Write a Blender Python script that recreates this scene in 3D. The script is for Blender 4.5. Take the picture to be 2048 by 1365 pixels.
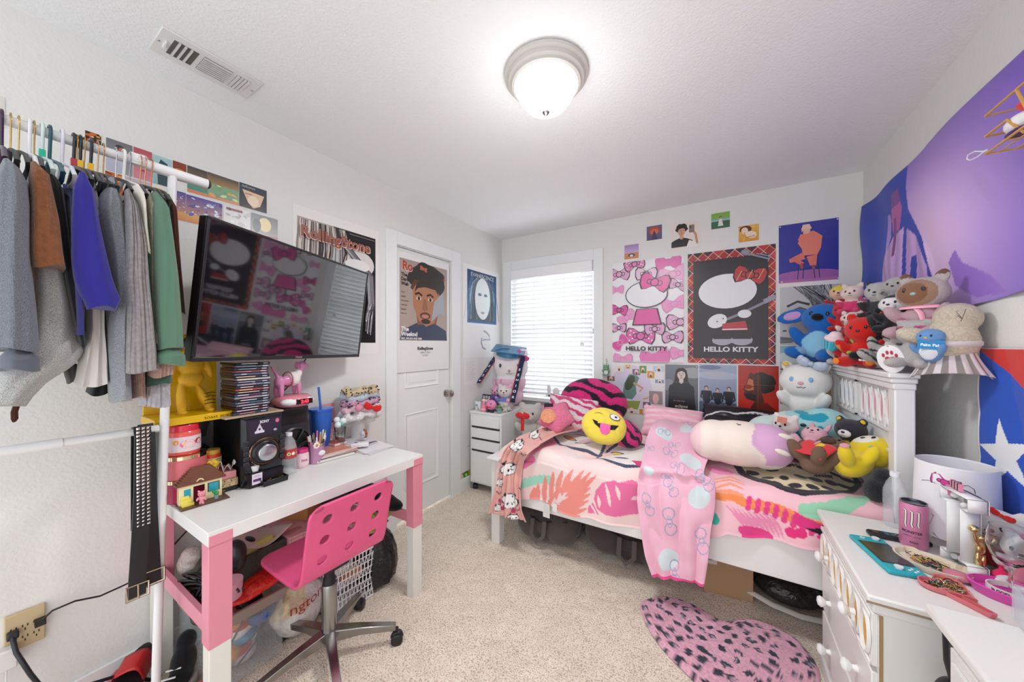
import bpy, bmesh, math, random
import numpy as np
from mathutils import Matrix, Vector, Euler, noise as mnoise
random.seed(7)
for o in list(bpy.data.objects): bpy.data.objects.remove(o)
SC=bpy.context.scene; COL=SC.collection; PI=math.pi; V=Vector
# ---------------------------------------------------------------- camera, world, daylight, exposure
cd=bpy.data.cameras.new('camera'); cd.lens=12.0; cd.sensor_width=36.0; cd.shift_y=7.5/2048; cd.clip_start=.02
cam=bpy.data.objects.new('camera',cd); COL.objects.link(cam); cam.location=(0,0,1.324)
YAW=math.radians(31.42); cam.rotation_euler=(PI/2,0,YAW); SC.camera=cam
SC.view_settings.view_transform='Standard'; SC.view_settings.look='None'; SC.view_settings.gamma=1
SC.view_settings.use_curve_mapping=False; SC.view_settings.exposure=0.03
W=bpy.data.worlds.new('daylight'); SC.world=W; W.use_nodes=True; wn=W.node_tree; wn.nodes.clear()
wo=wn.nodes.new('ShaderNodeOutputWorld'); wb=wn.nodes.new('ShaderNodeBackground'); wt=wn.nodes.new('ShaderNodeTexCoord')
ws=wn.nodes.new('ShaderNodeSeparateXYZ'); wr=wn.nodes.new('ShaderNodeMapRange')
wn.links.new(wt.outputs['Generated'],ws.inputs[0]); wn.links.new(ws.outputs['Y'],wr.inputs[0])
wr.inputs[1].default_value=-.3; wr.inputs[2].default_value=.5; wr.inputs[3].default_value=2.0; wr.inputs[4].default_value=3.0
wn.links.new(wr.outputs[0],wb.inputs['Strength']); wb.inputs['Color'].default_value=(.93,.96,1,1); wn.links.new(wb.outputs[0],wo.inputs[0])
def area(name,loc,rot,sx,sy,power,color=(1,1,1)):
    l=bpy.data.lights.new(name,'AREA'); l.shape='RECTANGLE'; l.size=sx; l.size_y=sy; l.energy=power; l.color=color
    o=bpy.data.objects.new(name,l); COL.objects.link(o); o.location=loc; o.rotation_euler=rot; return o
area('window_daylight',(-1.42,3.6,1.5),(-PI/2,0,0),1.0,1.4,45,(.92,.96,1))
LAMP_W=10.0
# ---------------------------------------------------------------- helpers
FX=V((-math.sin(YAW),math.cos(YAW),0)); RX=V((math.cos(YAW),math.sin(YAW),0)); FP=12/36*2048
def at(px,py,X=None,Y=None,z=None):
    "the point of the room seen at a photo pixel, on one known plane"
    r=FX+RX*((px-1024)/FP)+V((0,0,(690-py)/FP))
    t=X/r.x if X is not None else (Y/r.y if Y is not None else (z-1.324)/r.z)
    return V((0,0,1.324))+r*t
def lin(c):
    if isinstance(c,str):
        c=c.lstrip('#'); c=tuple(int(c[i:i+2],16)/255 for i in (0,2,4))
    return tuple((x/12.92 if x<=.04045 else ((x+.055)/1.055)**2.4) for x in c[:3])
_M={}
def nm(name):
    m=bpy.data.materials.new(name); m.use_nodes=True; n=m.node_tree; b=n.nodes['Principled BSDF']; return m,n,b
def bump(n,b,scale,strength,dist=.002,detail=4,kind='noise',stretch=None):
    tc=n.nodes.new('ShaderNodeTexCoord'); t=n.nodes.new('ShaderNodeTexNoise' if kind=='noise' else 'ShaderNodeTexVoronoi')
    t.inputs['Scale'].default_value=scale
    if kind=='noise': t.inputs['Detail'].default_value=detail
    src=tc.outputs['Object']
    if stretch:
        mp=n.nodes.new('ShaderNodeMapping'); mp.inputs['Scale'].default_value=stretch; n.links.new(src,mp.inputs[0]); src=mp.outputs[0]
    n.links.new(src,t.inputs['Vector'])
    bp=n.nodes.new('ShaderNodeBump'); bp.inputs['Strength'].default_value=strength; bp.inputs['Distance'].default_value=dist
    n.links.new(t.outputs[0],bp.inputs['Height']); n.links.new(bp.outputs[0],b.inputs['Normal']); return t
# surface finishes: colour comes from the face colours of the mesh
FIN=dict(matte=(.6,0,None),wood=(.38,0,(14,.04,.002)),gloss=(.16,0,None),satin=(.33,0,None),metal=(.25,1,None),chrome=(.12,1,None),
 fabric=(.92,0,(420,.35,.0015)),knit=(.95,0,(150,.8,.004)),fur=(1,0,(260,1.0,.006)),plush=(1,0,(330,.6,.003)),print=(.3,0,(9,.06,.01)),
 paper=(.7,0,None),heather=(.95,0,(400,.4,.002)),glit=(.35,.4,(700,.7,.002)),paint=(.4,0,(60,.03,.002)),bagplastic=(.22,0,(28,.9,.02)))
def mat(k,emis=0):
    key=(k,emis)
    if key in _M: return _M[key]
    m,n,b=nm(k if not emis else k+'_lit'); a=n.nodes.new('ShaderNodeAttribute'); a.attribute_name='Col'
    csock=a.outputs['Color']
    if k in('glass','clear','bottle','film'):
        n.links.new(csock,b.inputs['Base Color']); b.inputs['Roughness'].default_value=.03
        if k=='glass': b.inputs['Transmission Weight'].default_value=1; b.inputs['IOR'].default_value=1.45
        elif k=='film': b.inputs['Alpha'].default_value=.13; b.inputs['Roughness'].default_value=.1
        elif k=='bottle': b.inputs['Alpha'].default_value=.28; b.inputs['Roughness'].default_value=.06
        else: b.inputs['Alpha'].default_value=.35; b.inputs['Roughness'].default_value=.15
    else:
        ro,me,bu=FIN[k]; b.inputs['Roughness'].default_value=ro; b.inputs['Metallic'].default_value=me
        if k in('heather','fur','knit'):
            tc=n.nodes.new('ShaderNodeTexCoord'); t=n.nodes.new('ShaderNodeTexNoise'); t.inputs['Scale'].default_value=620 if k=='heather' else 90; t.inputs['Detail'].default_value=3
            mp=n.nodes.new('ShaderNodeMapping'); mp.inputs['Scale'].default_value=(1,1,.55) if k=='heather' else (1,1,1)
            n.links.new(tc.outputs['Object'],mp.inputs[0]); n.links.new(mp.outputs[0],t.inputs['Vector'])
            mr=n.nodes.new('ShaderNodeMapRange'); mr.inputs[1].default_value=.3; mr.inputs[2].default_value=.7
            lo=.62 if k=='heather' else .84; mr.inputs[3].default_value=lo; mr.inputs[4].default_value=2-lo-.02
            n.links.new(t.outputs[0],mr.inputs[0]); vm=n.nodes.new('ShaderNodeVectorMath'); vm.operation='SCALE'
            n.links.new(csock,vm.inputs[0]); n.links.new(mr.outputs[0],vm.inputs['Scale']); csock=vm.outputs[0]
        n.links.new(csock,b.inputs['Base Color'])
        if k in('fabric','fur','plush','knit','heather'):
            b.inputs['Sheen Weight'].default_value=.25; b.inputs['Specular IOR Level'].default_value=.15
        if k=='glit': b.inputs['Specular IOR Level'].default_value=.8
        if bu: bump(n,b,bu[0],bu[1],bu[2])
    if emis:
        n.links.new(csock,b.inputs['Emission Color']); b.inputs['Emission Strength'].default_value=emis
    _M[key]=m; return m
def T(loc=(0,0,0),rot=(0,0,0),s=1):
    if not hasattr(s,'__len__'): s=(s,s,s)
    return Matrix.Translation(V(loc))@Euler(rot).to_matrix().to_4x4()@Matrix.Diagonal((*s,1))
class B:
    "collects shapes, becomes one mesh object"
    def __init__(s,k='matte',c='#ffffff'): s.v=[];s.f=[];s.mi=[];s.sm=[];s.fc=[];s.k=[];s.kind=k;s.c=c;s.M=Matrix()
    def add(s,vs,fs,c=None,k=None,sm=False,vc=None):
        n=len(s.v); M=s.M; s.v+= [tuple(M@V(p)) for p in vs]
        k=k or s.kind
        if k not in s.k: s.k.append(k)
        ki=s.k.index(k); cc=lin(c if c is not None else s.c)
        for f in fs:
            s.f.append(tuple(i+n for i in f)); s.mi.append(ki); s.sm.append(sm)
            s.fc.append([vc[i] for i in f] if vc is not None else cc)
        return s
    def box(s,x0,x1,y0,y1,z0,z1,c=None,k=None):
        vs=[(x,y,z) for x in(x0,x1) for y in(y0,y1) for z in(z0,z1)]
        return s.add(vs,[(0,1,3,2),(4,6,7,5),(0,4,5,1),(2,3,7,6),(0,2,6,4),(1,5,7,3)],c,k)
    def rings(s,R,c=None,k=None,closed=True,caps=True,sm=True,loop=False,vc=None):
        n=len(R[0]); vs=[p for r in R for p in r]; fs=[]
        m=len(R)
        for i in range(m if loop else m-1):
            for j in range(n if closed else n-1):
                a=i*n+j; b_=i*n+(j+1)%n; i2=((i+1)%m)*n; fs.append((a,b_,i2+(j+1)%n,i2+j))
        s.add(vs,fs,c,k,sm,vc)
        if caps and closed and not loop:
            for r,o_ in((R[0],0),(R[-1],(m-1)*n)): s.add(r,[tuple(range(n))[::-1] if o_==0 else tuple(range(n))],c,k,False,vc[o_:o_+n] if vc else None)
        return s
    def tube(s,pts,r=.01,n=8,c=None,k=None,loop=False,flat=None):
        pts=[V(p) for p in pts]; R=[]; m=len(pts); up=None
        for i,p in enumerate(pts):
            a=pts[(i-1)%m] if (loop or i>0) else p; b_=pts[(i+1)%m] if (loop or i<m-1) else p
            t=(b_-a).normalized()
            if up is None: up=t.orthogonal().normalized()
            up=(up-t*up.dot(t)).normalized(); w=t.cross(up); rr=r[i] if hasattr(r,'__len__') else r
            rb=rr*(flat or 1)
            R.append([p+up*rr*math.cos(q*2*PI/n)+w*rb*math.sin(q*2*PI/n) for q in range(n)])
        return s.rings(R,c,k,loop=loop)
    def lathe(s,prof,n=24,c=None,k=None,a0=0,a1=2*PI,caps=True):
        full=abs(a1-a0-2*PI)<1e-6
        R=[[(r*math.cos(a0+(a1-a0)*j/(n if full else n-1)),r*math.sin(a0+(a1-a0)*j/(n if full else n-1)),z) for j in range(n)] for r,z in prof]
        return s.rings(R,c,k,closed=full,caps=caps)
    def ell(s,c0,r,c=None,k=None,rot=(0,0,0),n=16,vcf=None):
        if not hasattr(r,'__len__'): r=(r,r,r)
        E=Euler(rot).to_matrix(); m=max(6,n//2+1)
        R=[[V(c0)+E@V((r[0]*math.sin(PI*max(.004,min(.996,i/m)))*math.cos(2*PI*j/n),r[1]*math.sin(PI*max(.004,min(.996,i/m)))*math.sin(2*PI*j/n),-r[2]*math.cos(PI*i/m))) for j in range(n)] for i in range(m+1)]
        vc=[vcf(p) for rr in R for p in rr] if vcf else None
        return s.rings(R,c,k,vc=vc)
    def prism(s,poly,z0,z1,c=None,k=None,sm=False):
        n=len(poly); vs=[(x,y,z0) for x,y in poly]+[(x,y,z1) for x,y in poly]
        fs=[tuple(range(n))[::-1],tuple(range(n,2*n))]; s.add(vs,fs,c,k)
        return s.add(vs,[(i,(i+1)%n,n+(i+1)%n,n+i) for i in range(n)],c,k,sm)
    def grid(s,fn,nu,nv,c=None,k=None,vcf=None,thick=None):
        vs=[V(fn(i/nu,j/nv)) for j in range(nv+1) for i in range(nu+1)]
        fs=[(j*(nu+1)+i,j*(nu+1)+i+1,(j+1)*(nu+1)+i+1,(j+1)*(nu+1)+i) for j in range(nv) for i in range(nu)]
        vc=[vcf(i/nu,j/nv) for j in range(nv+1) for i in range(nu+1)] if vcf else None
        s.add(vs,fs,c,k,True,vc)
        return s
    def mesh(s,name):
        me=bpy.data.meshes.new(name); me.from_pydata(s.v,[],s.f)
        for k in s.k: me.materials.append(mat(k[0],k[1]) if isinstance(k,tuple) else mat(k))
        me.polygons.foreach_set('material_index',s.mi); me.polygons.foreach_set('use_smooth',s.sm)
        ca=me.color_attributes.new('Col','FLOAT_COLOR','CORNER'); buf=[]
        for f,cc in zip(s.f,s.fc):
            if isinstance(cc,list):
                for q in cc: buf+= [q[0],q[1],q[2],1]
            else: buf+= [cc[0],cc[1],cc[2],1]*len(f)
        ca.data.foreach_set('color',buf); me.update(); me.set_sharp_from_angle(angle=.85); return me
    def done(s,name,parent=None,bev=0,seg=2,sub=0,sol=0,label=None):
        o=bpy.data.objects.new(name,s.mesh(name)); COL.objects.link(o)
        if parent: o.parent=parent
        if label: o['label']=label
        if sol: md=o.modifiers.new('thick','SOLIDIFY'); md.thickness=sol; md.offset=-1
        if bev: md=o.modifiers.new('bevel','BEVEL'); md.width=bev; md.segments=seg; md.limit_method='ANGLE'; md.angle_limit=.6; md.harden_normals=False
        if sub: md=o.modifiers.new('sub','SUBSURF'); md.levels=sub; md.render_levels=sub
        return o
def tag(o,label,cat,group=None):
    o['label']=label; o['category']=cat
    if group: o['group']=group
    return o
def thing(name,label,cat,loc=(0,0,0),rz=0,group=None,rot=None,s=1):
    o=bpy.data.objects.new(name,None); COL.objects.link(o); o.empty_display_size=.05; o.location=loc
    o.rotation_euler=rot if rot else (0,0,rz); o.scale=(s,s,s); return tag(o,label,cat,group)
def struct(o,label=None): o['kind']='structure'; return o
def blob(name,els,k,c,parent=None,vox=.006,smooth=4,colf=None,label=None):
    "ellipsoids melted into one continuous soft body"
    b=B(k,c)
    for e in els: b.ell(e[0],e[1],rot=e[2] if len(e)>2 else (0,0,0),n=20)
    o=b.done(name,parent); md=o.modifiers.new('r','REMESH'); md.mode='VOXEL'; md.voxel_size=vox; md.use_smooth_shade=True
    md=o.modifiers.new('s','SMOOTH'); md.iterations=smooth; md.factor=.6
    dg=bpy.context.evaluated_depsgraph_get(); me=bpy.data.meshes.new_from_object(o.evaluated_get(dg)); o.modifiers.clear(); old=o.data; o.data=me; bpy.data.meshes.remove(old)
    for a in list(me.color_attributes): me.color_attributes.remove(a)
    ca=me.color_attributes.new('Col','FLOAT_COLOR','POINT'); cc=lin(c); buf=[]
    for v in me.vertices:
        q=colf(v.co) if colf else None; q=lin(q) if q else cc; buf+= [q[0],q[1],q[2],1]
    ca.data.foreach_set('color',buf)
    for p in me.polygons: p.use_smooth=True
    me.materials.clear(); me.materials.append(mat(k)); 
    if label: o['label']=label
    return o
# ---- flat artwork: polygons laid in thin layers on a sheet
_T={}
def textmesh(t,bold=False):
    key=(t,bold)
    if key in _T: return _T[key]
    cu=bpy.data.curves.new('t','FONT'); cu.body=t; cu.size=1; cu.resolution_u=3
    if bold: cu.offset=.035
    o=bpy.data.objects.new('t',cu); COL.objects.link(o); dg=bpy.context.evaluated_depsgraph_get(); me=bpy.data.meshes.new_from_object(o.evaluated_get(dg))
    vs=[(v.co.x,v.co.y) for v in me.vertices]; fs=[tuple(p.vertices) for p in me.polygons]
    bpy.data.objects.remove(o); bpy.data.curves.remove(cu); bpy.data.meshes.remove(me); _T[key]=(vs,fs); return _T[key]
class Art:
    "u to the right and v up, both 0..1 over a w x h sheet"
    def __init__(s,b,w,h,mp,dz=.00007): s.b=b;s.w=w;s.h=h;s.mp=mp;s.n=0;s.dz=dz;s.asp=w/h
    def _p(s,pts): s.n+=1; return [s.mp(u,v,s.n*s.dz) for u,v in pts]
    def clip(s,P):
        for ax,lo in((0,1),(0,0),(1,1),(1,0)):
            out=[]; 
            for i in range(len(P)):
                a=P[i-1]; c=P[i]; ia=a[ax]<=1 if lo else a[ax]>=0; ic=c[ax]<=1 if lo else c[ax]>=0
                if ia!=ic:
                    L=1.0 if lo else 0.0; t=(L-a[ax])/(c[ax]-a[ax]); out.append((a[0]+(c[0]-a[0])*t,a[1]+(c[1]-a[1])*t))
                if ic: out.append(c)
            P=out
            if not P: return []
        return P
    def poly(s,pts,c,vc=None):
        if vc is None: pts=s.clip(list(pts))
        if len(pts)<3: return s
        s.b.add(s._p(pts),[tuple(range(len(pts)))],c,vc=[lin(q) for q in vc] if vc else None); return s
    def rect(s,u0,v0,u1,v1,c,c2=None):
        P=[(u0,v0),(u1,v0),(u1,v1),(u0,v1)]
        return s.poly(P,c,vc=[c,c,c2,c2] if c2 else None)
    def ell(s,u,v,ru,c,rv=None,rot=0,n=24,a0=0,a1=2*PI,wob=0):
        "ru in widths; rv (also in widths) defaults to round"
        rv=ru if rv is None else rv; P=[]
        for i in range(n):
            a=a0+(a1-a0)*i/(n if a1-a0>6.28 else n-1); q=1+wob*math.sin(a*5+u*9)+wob*.6*math.sin(a*9+v*20); x=ru*q*math.cos(a); y=rv*q*math.sin(a)
            P.append((u+x*math.cos(rot)-y*math.sin(rot),v+(x*math.sin(rot)+y*math.cos(rot))*s.asp))
        return s.poly(P,c)
    def line(s,pts,wd,c):
        "stroke of width wd (in sheet widths)"
        L=[];R_=[]; Q=[(u,v/s.asp) for u,v in pts]
        for i,p in enumerate(Q):
            a=Q[max(i-1,0)]; b_=Q[min(i+1,len(Q)-1)]; d=(b_[0]-a[0],b_[1]-a[1]); l=math.hypot(*d) or 1; nx,ny=-d[1]/l*wd/2,d[0]/l*wd/2
            L.append((p[0]+nx,(p[1]+ny)*s.asp)); R_.append((p[0]-nx,(p[1]-ny)*s.asp))
        for i in range(len(Q)-1): s.n-=1 if i else 0; s.poly([L[i],R_[i],R_[i+1],L[i+1]],c)
        return s
    def text(s,t,u,v,size,c,bold=False,align=0,sx=1,rot=0,curve=0):
        "size: capital height as a share of the sheet width; align 0 left .5 middle"
        vs,fs=textmesh(t,bold); k=size/.72; 
        if not vs: return s
        wd=max(p[0] for p in vs)*k*sx; ca,sa=math.cos(rot),math.sin(rot); s.n+=1
        P=[]
        for x,y in vs:
            x=x*k*sx-wd*align; y=y*k; P.append((u+x*ca-y*sa,v+(x*sa+y*ca)*s.asp))
        s.b.add([s.mp(a,b_,s.n*s.dz) for a,b_ in P],fs,c); return s
def sheetmap(o,U,Vv,N): return lambda u,v,d:(o+U*u+Vv*v+N*d)
def sheet(name,label,cat,o,U,Vv,N,draw,base='#f4f4f2',k='print',th=.0008,group=None,gap=.0008,parent=None,curl=None):
    o,U,Vv,N=V(o),V(U),V(Vv),V(N).normalized(); b=B(k,base); o2=o+N*gap
    P=[o2+U*u+Vv*v+N*d for d in(0,th) for u,v in((0,0),(1,0),(1,1),(0,1))]
    b.add(P,[(3,2,1,0),(4,5,6,7),(0,1,5,4),(1,2,6,5),(2,3,7,6),(3,0,4,7)],base)
    if draw: draw(Art(b,U.length,Vv.length,sheetmap(o2+N*(th+.0001),U,Vv,N)))
    ob=b.done(name,parent)
    if parent is None: tag(ob,label,cat,group)
    elif label: ob['label']=label
    return ob
def wallL(y0,y1,z0,z1): return (-1.99,y0,z0),(0,y1-y0,0),(0,0,z1-z0),(1,0,0)
def wallB(x0,x1,z0,z1): return (x0,3.05,z0),(x1-x0,0,0),(0,0,z1-z0),(0,-1,0)
def rnd(a,b): return random.uniform(a,b)

def plush(name,label,loc,rz=0,s=.3,fur='#d8cbb5',ear='bear',belly=None,muz=None,nose='#2a2422',k='plush',rot=None,inner=None,colf=None,eye='#1c1a1c',cat='plush toy',legs=True,pads=None,lying=False,vox=.026,group=None,head=1,eyes=.085,smile=True,wide=1):
    "a sitting soft toy looking along -y, one unit tall before scaling"
    t=thing(name,label,cat,loc,rz,rot=rot,s=s,group=group); h=head
    E=[((0,0,.27),(.23*wide,.19,.27)),((0,-.03,.68),(.28*h*wide,.23*h,.235*h)),((.25,-.12,.36),(.085,.09,.19),(.6,.5,0)),((-.25,-.12,.36),(.085,.09,.19),(.6,-.5,0))]
    if legs: E+=[((.17,-.24,.10),(.105,.2,.10),(0,0,.35)),((-.17,-.24,.10),(.105,.2,.10),(0,0,-.35))]
    e={'bear':[((g*.2*h*wide,.0,.68+.2*h),(.085,.05,.085)) for g in(-1,1)],'cat':[((g*.18*h*wide,.0,.68+.21*h),(.085,.045,.12),(0,g*.35,0)) for g in(-1,1)],
       'long':[((g*.15,.03,1.0),(.07,.045,.22),(0,g*.25,0)) for g in(-1,1)],'flop':[((g*.31*h,-.02,.62),(.065,.09,.2),(0,g*-.35,0)) for g in(-1,1)],'wide':[((g*.42,.0,.70),(.24,.05,.12),(0,g*.3,0)) for g in(-1,1)],'none':[]}[ear]
    E+=e
    cf=colf
    if belly and not colf: cf=lambda p:belly if ((p.x/.17)**2+((p.z-.27)/.2)**2<1 and p.y<-.06) else None
    blob('body',E,k,fur,t,vox,4,cf)
    if inner:
        for q in e: c0,r=V(q[0]),q[1]; B(k,inner).ell(c0+V((0,-.02,0)),(r[0]*.62,r[1]*.8,r[2]*.66),rot=q[2] if len(q)>2 else (0,0,0)).done('inner_ear',t)
    fy=-.03-.23*h
    for g in(-1,1): B('gloss',eye).ell((g*eyes*1.15*h,fy+.026,.72),(.026*h,.014,.034*h),n=12).done('eye',t)
    if muz: B(k,muz).ell((0,fy+.02,.625),(.115*h,.06,.085*h)).done('muzzle',t)
    dy=-.035 if muz else .012
    B('satin',nose).ell((0,fy+dy,.66),(.035*h,.02,.025*h),n=12).done('nose',t)
    if smile: B('matte','#3a3030').tube([(-.05*h,fy+dy+.014,.60),(-.025*h,fy+dy-.0,.585),(0,fy+dy-.002,.60),(.025*h,fy+dy-.0,.585),(.05*h,fy+dy+.014,.60)],.005,5).done('mouth',t)
    if pads and legs:
        for g in(-1,1): B(k,pads).ell((g*.235,-.415,.11),(.06,.02,.06),rot=(0,0,g*.35)).done('foot_pad',t)
    return t
def ribbon(parent,loc,s,c,rot=(0,0,0),k='plush',name='bow'):
    b=B(k,c); b.M=T(loc,rot,s)
    for g in(-1,1): b.ell((g*.55,0,0),(.5,.2,.38),rot=(0,g*-.25,0)); b.ell((g*.78,0,.12),(.25,.19,.34))
    b.ell((0,-.05,0),(.2,.22,.2)); return b.done(name,parent)
# ---------------------------------------------------------------- the room
XL,XR,YB,YF,HC=-1.99,.783,3.05,-.9,2.44
def plaster(name,c,scale,st):
    m,n,b=nm(name); b.inputs['Base Color'].default_value=(*lin(c),1); b.inputs['Roughness'].default_value=.75
    bump(n,b,scale,st,.003,3); return m
m_wall=plaster('wall_paint','#e6e5e2',85,.5); m_ceil=plaster('ceiling_texture','#f2f3f3',110,.85)
def carpet():
    m,n,b=nm('beige_carpet'); b.inputs['Roughness'].default_value=1; b.inputs['Specular IOR Level'].default_value=.05
    t=bump(n,b,170,.7,.010,5); cr=n.nodes.new('ShaderNodeValToRGB'); e=cr.color_ramp.elements
    e[0].position=.33; e[0].color=(*lin('#bfa88e'),1); e[1].position=.52; e[1].color=(*lin('#f6eadb'),1)
    n.links.new(t.outputs[0],cr.inputs[0]); t2=n.nodes.new('ShaderNodeTexNoise'); t2.inputs['Scale'].default_value=7
    mx=n.nodes.new('ShaderNodeMixRGB'); mx.blend_type='MULTIPLY'; mx.inputs[0].default_value=.3
    c2=n.nodes.new('ShaderNodeValToRGB'); c2.color_ramp.elements[0].position=.35; c2.color_ramp.elements[0].color=(.75,.72,.68,1); c2.color_ramp.elements[1].position=.65
    tc=n.nodes.new('ShaderNodeTexCoord'); n.links.new(tc.outputs['Object'],t2.inputs['Vector'])
    n.links.new(t2.outputs[0],c2.inputs[0]); n.links.new(cr.outputs[0],mx.inputs[1]); n.links.new(c2.outputs[0],mx.inputs[2])
    n.links.new(mx.outputs[0],b.inputs['Base Color']); return m
def plain(b,name,m,parent=None):
    o=b.done(name,parent); o.data.materials.clear(); o.data.materials.append(m); return struct(o)
# carpet with a slightly uneven pile
b=B(); n=0
b.grid(lambda u,v:(XL-.05+(XR-XL+.1)*u,YF+(YB-YF+.05)*v,.004+.006*mnoise.noise(V((u*60,v*80,0)))),150,210)
plain(b,'floor',carpet())
plain(B().box(XL-.1,XR+.1,YF,YB+.15,HC,HC+.1),'ceiling',m_ceil)
b=B(); DY0,DY1,DZ=1.655,2.24,2.04
b.box(XL-.12,XL,YF,DY0,0,HC); b.box(XL-.12,XL,DY1,YB+.1,0,HC); b.box(XL-.12,XL,DY0,DY1,DZ,HC); plain(b,'wall_left',m_wall)
b=B(); WX0,WX1,WZ0,WZ1=-1.86,-.985,.80,2.095
b.box(XL,WX0,YB,YB+.14,0,HC); b.box(WX1,XR+.1,YB,YB+.14,0,HC); b.box(WX0,WX1,YB,YB+.14,0,WZ0); b.box(WX0,WX1,YB,YB+.14,WZ1,HC); plain(b,'wall_back',m_wall)
plain(B().box(XR,XR+.12,YF,YB,0,HC),'wall_right',m_wall)
WH='#eceeee'
b=B('paint',WH); b.box(XL,XL+.014,YF,1.56,0,.115); b.box(XL,XL+.02,YF,1.56,0,.02); struct(b.done('baseboard_left',bev=.004))
b=B('paint',WH); b.box(XL,XL+.014,2.36,YB,0,.115); struct(b.done('baseboard_left',bev=.004))
struct(B('paint',WH).box(XL,XR,YB-.014,YB,0,.115).done('baseboard_back',bev=.004))
struct(B('paint',WH).box(XR-.014,XR,YF,YB-.014,0,.115).done('baseboard_right',bev=.004))
# closet door with raised panels
dr=B('paint','#eeefee')
dr.box(XL-.05,XL-.012,DY0+.004,DY1-.004,.022,DZ-.004)
door=struct(dr.done('door_1',bev=.002))
for z0,z1 in((1.20,1.90),(.995,1.135),(.235,.805)):
    y0,y1=1.745,2.10; pb=B('paint','#f0f1f0')
    def pr(i,o): return [(XL-.012+o,y0+i,z0+i),(XL-.012+o,y1-i,z0+i),(XL-.012+o,y1-i,z1-i),(XL-.012+o,y0+i,z1-i)]
    pb.rings([pr(0,0.0005),pr(.006,.009),pr(.016,.0005),pr(.03,.001),pr(.045,.007)],sm=False,caps=False)
    pb.add(pr(.045,.007),[(0,1,2,3)]); pb.done('door_panel',door)
kb=B('metal','#b5afa8'); kb.M=T((XL-.012,2.195,.91),(0,PI/2,0))
kb.lathe([(0.001,0),(.032,0),(.032,.006),(.013,.012),(.011,.034),(.026,.042),(.031,.054),(.026,.066),(.001,.07)],24); kb.done('door_handle',door)
for z in(1.82,1.08,.22):
    hb=B('metal','#8d8a86').tube([(XL-.004,DY0+.002,z-.04),(XL-.004,DY0+.002,z+.04)],.006,8); hb.done('hinge',door)
b=B('paint',WH); t=.018
for y0,y1,z0,z1 in((1.565,1.655,0,2.14),(2.245,2.355,0,2.14),(1.655,2.245,2.045,2.14)): b.box(XL,XL+t,y0,y1,z0,z1)
struct(b.done('trim_1',bev=.003))
# window
b=B('paint',WH); t=.02
for x0,x1,z0,z1 in((-1.963,WX0,.74,2.195),(WX1,-.898,.74,2.195),(WX0,WX1,WZ1,2.195)): b.box(x0,x1,YB-t,YB,z0,z1)
b.box(-1.98,-.88,YB-.05,YB,.765,.80); struct(b.done('trim_2',bev=.003))
wf=B('satin','#f2f3f3')
for x0,x1,z0,z1 in((WX0,WX0+.04,WZ0,WZ1),(WX1-.04,WX1,WZ0,WZ1),(WX0,WX1,WZ0,WZ0+.05),(WX0,WX1,WZ1-.04,WZ1),(WX0,WX1,1.43,1.475)): wf.box(x0,x1,YB+.08,YB+.12,z0,z1)
wfo=struct(wf.done('window_1',bev=.002))
gl=B('clear','#eef4f6').box(WX0+.04,WX1-.04,YB+.097,YB+.103,WZ0+.05,WZ1-.04).done('window_pane',wfo)
# blind: white slats, headrail, cords
bl=thing('window_blind','white slatted blind hanging in the window','blind',(-1.42,3.0,2.05))
m,n_,bb=nm('blind_slat'); bb.inputs['Base Color'].default_value=(*lin('#f1f1ef'),1); bb.inputs['Roughness'].default_value=.5
tr=n_.nodes.new('ShaderNodeBsdfTranslucent'); tr.inputs[0].default_value=(.95,.97,1,1); mxs=n_.nodes.new('ShaderNodeMixShader'); mxs.inputs[0].default_value=.35
n_.links.new(bb.outputs[0],mxs.inputs[1]); n_.links.new(tr.outputs[0],mxs.inputs[2]); n_.links.new(mxs.outputs[0],n_.nodes['Material Output'].inputs[0])
sl=B(); z=1.975-2.05; k=0
while z>.86-2.05:
    sl.M=T((0,.03,z),(math.radians(-62),0,0)); sl.box(-.43,.43,-.0255,.0255,-.0013,.0013); z-=.0425; k+=1
o=sl.done('slat',bl); o.data.materials.clear(); o.data.materials.append(m)
B('satin','#f4f5f5').box(-.43,.43,.0,.06,-.055,.04).done('headrail',bl,bev=.004)
B('satin','#f3f3f2').box(-.43,.43,.01,.055,.835-2.05,.855-2.05).done('bottom_rail',bl,bev=.004)
cb=B('matte','#e6e6e3')
for x in(-.37,-.16,.16,.37): cb.tube([(x,.0,-.05),(x,.0,-1.2)],.0012,5)
cb.tube([(-.375,-.008,-.05),(-.375,-.008,-.47)],.0015,5); cb.ell((-.375,-.008,-.48),(.006,.006,.012)); cb.tube([(.34,-.008,-.05),(.34,-.008,-.70)],.0015,5)
for x in(.333,.35): cb.lathe; cb.ell((x,-.008,-.72),(.006,.006,.016),'#c9c2b0')
cb.done('cord',bl)
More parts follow.
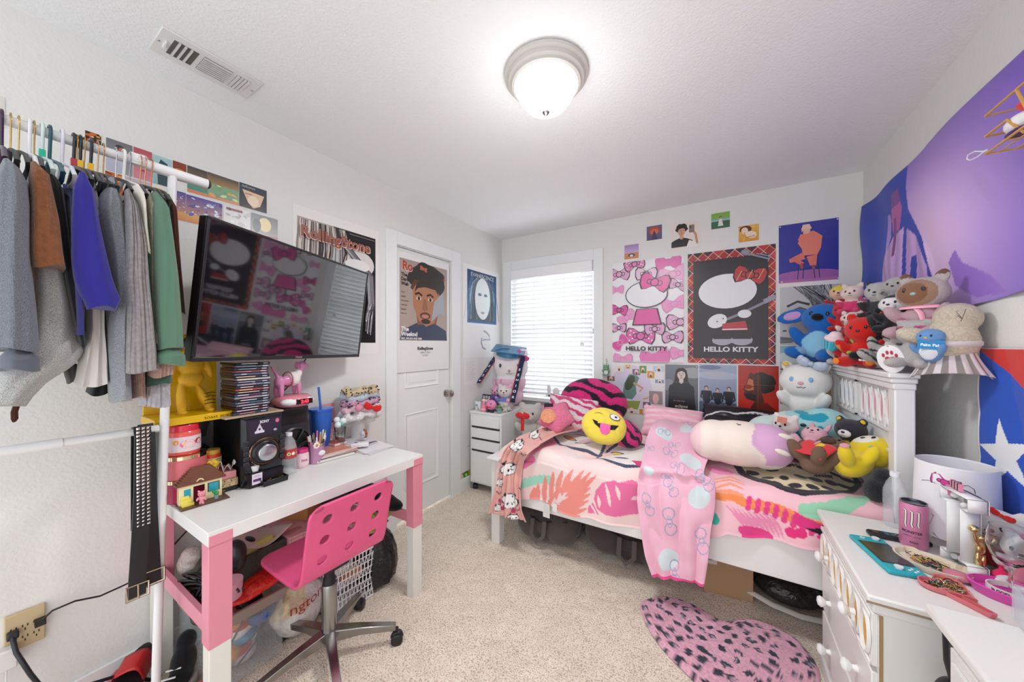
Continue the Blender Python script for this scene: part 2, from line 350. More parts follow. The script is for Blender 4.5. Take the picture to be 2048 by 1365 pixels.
# ceiling lamp
lp=thing('ceiling_light','round flush ceiling light with grey rim and frosted glass dome','lamp',(-.615,1.275,HC))
B('satin','#c4c0bb').lathe([(.001,-.0),(.165,0),(.172,-.006),(.170,-.016),(.158,-.022),(.155,-.034),(.143,-.04),(.141,-.048),(.125,-.05)],48).done('rim',lp)
gd=B('satin','#ffffff'); gd.k=[('satin',1.6)]; gd.kind=('satin',1.6)
gd.lathe([(.128,-.046),(.131,-.056),(.126,-.064),(.120,-.07),(.108,-.10),(.085,-.128),(.05,-.147),(.012,-.153),(.001,-.153)],48).done('glass_dome',lp)
B('metal','#b9b6b2').lathe([(.001,-.15),(.013,-.152),(.015,-.158),(.009,-.166),(.001,-.17)],16).done('finial',lp)
L=bpy.data.lights.new('ceiling_bulb_and_fill','AREA'); L.shape='DISK'; L.size=.26; L.energy=LAMP_W*1.5; L.color=(.99,.995,1); lo=bpy.data.objects.new('ceiling_bulb_and_fill',L); COL.objects.link(lo); lo.parent=lp; lo.location=(0,0,-.172)
L=bpy.data.lights.new('added_ceiling_fill','POINT'); L.energy=LAMP_W*.4; L.shadow_soft_size=.13; L.color=(.99,.995,1); lo=bpy.data.objects.new('ceiling_bulb_and_fill',L); COL.objects.link(lo); lo.parent=lp; lo.location=(0,0,-.36)  # added unseen fill light, floating below the lamp to brighten the ceiling
# ceiling vent
vt=thing('ceiling_vent','white metal air vent with louvres in the ceiling','vent',(-1.745,.535,HC))
B('satin','#e3e2e0').box(-.085,.085,-.155,.155,-.006,0).done('face_plate',vt,bev=.003)
vb=B('matte','#5d5753'); vb.box(-.05,.05,-.115,-.045,-.007,-.0061); vb.box(-.05,.05,-.03,.06,-.007,-.0061); vb.box(-.05,.05,.075,.12,-.007,-.0061); vb.done('duct_opening',vt)
vs=B('satin','#dad8d5')
for y in(-.10,-.083,-.066): vs.box(-.05,.05,y-.003,y+.003,-.012,-.006)
for i in range(8): x=-.046+i*.0131; vs.box(x-.0025,x+.0025,-.03,.06,-.012,-.006)
for i in range(4): y=.08+i*.0115; vs.box(-.05,.05,y-.0045,y+.0045,-.011,-.006)
vs.done('louvre',vt)
for y in(-.145,.145): B('metal','#d0cecb').ell((0,y,-.007),(.006,.006,.003)).done('screw',vt)
B('satin','#eeeeee').box(-.02,.02,-.132,-.128,-.016,-.006).done('lever',vt)
# ---------------------------------------------------------------- posters, cards and flags on the walls
def bow(a,u,v,s,c,oc='#3b2a33',rot=0,dots=None,lw=.012):
    "a ribbon bow: two loops, two inner loops and a round knot"
    ca,sa=math.cos(rot),math.sin(rot)
    def P(x,y): return (u+(x*ca-y*sa)*s,v+(x*sa+y*ca)*s*a.asp)
    for g in(-1,1):
        L=[(0,.18),(.45,.55),(.85,.62),(1.05,.3),(1.0,-.25),(.78,-.62),(.4,-.5),(0,-.18)]
        if oc:
            a.poly([P(g*(x*1.0+ (lw/s if x>.1 else 0)),y+(lw/s if y>0 else -lw/s)) for x,y in L],oc)
        a.poly([P(g*x,y) for x,y in L],c)
        if dots:
            for x,y in((.5,.25),(.8,.1),(.62,-.2),(.85,-.35),(.75,.42)): a.ell(*P(g*x,y),.06*s,dots,n=8)
        for q in(0,1): a.ell(*P(g*.4,0),(.2-q*.055)*s,oc if q==0 and oc else c,rv=(.22-q*.06)*s,rot=rot,n=14)
    a.ell(u,v,.33*s,oc or c,n=18); a.ell(u,v,.33*s-lw,c,n=18)
def face(a,u,v,s,skin='#d9a98c',hair='#2a1d18',shirt='#222226',kind='short',look=0,dark='#2a1a16'):
    "head and shoulders of somebody; s = face half width"
    A=a.asp; Q=lambda x,y:(u+x*s,v+y*s*A)
    if kind=='long':
        a.poly([Q(*p) for p in((-1.35,.3),(-1.2,1.2),(-.5,1.75),(.4,1.8),(1.15,1.3),(1.4,.2),(1.55,-1.5),(1.35,-3),(-1.4,-3),(-1.6,-1.6))],hair)
    a.poly([Q(*p) for p in((-3,-4.2),(-2.7,-2.7),(-1.6,-2.1),(-.5,-1.7),(.5,-1.7),(1.6,-2.1),(2.7,-2.7),(3,-4.2))],shirt)
    a.poly([Q(*p) for p in((-.45,-.8),(.45,-.8),(.5,-1.8),(0,-2.2),(-.5,-1.8))],skin)
    if kind=='short': a.ell(*Q(0,.75),1.15*s,hair,rv=.95*s,n=26,wob=.05)
    if kind=='curly': a.ell(*Q(0,.9),1.5*s,hair,rv=1.35*s,n=40,wob=.07)
    P=[]
    for i in range(26):
        t=2*PI*i/26; x=math.cos(t)*.92; y=math.sin(t)*1.28-.02; 
        if y<-.2: x*=1-.28*((-y-.2)/1.1)
        P.append(Q(x,y))
    a.poly(P,skin)
    if kind=='long': a.poly([Q(*p) for p in((-1.0,.2),(-.9,1.15),(0,1.55),(.95,1.1),(1.0,.2),(.75,.7),(.1,1.05),(-.6,.75))],hair)
    if kind in('short','curly'): a.poly([Q(*p) for p in((-.98,.3),(-1.0,1.1),(-.2,1.6),(.8,1.35),(1.0,.4),(.8,.75),(.2,.95),(-.6,.8))],hair)
    for g in(-1,1):
        a.line([Q(g*.62+look*.1,.33),Q(g*.4+look*.1,.42),Q(g*.17+look*.1,.36)],.1*s,hair)
        a.ell(*Q(g*.38+look*.1,.1),.17*s,'#efe7e2',rv=.09*s,n=12); a.ell(*Q(g*.38+look*.13,.1),.085*s,dark,n=10)
    a.poly([Q(*p) for p in((-.08,.15),(.05,.15),(.2,-.33),(0,-.42),(-.2,-.33))],'#b98268' if skin>'#a' else skin)
    a.ell(*Q(0,-.68),.3*s,'#a4564f',rv=.09*s,n=14)
def scraps(a,cols,n=30,seed=1,s0=.03,s1=.12,box=(0,0,1,1)):
    r=random.Random(seed)
    for i in range(n):
        u=r.uniform(box[0],box[2]); v=r.uniform(box[1],box[3]); w=r.uniform(s0,s1)
        a.ell(u,v,w,r.choice(cols),rv=w*r.uniform(.2,.8),rot=r.uniform(-.6,.6),n=14,wob=.1)
def strands(a,cols,n,seed,f,w0=.004,w1=.014):
    r=random.Random(seed)
    for i in range(n):
        P=f(r,i/n); a.line(P,r.uniform(w0,w1),r.choice(cols))
# pink bow poster
def d(a):
    a.rect(0,0,1,1,'#eceaec')
    P1,P2,P3='#dba6c8','#d7559c','#e79ac5'
    bow(a,.10,.885,.15,P1,dots='#ecd0e2'); bow(a,.33,.97,.14,'#d983b3',dots='#ffffff',rot=.2); bow(a,.80,.95,.17,'#db66a8',None); bow(a,.86,.83,.18,'#e8a9cd','#d97fb6',.15)
    bow(a,.07,.73,.09,P3,'#d98ab9'); bow(a,.93,.73,.11,P1,'#3b2a33',-.3); bow(a,.10,.52,.12,P2,rot=-.1); bow(a,.88,.55,.15,P3,'#d98ab9',.2); bow(a,.22,.44,.13,P3,'#d98ab9',.6)
    bow(a,.10,.34,.1,P1); bow(a,.96,.38,.17,P1,dots='#f2dcec'); bow(a,.42,.255,.19,'#d96aa9',dots='#ffffff'); bow(a,.86,.24,.13,P1); bow(a,.12,.19,.12,P2,'#e08bbd',.8)
    bow(a,.97,.09,.13,P3,'#d97fb6'); bow(a,.62,.045,.2,'#e27ab4',None,.2); bow(a,.16,.02,.13,P3,'#d98ab9'); bow(a,.62,.32,.13,P1); bow(a,.5,.86,.14,'#e6c3d8','#3b2a33',-.1)
    # big generic cushion shape with a ribbon in place of the character
    a.ell(.5,.66,.30,'#3b2a33',rv=.2); a.ell(.5,.66,.287,'#e8e7ea',rv=.188); a.poly([(.36,.52),(.66,.52),(.72,.36),(.30,.36)],'#3b2a33'); a.poly([(.375,.515),(.645,.515),(.70,.37),(.32,.37)],'#dd5f9f')
    bow(a,.62,.77,.19,'#e0559b',dots=None,rot=-.25,lw=.015)
    a.text('HELLO KITTY',.5,.112,.062,'#2f2429',True,.5,1.12); a.line([(.17,.098),(.84,.098)],.003,'#8d8086'); a.text('®',.5,.082,.02,'#5a4b52',align=.5)
    a.rect(0,0,1,.006,'#d8c9d2')
sheet('poster','tall white poster covered with pink bows beside the window','poster',*wallB(-.816,-.253,1.179,2.041),d)
# black poster with tartan border
def d(a):
    a.rect(0,0,1,1,'#a52a30')
    r=random.Random(4)
    for i in range(9):
        for j in range(13):
            if 0<i<8 and 0<j<12: continue
            a.poly([(i/8-.06,j/12),(i/8,j/12-.04),(i/8+.06,j/12),(i/8,j/12+.04)],r.choice(['#33222c','#c8373a','#42273a','#d5484a','#241b22']))
    for i in range(-12,12):
        a.line([(i/8,0),(i/8+1.45,1)],.006,['#d9c187','#e8dcd4'][i%2]); a.line([(i/8+1,0),(i/8-.45,1)],.006,['#e8dcd4','#d9b573'][i%2])
    a.rect(.07,.045,.925,.925,'#2b2429')
    # round white shape with a tartan ribbon, guitar and boots, no face
    a.ell(.47,.635,.335,'#e6e5e8',rv=.235,n=32)
    bow(a,.73,.76,.17,'#b8393c','#1d1518',-.22); 
    for q in(-.12,0,.12): a.line([(.70+q,.72),(.76+q,.80)],.006,'#e2c98d')
    a.line([(.27,.33),(.62,.43),(.99,.555)],.032,'#8b8694'); a.line([(.88,.525),(1.0,.565)],.06,'#9d98a6'); a.ell(.36,.375,.12,'#e4e3e6',rv=.09,rot=.5); a.ell(.67,.43,.075,'#e4e3e6',rv=.055)
    a.poly([(.42,.35),(.68,.37),(.71,.29),(.42,.29)],'#b8393c'); a.line([(.42,.30),(.7,.30)],.014,'#e8e6ea')
    for u in(.42,.64): a.ell(u,.205,.12,'#a9a6b2',rv=.07); a.ell(u,.225,.105,'#2b2429',rv=.055); a.rect(u-.11,.18,u+.11,.215,'#a9a6b2')
    for u in(.36,.43,.5): a.ell(u,.395+(u-.43)*.35,.009,'#2b2429')
    a.line([(.66,.955),(.93,.88)],.02,'#8b96a6'); a.line([(.80,.935),(.95,.90),(.92,.86)],.012,'#9aa5b4'); a.ell(.68,.955,.05,'#8793a3',rv=.035,rot=-.5)
    a.text('HELLO KITTY',.51,.105,.066,'#dcd9dd',True,.5,1.12)
sheet('poster','large black poster with red tartan border and guitar','poster',*wallB(-.222,.334,1.182,2.043),d,base='#302a2e')
# singer on a stool
def d(a):
    a.rect(0,0,1,1,'#202b8e','#3a3a9c'); a.rect(0,0,1,.16,'#b86aa4','#4a3c98'); a.ell(.5,.13,.52,'#9b5aa0',rv=.09)
    for u,u2 in((.36,.33),(.44,.42),(.58,.62),(.66,.70)): a.line([(u,.40),(u2,.05)],.014,'#1a1c3c')
    a.line([(.37,.22),(.66,.22)],.01,'#1a1c3c'); a.line([(.34,.42),(.68,.42)],.03,'#1a1c3c')
    O='#e8836f'; a.poly([(.33,.66),(.42,.82),(.60,.84),(.74,.74),(.72,.55),(.66,.44),(.42,.44),(.40,.56)],O); a.poly([(.42,.5),(.18,.40),(.20,.34),(.46,.38)],'#dc7568'); a.poly([(.2,.40),(.40,.27),(.44,.32),(.28,.44)],'#d66f66')
    a.poly([(.48,.42),(.66,.44),(.64,.26),(.54,.26)],'#dd7868'); a.line([(.40,.31),(.40,.22)],.05,'#a04a54'); a.line([(.59,.27),(.60,.2)],.05,'#a04a54')
    a.ell(.47,.86,.075,'#e9b9a0',rv=.08); a.poly([(.39,.88),(.42,.96),(.53,.96),(.57,.88)],'#f0c8b4'); a.line([(.42,.85),(.40,.78)],.02,'#262a5c'); a.line([(.36,.7),(.41,.8)],.06,O)
sheet('poster','blue poster of a singer in orange sitting on a stool','poster',*wallB(.352,.666,1.757,2.166),d)
# monochrome close-up
def d(a):
    a.rect(0,0,1,1,'#b9b9bb'); a.rect(0,0,1,.35,'#c9c9ca','#bdbdbe')
    strands(a,['#5d5f63','#8c8d90','#73757a','#a3a4a6','#3f4246'],60,3,lambda r,t:[(r.uniform(.05,.6)+t*.3,1.02),(.45+t*.5+r.uniform(-.05,.05),.66),(.62+t*.45,.3),(.75+t*.3,-.02)],.008,.022)
    a.poly([(0,1),(.22,1),(.5,.75),(.62,.45),(.55,.12),(.4,0),(0,0)],'#c0c0c1'); a.line([(.12,.66),(.3,.74),(.5,.68)],.05,'#34363a')
    a.ell(.34,.57,.14,'#6d6f73',rv=.075); a.ell(.34,.57,.12,'#d8d8d9',rv=.05); a.ell(.34,.575,.05,'#5a5d62'); a.ell(.34,.575,.02,'#16181b'); a.line([(.2,.58),(.34,.64),(.48,.58)],.018,'#2c2e32')
    a.ell(.08,.24,.04,'#55575b',rv=.02); a.poly([(0,.14),(.2,.12),(.3,.1),(.2,.03),(0,.02)],'#77797d'); a.line([(0,.1),(.28,.1)],.01,'#3b3d41')
sheet('poster','black and white poster of half a face with one eye','poster',*wallB(.359,.678,1.324,1.728),d)
def d(a):
    a.rect(0,0,1,1,'#c9b695'); a.rect(0,.55,1,1,'#c3cbc8','#86b4c8'); a.ell(.2,.8,.3,'#cfdad9',rv=.12); a.rect(0,0,1,.25,'#a39789','#c4ae8c')
    a.line([(0,.6),(.3,.62),(.6,.6),(1,.62)],.03,'#6d6a50'); a.line([(.37,.6),(.38,.72)],.02,'#4b4a3a'); a.ell(.38,.72,.06,'#5e6046',wob=.2)
    a.poly([(.34,.12),(.40,.42),(.46,.5),(.60,.5),(.70,.40),(.66,.3),(.55,.2)],'#cf9326'); a.poly([(.05,.10),(.3,.07),(.42,.14),(.4,.22)],'#c48a22'); a.ell(.08,.11,.07,'#33302e',rv=.035)
    a.ell(.52,.56,.09,'#a7a0a8',rv=.12); a.ell(.51,.59,.05,'#dcb8a2',rv=.065); a.poly([(.75,.3),(1,.6),(1,.34)],'#3f3d3a')
sheet('poster','desert photo poster of a person in a yellow jacket','poster',*wallB(.359,.676,.906,1.315),d)
# bottom row
def d(a):
    a.rect(0,0,1,1,'#e2dcdf','#e9e6ea'); a.ell(.45,.5,.36,'#d9cfe2',rv=.42); a.ell(.34,.42,.2,'#cfd2e4',rv=.25)
    a.poly([(.30,.30),(.34,.6),(.42,.78),(.52,.82),(.60,.72),(.54,.56),(.55,.4),(.48,.28)],'#6b9086'); a.ell(.44,.62,.07,'#4e5a44',rv=.15,rot=-.4); a.poly([(.26,0),(.30,.24),(.62,.26),(.55,0)],'#93a456'); a.line([(.5,.62),(.66,.52),(.6,.45)],.035,'#c9a183')
    a.line([(.66,.3),(.74,.33),(.78,.4)],.02,'#c6a24d')
    for u,v,w,h,c in((.03,.63,.14,.1,'#8d6b5c'),(.36,.9,.09,.08,'#d7b042'),(.48,.78,.14,.12,'#8a6a8d'),(.60,.82,.12,.15,'#7a9a4b'),(.73,.73,.12,.14,'#d8963c'),(.82,.86,.2,.12,'#bcd0e4'),(.86,.64,.15,.07,'#6fa2bf'),(.76,.22,.22,.26,'#9c8d92'),(.66,.12,.13,.13,'#7d5a83'),(.26,.06,.13,.11,'#8e7398'),(.60,.0,.2,.1,'#d2923a'),(.36,.0,.22,.08,'#ded6cb'),(.86,.06,.14,.12,'#7a6f8b'),(.18,.84,.14,.12,'#e6ddd0')):
        a.rect(u-.006,v-.004,u+w+.006,v+h+.004,'#f2f0ef'); a.rect(u,v,u+w,v+h,c); a.ell(u+w/2,v+h/2,w*.22,'#e8d2c4',rv=w*.3); a.line([(u+w/2,v+h*.5),(u+w/2,v+h*.1)],w*.2,'#4c3a3a')
    a.ell(.87,.33,.05,'#e3b8b0',rv=.09)
sheet('poster','pastel photo collage poster right of the window, lowest row','poster',*wallB(-.88,-.397,.735,1.158),d)
def d(a):
    a.rect(0,0,1,1,'#4d525b','#7c8087'); a.ell(.85,.85,.35,'#a3a6ab',rv=.18); a.ell(.1,.6,.2,'#8f9299',rv=.2)
    a.poly([(.08,0),(.12,.5),(.28,.68),(.72,.68),(.88,.5),(.95,0)],'#26262c'); face(a,.5,.80,.135,'#d8cbc6','#3a2722','#26262c','long')
    a.text('eclipse',.5,.17,.105,'#e8dcc8',False,.5); a.text('the twilight saga',.26,.29,.038,'#b9b2a8'); a.line([(.2,.1),(.8,.1)],.008,'#8e8a86'); a.line([(0,.66),(1,.66)],.006,'#8a8d92')
sheet('poster','dark film poster of a pale long haired woman','poster',*wallB(-.388,-.15,.748,1.163),d)
def d(a):
    a.rect(0,0,1,1,'#8d97b3','#a3adc6'); a.rect(0,0,1,.3,'#40495c','#6b7690'); a.ell(.5,.8,.6,'#b3bcd1',rv=.12); a.ell(.3,.95,.3,'#7480a0',rv=.07)
    a.text('Breaking Dawn',.5,.8,.068,'#d5b98c',False,.5,1.1); a.text('the twilight saga',.5,.88,.034,'#d5b98c',align=.5); a.text('part 2',.5,.745,.035,'#c9b08a',align=.5)
    for u,v,s in((.2,.56,1),(.5,.53,.9),(.8,.56,1)):
        a.line([(u,v-.25*s),(u-.08,v-.46*s)],.06*s,'#1d1f2a'); a.line([(u+.02,v-.25*s),(u+.06,v-.5*s)],.06*s,'#1b1d27')
        a.poly([(u-.13*s,v-.05),(u+.13*s,v-.05),(u+.09*s,v-.28*s),(u-.08*s,v-.28*s)],'#2a2c38'); a.line([(u-.12*s,v-.06),(u-.15*s,v-.18),(u-.05,v-.2)],.045*s,'#2a2c38'); a.line([(u+.12*s,v-.06),(u+.15*s,v-.2),(u+.08,v-.24)],.045*s,'#2a2c38')
        a.ell(u,v,.055*s,'#2c211f',rv=.07*s); a.ell(u,v-.01,.042*s,'#d6b2a0',rv=.058*s)
    for u in(.05,.12,.35,.65,.93): a.ell(u,.28,.03,'#565f74',rv=.04)
sheet('poster','blue grey film poster of three people running','poster',*wallB(-.143,.103,.76,1.17),d)
def d(a):
    a.rect(0,0,1,1,'#d42a20','#b1342a'); a.rect(0,0,1,.4,'#d8241c','#c93426')
    a.ell(.60,.66,.34,'#2c2320',rv=.32,n=40,wob=.045); a.poly([(.25,.75),(.30,.86),(.55,.8),(.58,.5),(.66,.3),(.5,.12),(.28,0),(.2,.03),(.42,.3),(.2,.34),(.14,.42),(.17,.5),(.12,.52),(.2,.6)],'#5b2c22')
    a.poly([(.22,.62),(.27,.74),(.38,.72),(.40,.52),(.26,.5),(.17,.53)],'#cd7b3c'); a.ell(.25,.58,.10,'#2e1414',rv=.065); a.ell(.25,.58,.085,'#a32a26',rv=.05); a.line([(.33,.58),(.52,.6)],.02,'#1f1512')
    a.poly([(.16,.42),(.28,.46),(.46,.42),(.44,.3),(.24,.33)],'#2c1d1a'); a.poly([(.3,0),(.55,.26),(.72,.28),(1,.12),(1,0)],'#7d251f'); a.ell(.8,.05,.24,'#241614',rv=.09); a.line([(.5,0),(.5,1)],.004,'#d9755f'); a.line([(0,.62),(1,.62)],.004,'#d9755f')
sheet('poster','red poster of a man in glasses seen in profile','poster',*wallB(.112,.352,.8,1.172),d)
# small square cards above the posters
def card(name,x0,x1,z0,z1,d,w=''): sheet('photo_card',name,'card',*wallB(x0,x1,z0,z1),d,group='square photo cards on the back wall')
def d(a): a.rect(0,0,1,1,'#c78a5c','#cf8f5a'); a.rect(0,.42,1,1,'#c9a9d6','#9a86b4'); a.ell(.5,.25,.25,'#5d4a3e',rv=.12); a.ell(.5,.22,.12,'#e8e2da',rv=.08)
card('small card with a lilac sky over orange sand',-.714,-.596,2.066,2.188,d)
def d(a): a.rect(0,0,1,1,'#5e5478','#6a6088'); a.ell(.5,.66,.36,'#b8573a',rv=.28); a.ell(.5,.56,.26,'#d87248',rv=.2); a.poly([(.3,0),(.42,.5),(.5,.68),(.58,.5),(.75,0)],'#453d5c')
card('small violet card with an orange halo round a dark figure',-.531,-.412,2.2,2.318,d)
def d(a): a.rect(0,0,1,1,'#eadfd6'); face(a,.36,.66,.14,'#d2a286','#2c2220','#221f22','curly',look=1); a.poly([(.52,.0),(.62,.3),(.85,.18),(.9,0)],'#ede6e0'); a.line([(.9,.12),(.84,.5),(.74,.66)],.08,'#cb9878'); a.rect(.62,.58,.8,.88,'#8d7a72'); a.ell(.67,.8,.03,'#2d2726')
card('larger square card of a dark haired man holding a phone',-.341,-.135,2.098,2.3,d)
def d(a): a.rect(0,0,1,1,'#3d6a4e','#3d6a4e'); a.rect(0,.62,1,1,'#86b94c','#7fae4a'); a.rect(0,.46,1,.62,'#a9c6c9','#7faab0'); a.poly([(.36,.15),(.44,.6),(.56,.6),(.66,.15)],'#e4e2dc'); a.ell(.5,.72,.07,'#3a2a26'); a.ell(.5,.7,.045,'#c99a83')
card('small green card of a person in a white dress',-.061,.06,2.213,2.332,d)
def d(a): a.rect(0,0,1,1,'#d99a34','#e4b55a'); a.ell(.35,.75,.3,'#5e2f22',rv=.22); a.ell(.3,.68,.17,'#efd9c0',rv=.2); a.ell(.62,.4,.28,'#f0ddc9',rv=.2,rot=-.4); scraps(a,['#efc25c','#c87b28','#f6e7c8'],12,4,.04,.09); a.line([(.4,.25),(.8,.3)],.03,'#c4553f')
card('small golden yellow card of a lying person',.115,.238,2.085,2.205,d)
# left wall collage
def tile(label,y0,y1,z0,z1,d): sheet('photo_card',label,'card',*wallL(y0,y1,z0,z1),d,group='album sized cards on the left wall')
def d(a): a.rect(0,0,1,1,'#2b1a16'); scraps(a,['#c8622a','#e6a24a','#5e2b1c','#f0c98a'],22,2,.08,.3)
tile('small dark red and gold card, leftmost of the upper row',.252,.29,2.04,2.112,d)
def d(a): a.rect(0,0,1,1,'#9a9aa3','#6f7076'); a.poly([(0,.0),(0,.55),(.35,.75),(.6,.5),(.7,0)],'#b9bccd'); a.ell(.5,.8,.16,'#3d3838'); a.ell(.58,.72,.12,'#b0705e',rv=.18)
tile('grey card of a bowing man in white behind the rail',.302,.37,1.99,2.112,d)
def d(a): a.rect(0,0,1,1,'#d98a97','#b8505c'); a.ell(.5,.6,.4,'#e3a3a8',rv=.55); a.ell(.5,.3,.14,'#a82c48',rv=.07)
tile('pink card of a close lipsticked mouth',.373,.425,1.99,2.112,d)
def d(a): a.rect(0,0,1,1,'#8fb7c0','#a8cdd0'); a.poly([(.25,0),(.2,.6),(.4,.9),(.75,.8),(1,.3),(1,0)],'#2e4a50'); a.ell(.36,.6,.13,'#c58a66',rv=.18)
tile('teal card of a person turning their head',.428,.484,1.99,2.108,d)
def d(a): a.rect(0,0,1,1,'#8a3a1c'); a.ell(.5,.5,.42,'#c8701f',rv=.3); a.ell(.5,.48,.3,'#eaa63a',rv=.16)
tile('amber brown card with a glowing oval',.487,.53,2.03,2.11,d)
def d(a): a.rect(0,0,1,1,'#3c8f84','#6f9a6a'); a.rect(0,.55,1,1,'#7a6a4c','#43403e'); a.rect(0,0,1,.12,'#d9825a'); a.line([(0,.56),(.5,.5),(1,.44)],.05,'#d08a5a'); a.ell(.85,.3,.1,'#c8623c',rv=.05)
tile('green and charcoal card of a blurred road at night, left',.533,.602,1.995,2.11,d); 
def d(a): a.rect(0,0,1,1,'#7ba888','#86a46e'); a.rect(0,.6,1,1,'#a58052','#4a4744'); a.rect(0,0,1,.1,'#dd8b60'); scraps(a,['#d9e0a0','#e2a860','#6fa07a'],12,8,.05,.12,(0,.1,1,.6))
tile('green blurred night lights card, middle of the upper row',.603,.72,1.997,2.111,d)
def d(a): a.rect(0,0,1,1,'#2f2d30','#35404c'); a.poly([(.1,.75),(.9,.7),(.75,.2),(.5,.05),(.3,.25)],'#e2c1a0'); a.ell(.5,.35,.2,'#f0dcc0',rv=.22); a.text('deftones',.08,.85,.1,'#b9c3cc'); a.line([(.2,.6),(.45,.62)],.03,'#8a5c44')
tile('dark card with a glowing close face, right end of upper row',.722,.839,1.998,2.114,d)
def d(a): a.rect(0,0,1,1,'#d8935a','#4b449a'); a.rect(0,0,1,.3,'#d9803a','#d8a860'); scraps(a,['#9fb3dc','#5a58b0','#e8ecf5','#32348a'],34,5,.03,.08,(0,.3,1,1))
tile('blue speckled card with an orange foot, left',.487,.528,1.862,1.985,d); tile('blue speckled card with an orange foot, right',.53,.655,1.862,1.982,d)
def d(a): a.rect(0,0,1,1,'#e3e0e0'); scraps(a,['#f2f0f0','#cfcaca','#b5afb0'],24,6,.05,.12); a.rect(.1,.86,.7,.95,'#8c4b44'); a.ell(.22,.9,.06,'#3c3338')
tile('white frosty card half hidden by the television',.66,.767,1.87,1.98,d)
def d(a): a.rect(0,0,1,1,'#b9b4b0','#7b8288'); a.ell(.5,.6,.24,'#efdca6',rv=.3); a.ell(.2,.5,.15,'#6c7278',rv=.3); a.rect(0,0,1,.14,'#d8a9b0'); a.line([(0,.1),(1,.12)],.03,'#a4505c')
tile('card of a pale lit head over a pink strip',.772,.89,1.868,1.982,d)
def d(a):
    a.rect(0,0,1,1,'#c7622e'); scraps(a,['#e6a24a','#7d3a20','#f2c58a'],14,9,.1,.25)
tile('orange card seen between the hangers',.30,.345,1.87,1.985,d)
def d(a): a.rect(0,0,1,1,'#c8b8bc'); face(a,.45,.62,.16,'#d0a28c','#3b2c28','#4a3f42','short')
tile('card of two people standing close together',.35,.42,1.87,1.985,d)
def d(a): a.rect(0,0,1,1,'#e9e2dc'); a.rect(.05,.1,.5,.9,'#e4c66a'); a.ell(.75,.6,.14,'#d8563c',rv=.08); a.ell(.72,.25,.16,'#d8563c',rv=.05)
tile('cream card with red flowers and a yellow page',.424,.483,1.87,1.985,d)
sheet('paper','blank corner of cream paper taped above the rail','paper',*wallL(.04,.088,2.03,2.13),None,base='#dcd9d1',k='paper')
# big magazine posters
def d(a):
    a.rect(.04,.09,.96,.93,'#1c1b1d'); r=random.Random(5)
    a.poly([(.04,.93),(.42,.93),(.34,.6),(.2,.5),(.04,.55)],'#b5a49b'); a.poly([(.4,.8),(.62,.82),(.55,.45),(.46,.2),(.36,.45)],'#4a484b'); a.ell(.72,.70,.22,'#ded9d7',rv=.16)
    strands(a,['#e6dcd6','#8e7f78','#3a3334','#c8bcb5'],90,8,lambda r,t:[(.06+t*.5,.92),(.05+t*.55+r.uniform(-.02,.02),.75),(.04+t*.5,.55+r.uniform(-.05,.1))],.005,.02)
    strands(a,['#e2e0e0','#9a9899','#55535a','#3a383c'],90,9,lambda r,t:[(.42+t*.2,.80),(.40+t*.25 if t<.5 else .82+(t-.5)*.2,.62),(.38+t*.28 if t<.5 else .84+(t-.5)*.2,.4),(.42+t*.25 if t<.5 else .80+(t-.5)*.2,.15+r.uniform(0,.2))],.003,.010)
    a.ell(.7,.68,.16,'#e9e6e4',rv=.07)
    a.text('RollingStone',.055,.795,.125,'#e6c9bb',True,0,.93); a.text('RollingStone',.06,.80,.116,'#9a5a4a',True,0,.985)
    a.line([(.6,.905),(.93,.905)],.004,'#b9b2ae')
sheet('poster','big black and white magazine poster behind the television','poster',*wallL(.964,1.508,1.262,2.096),d,base='#eceae7',curl=1)
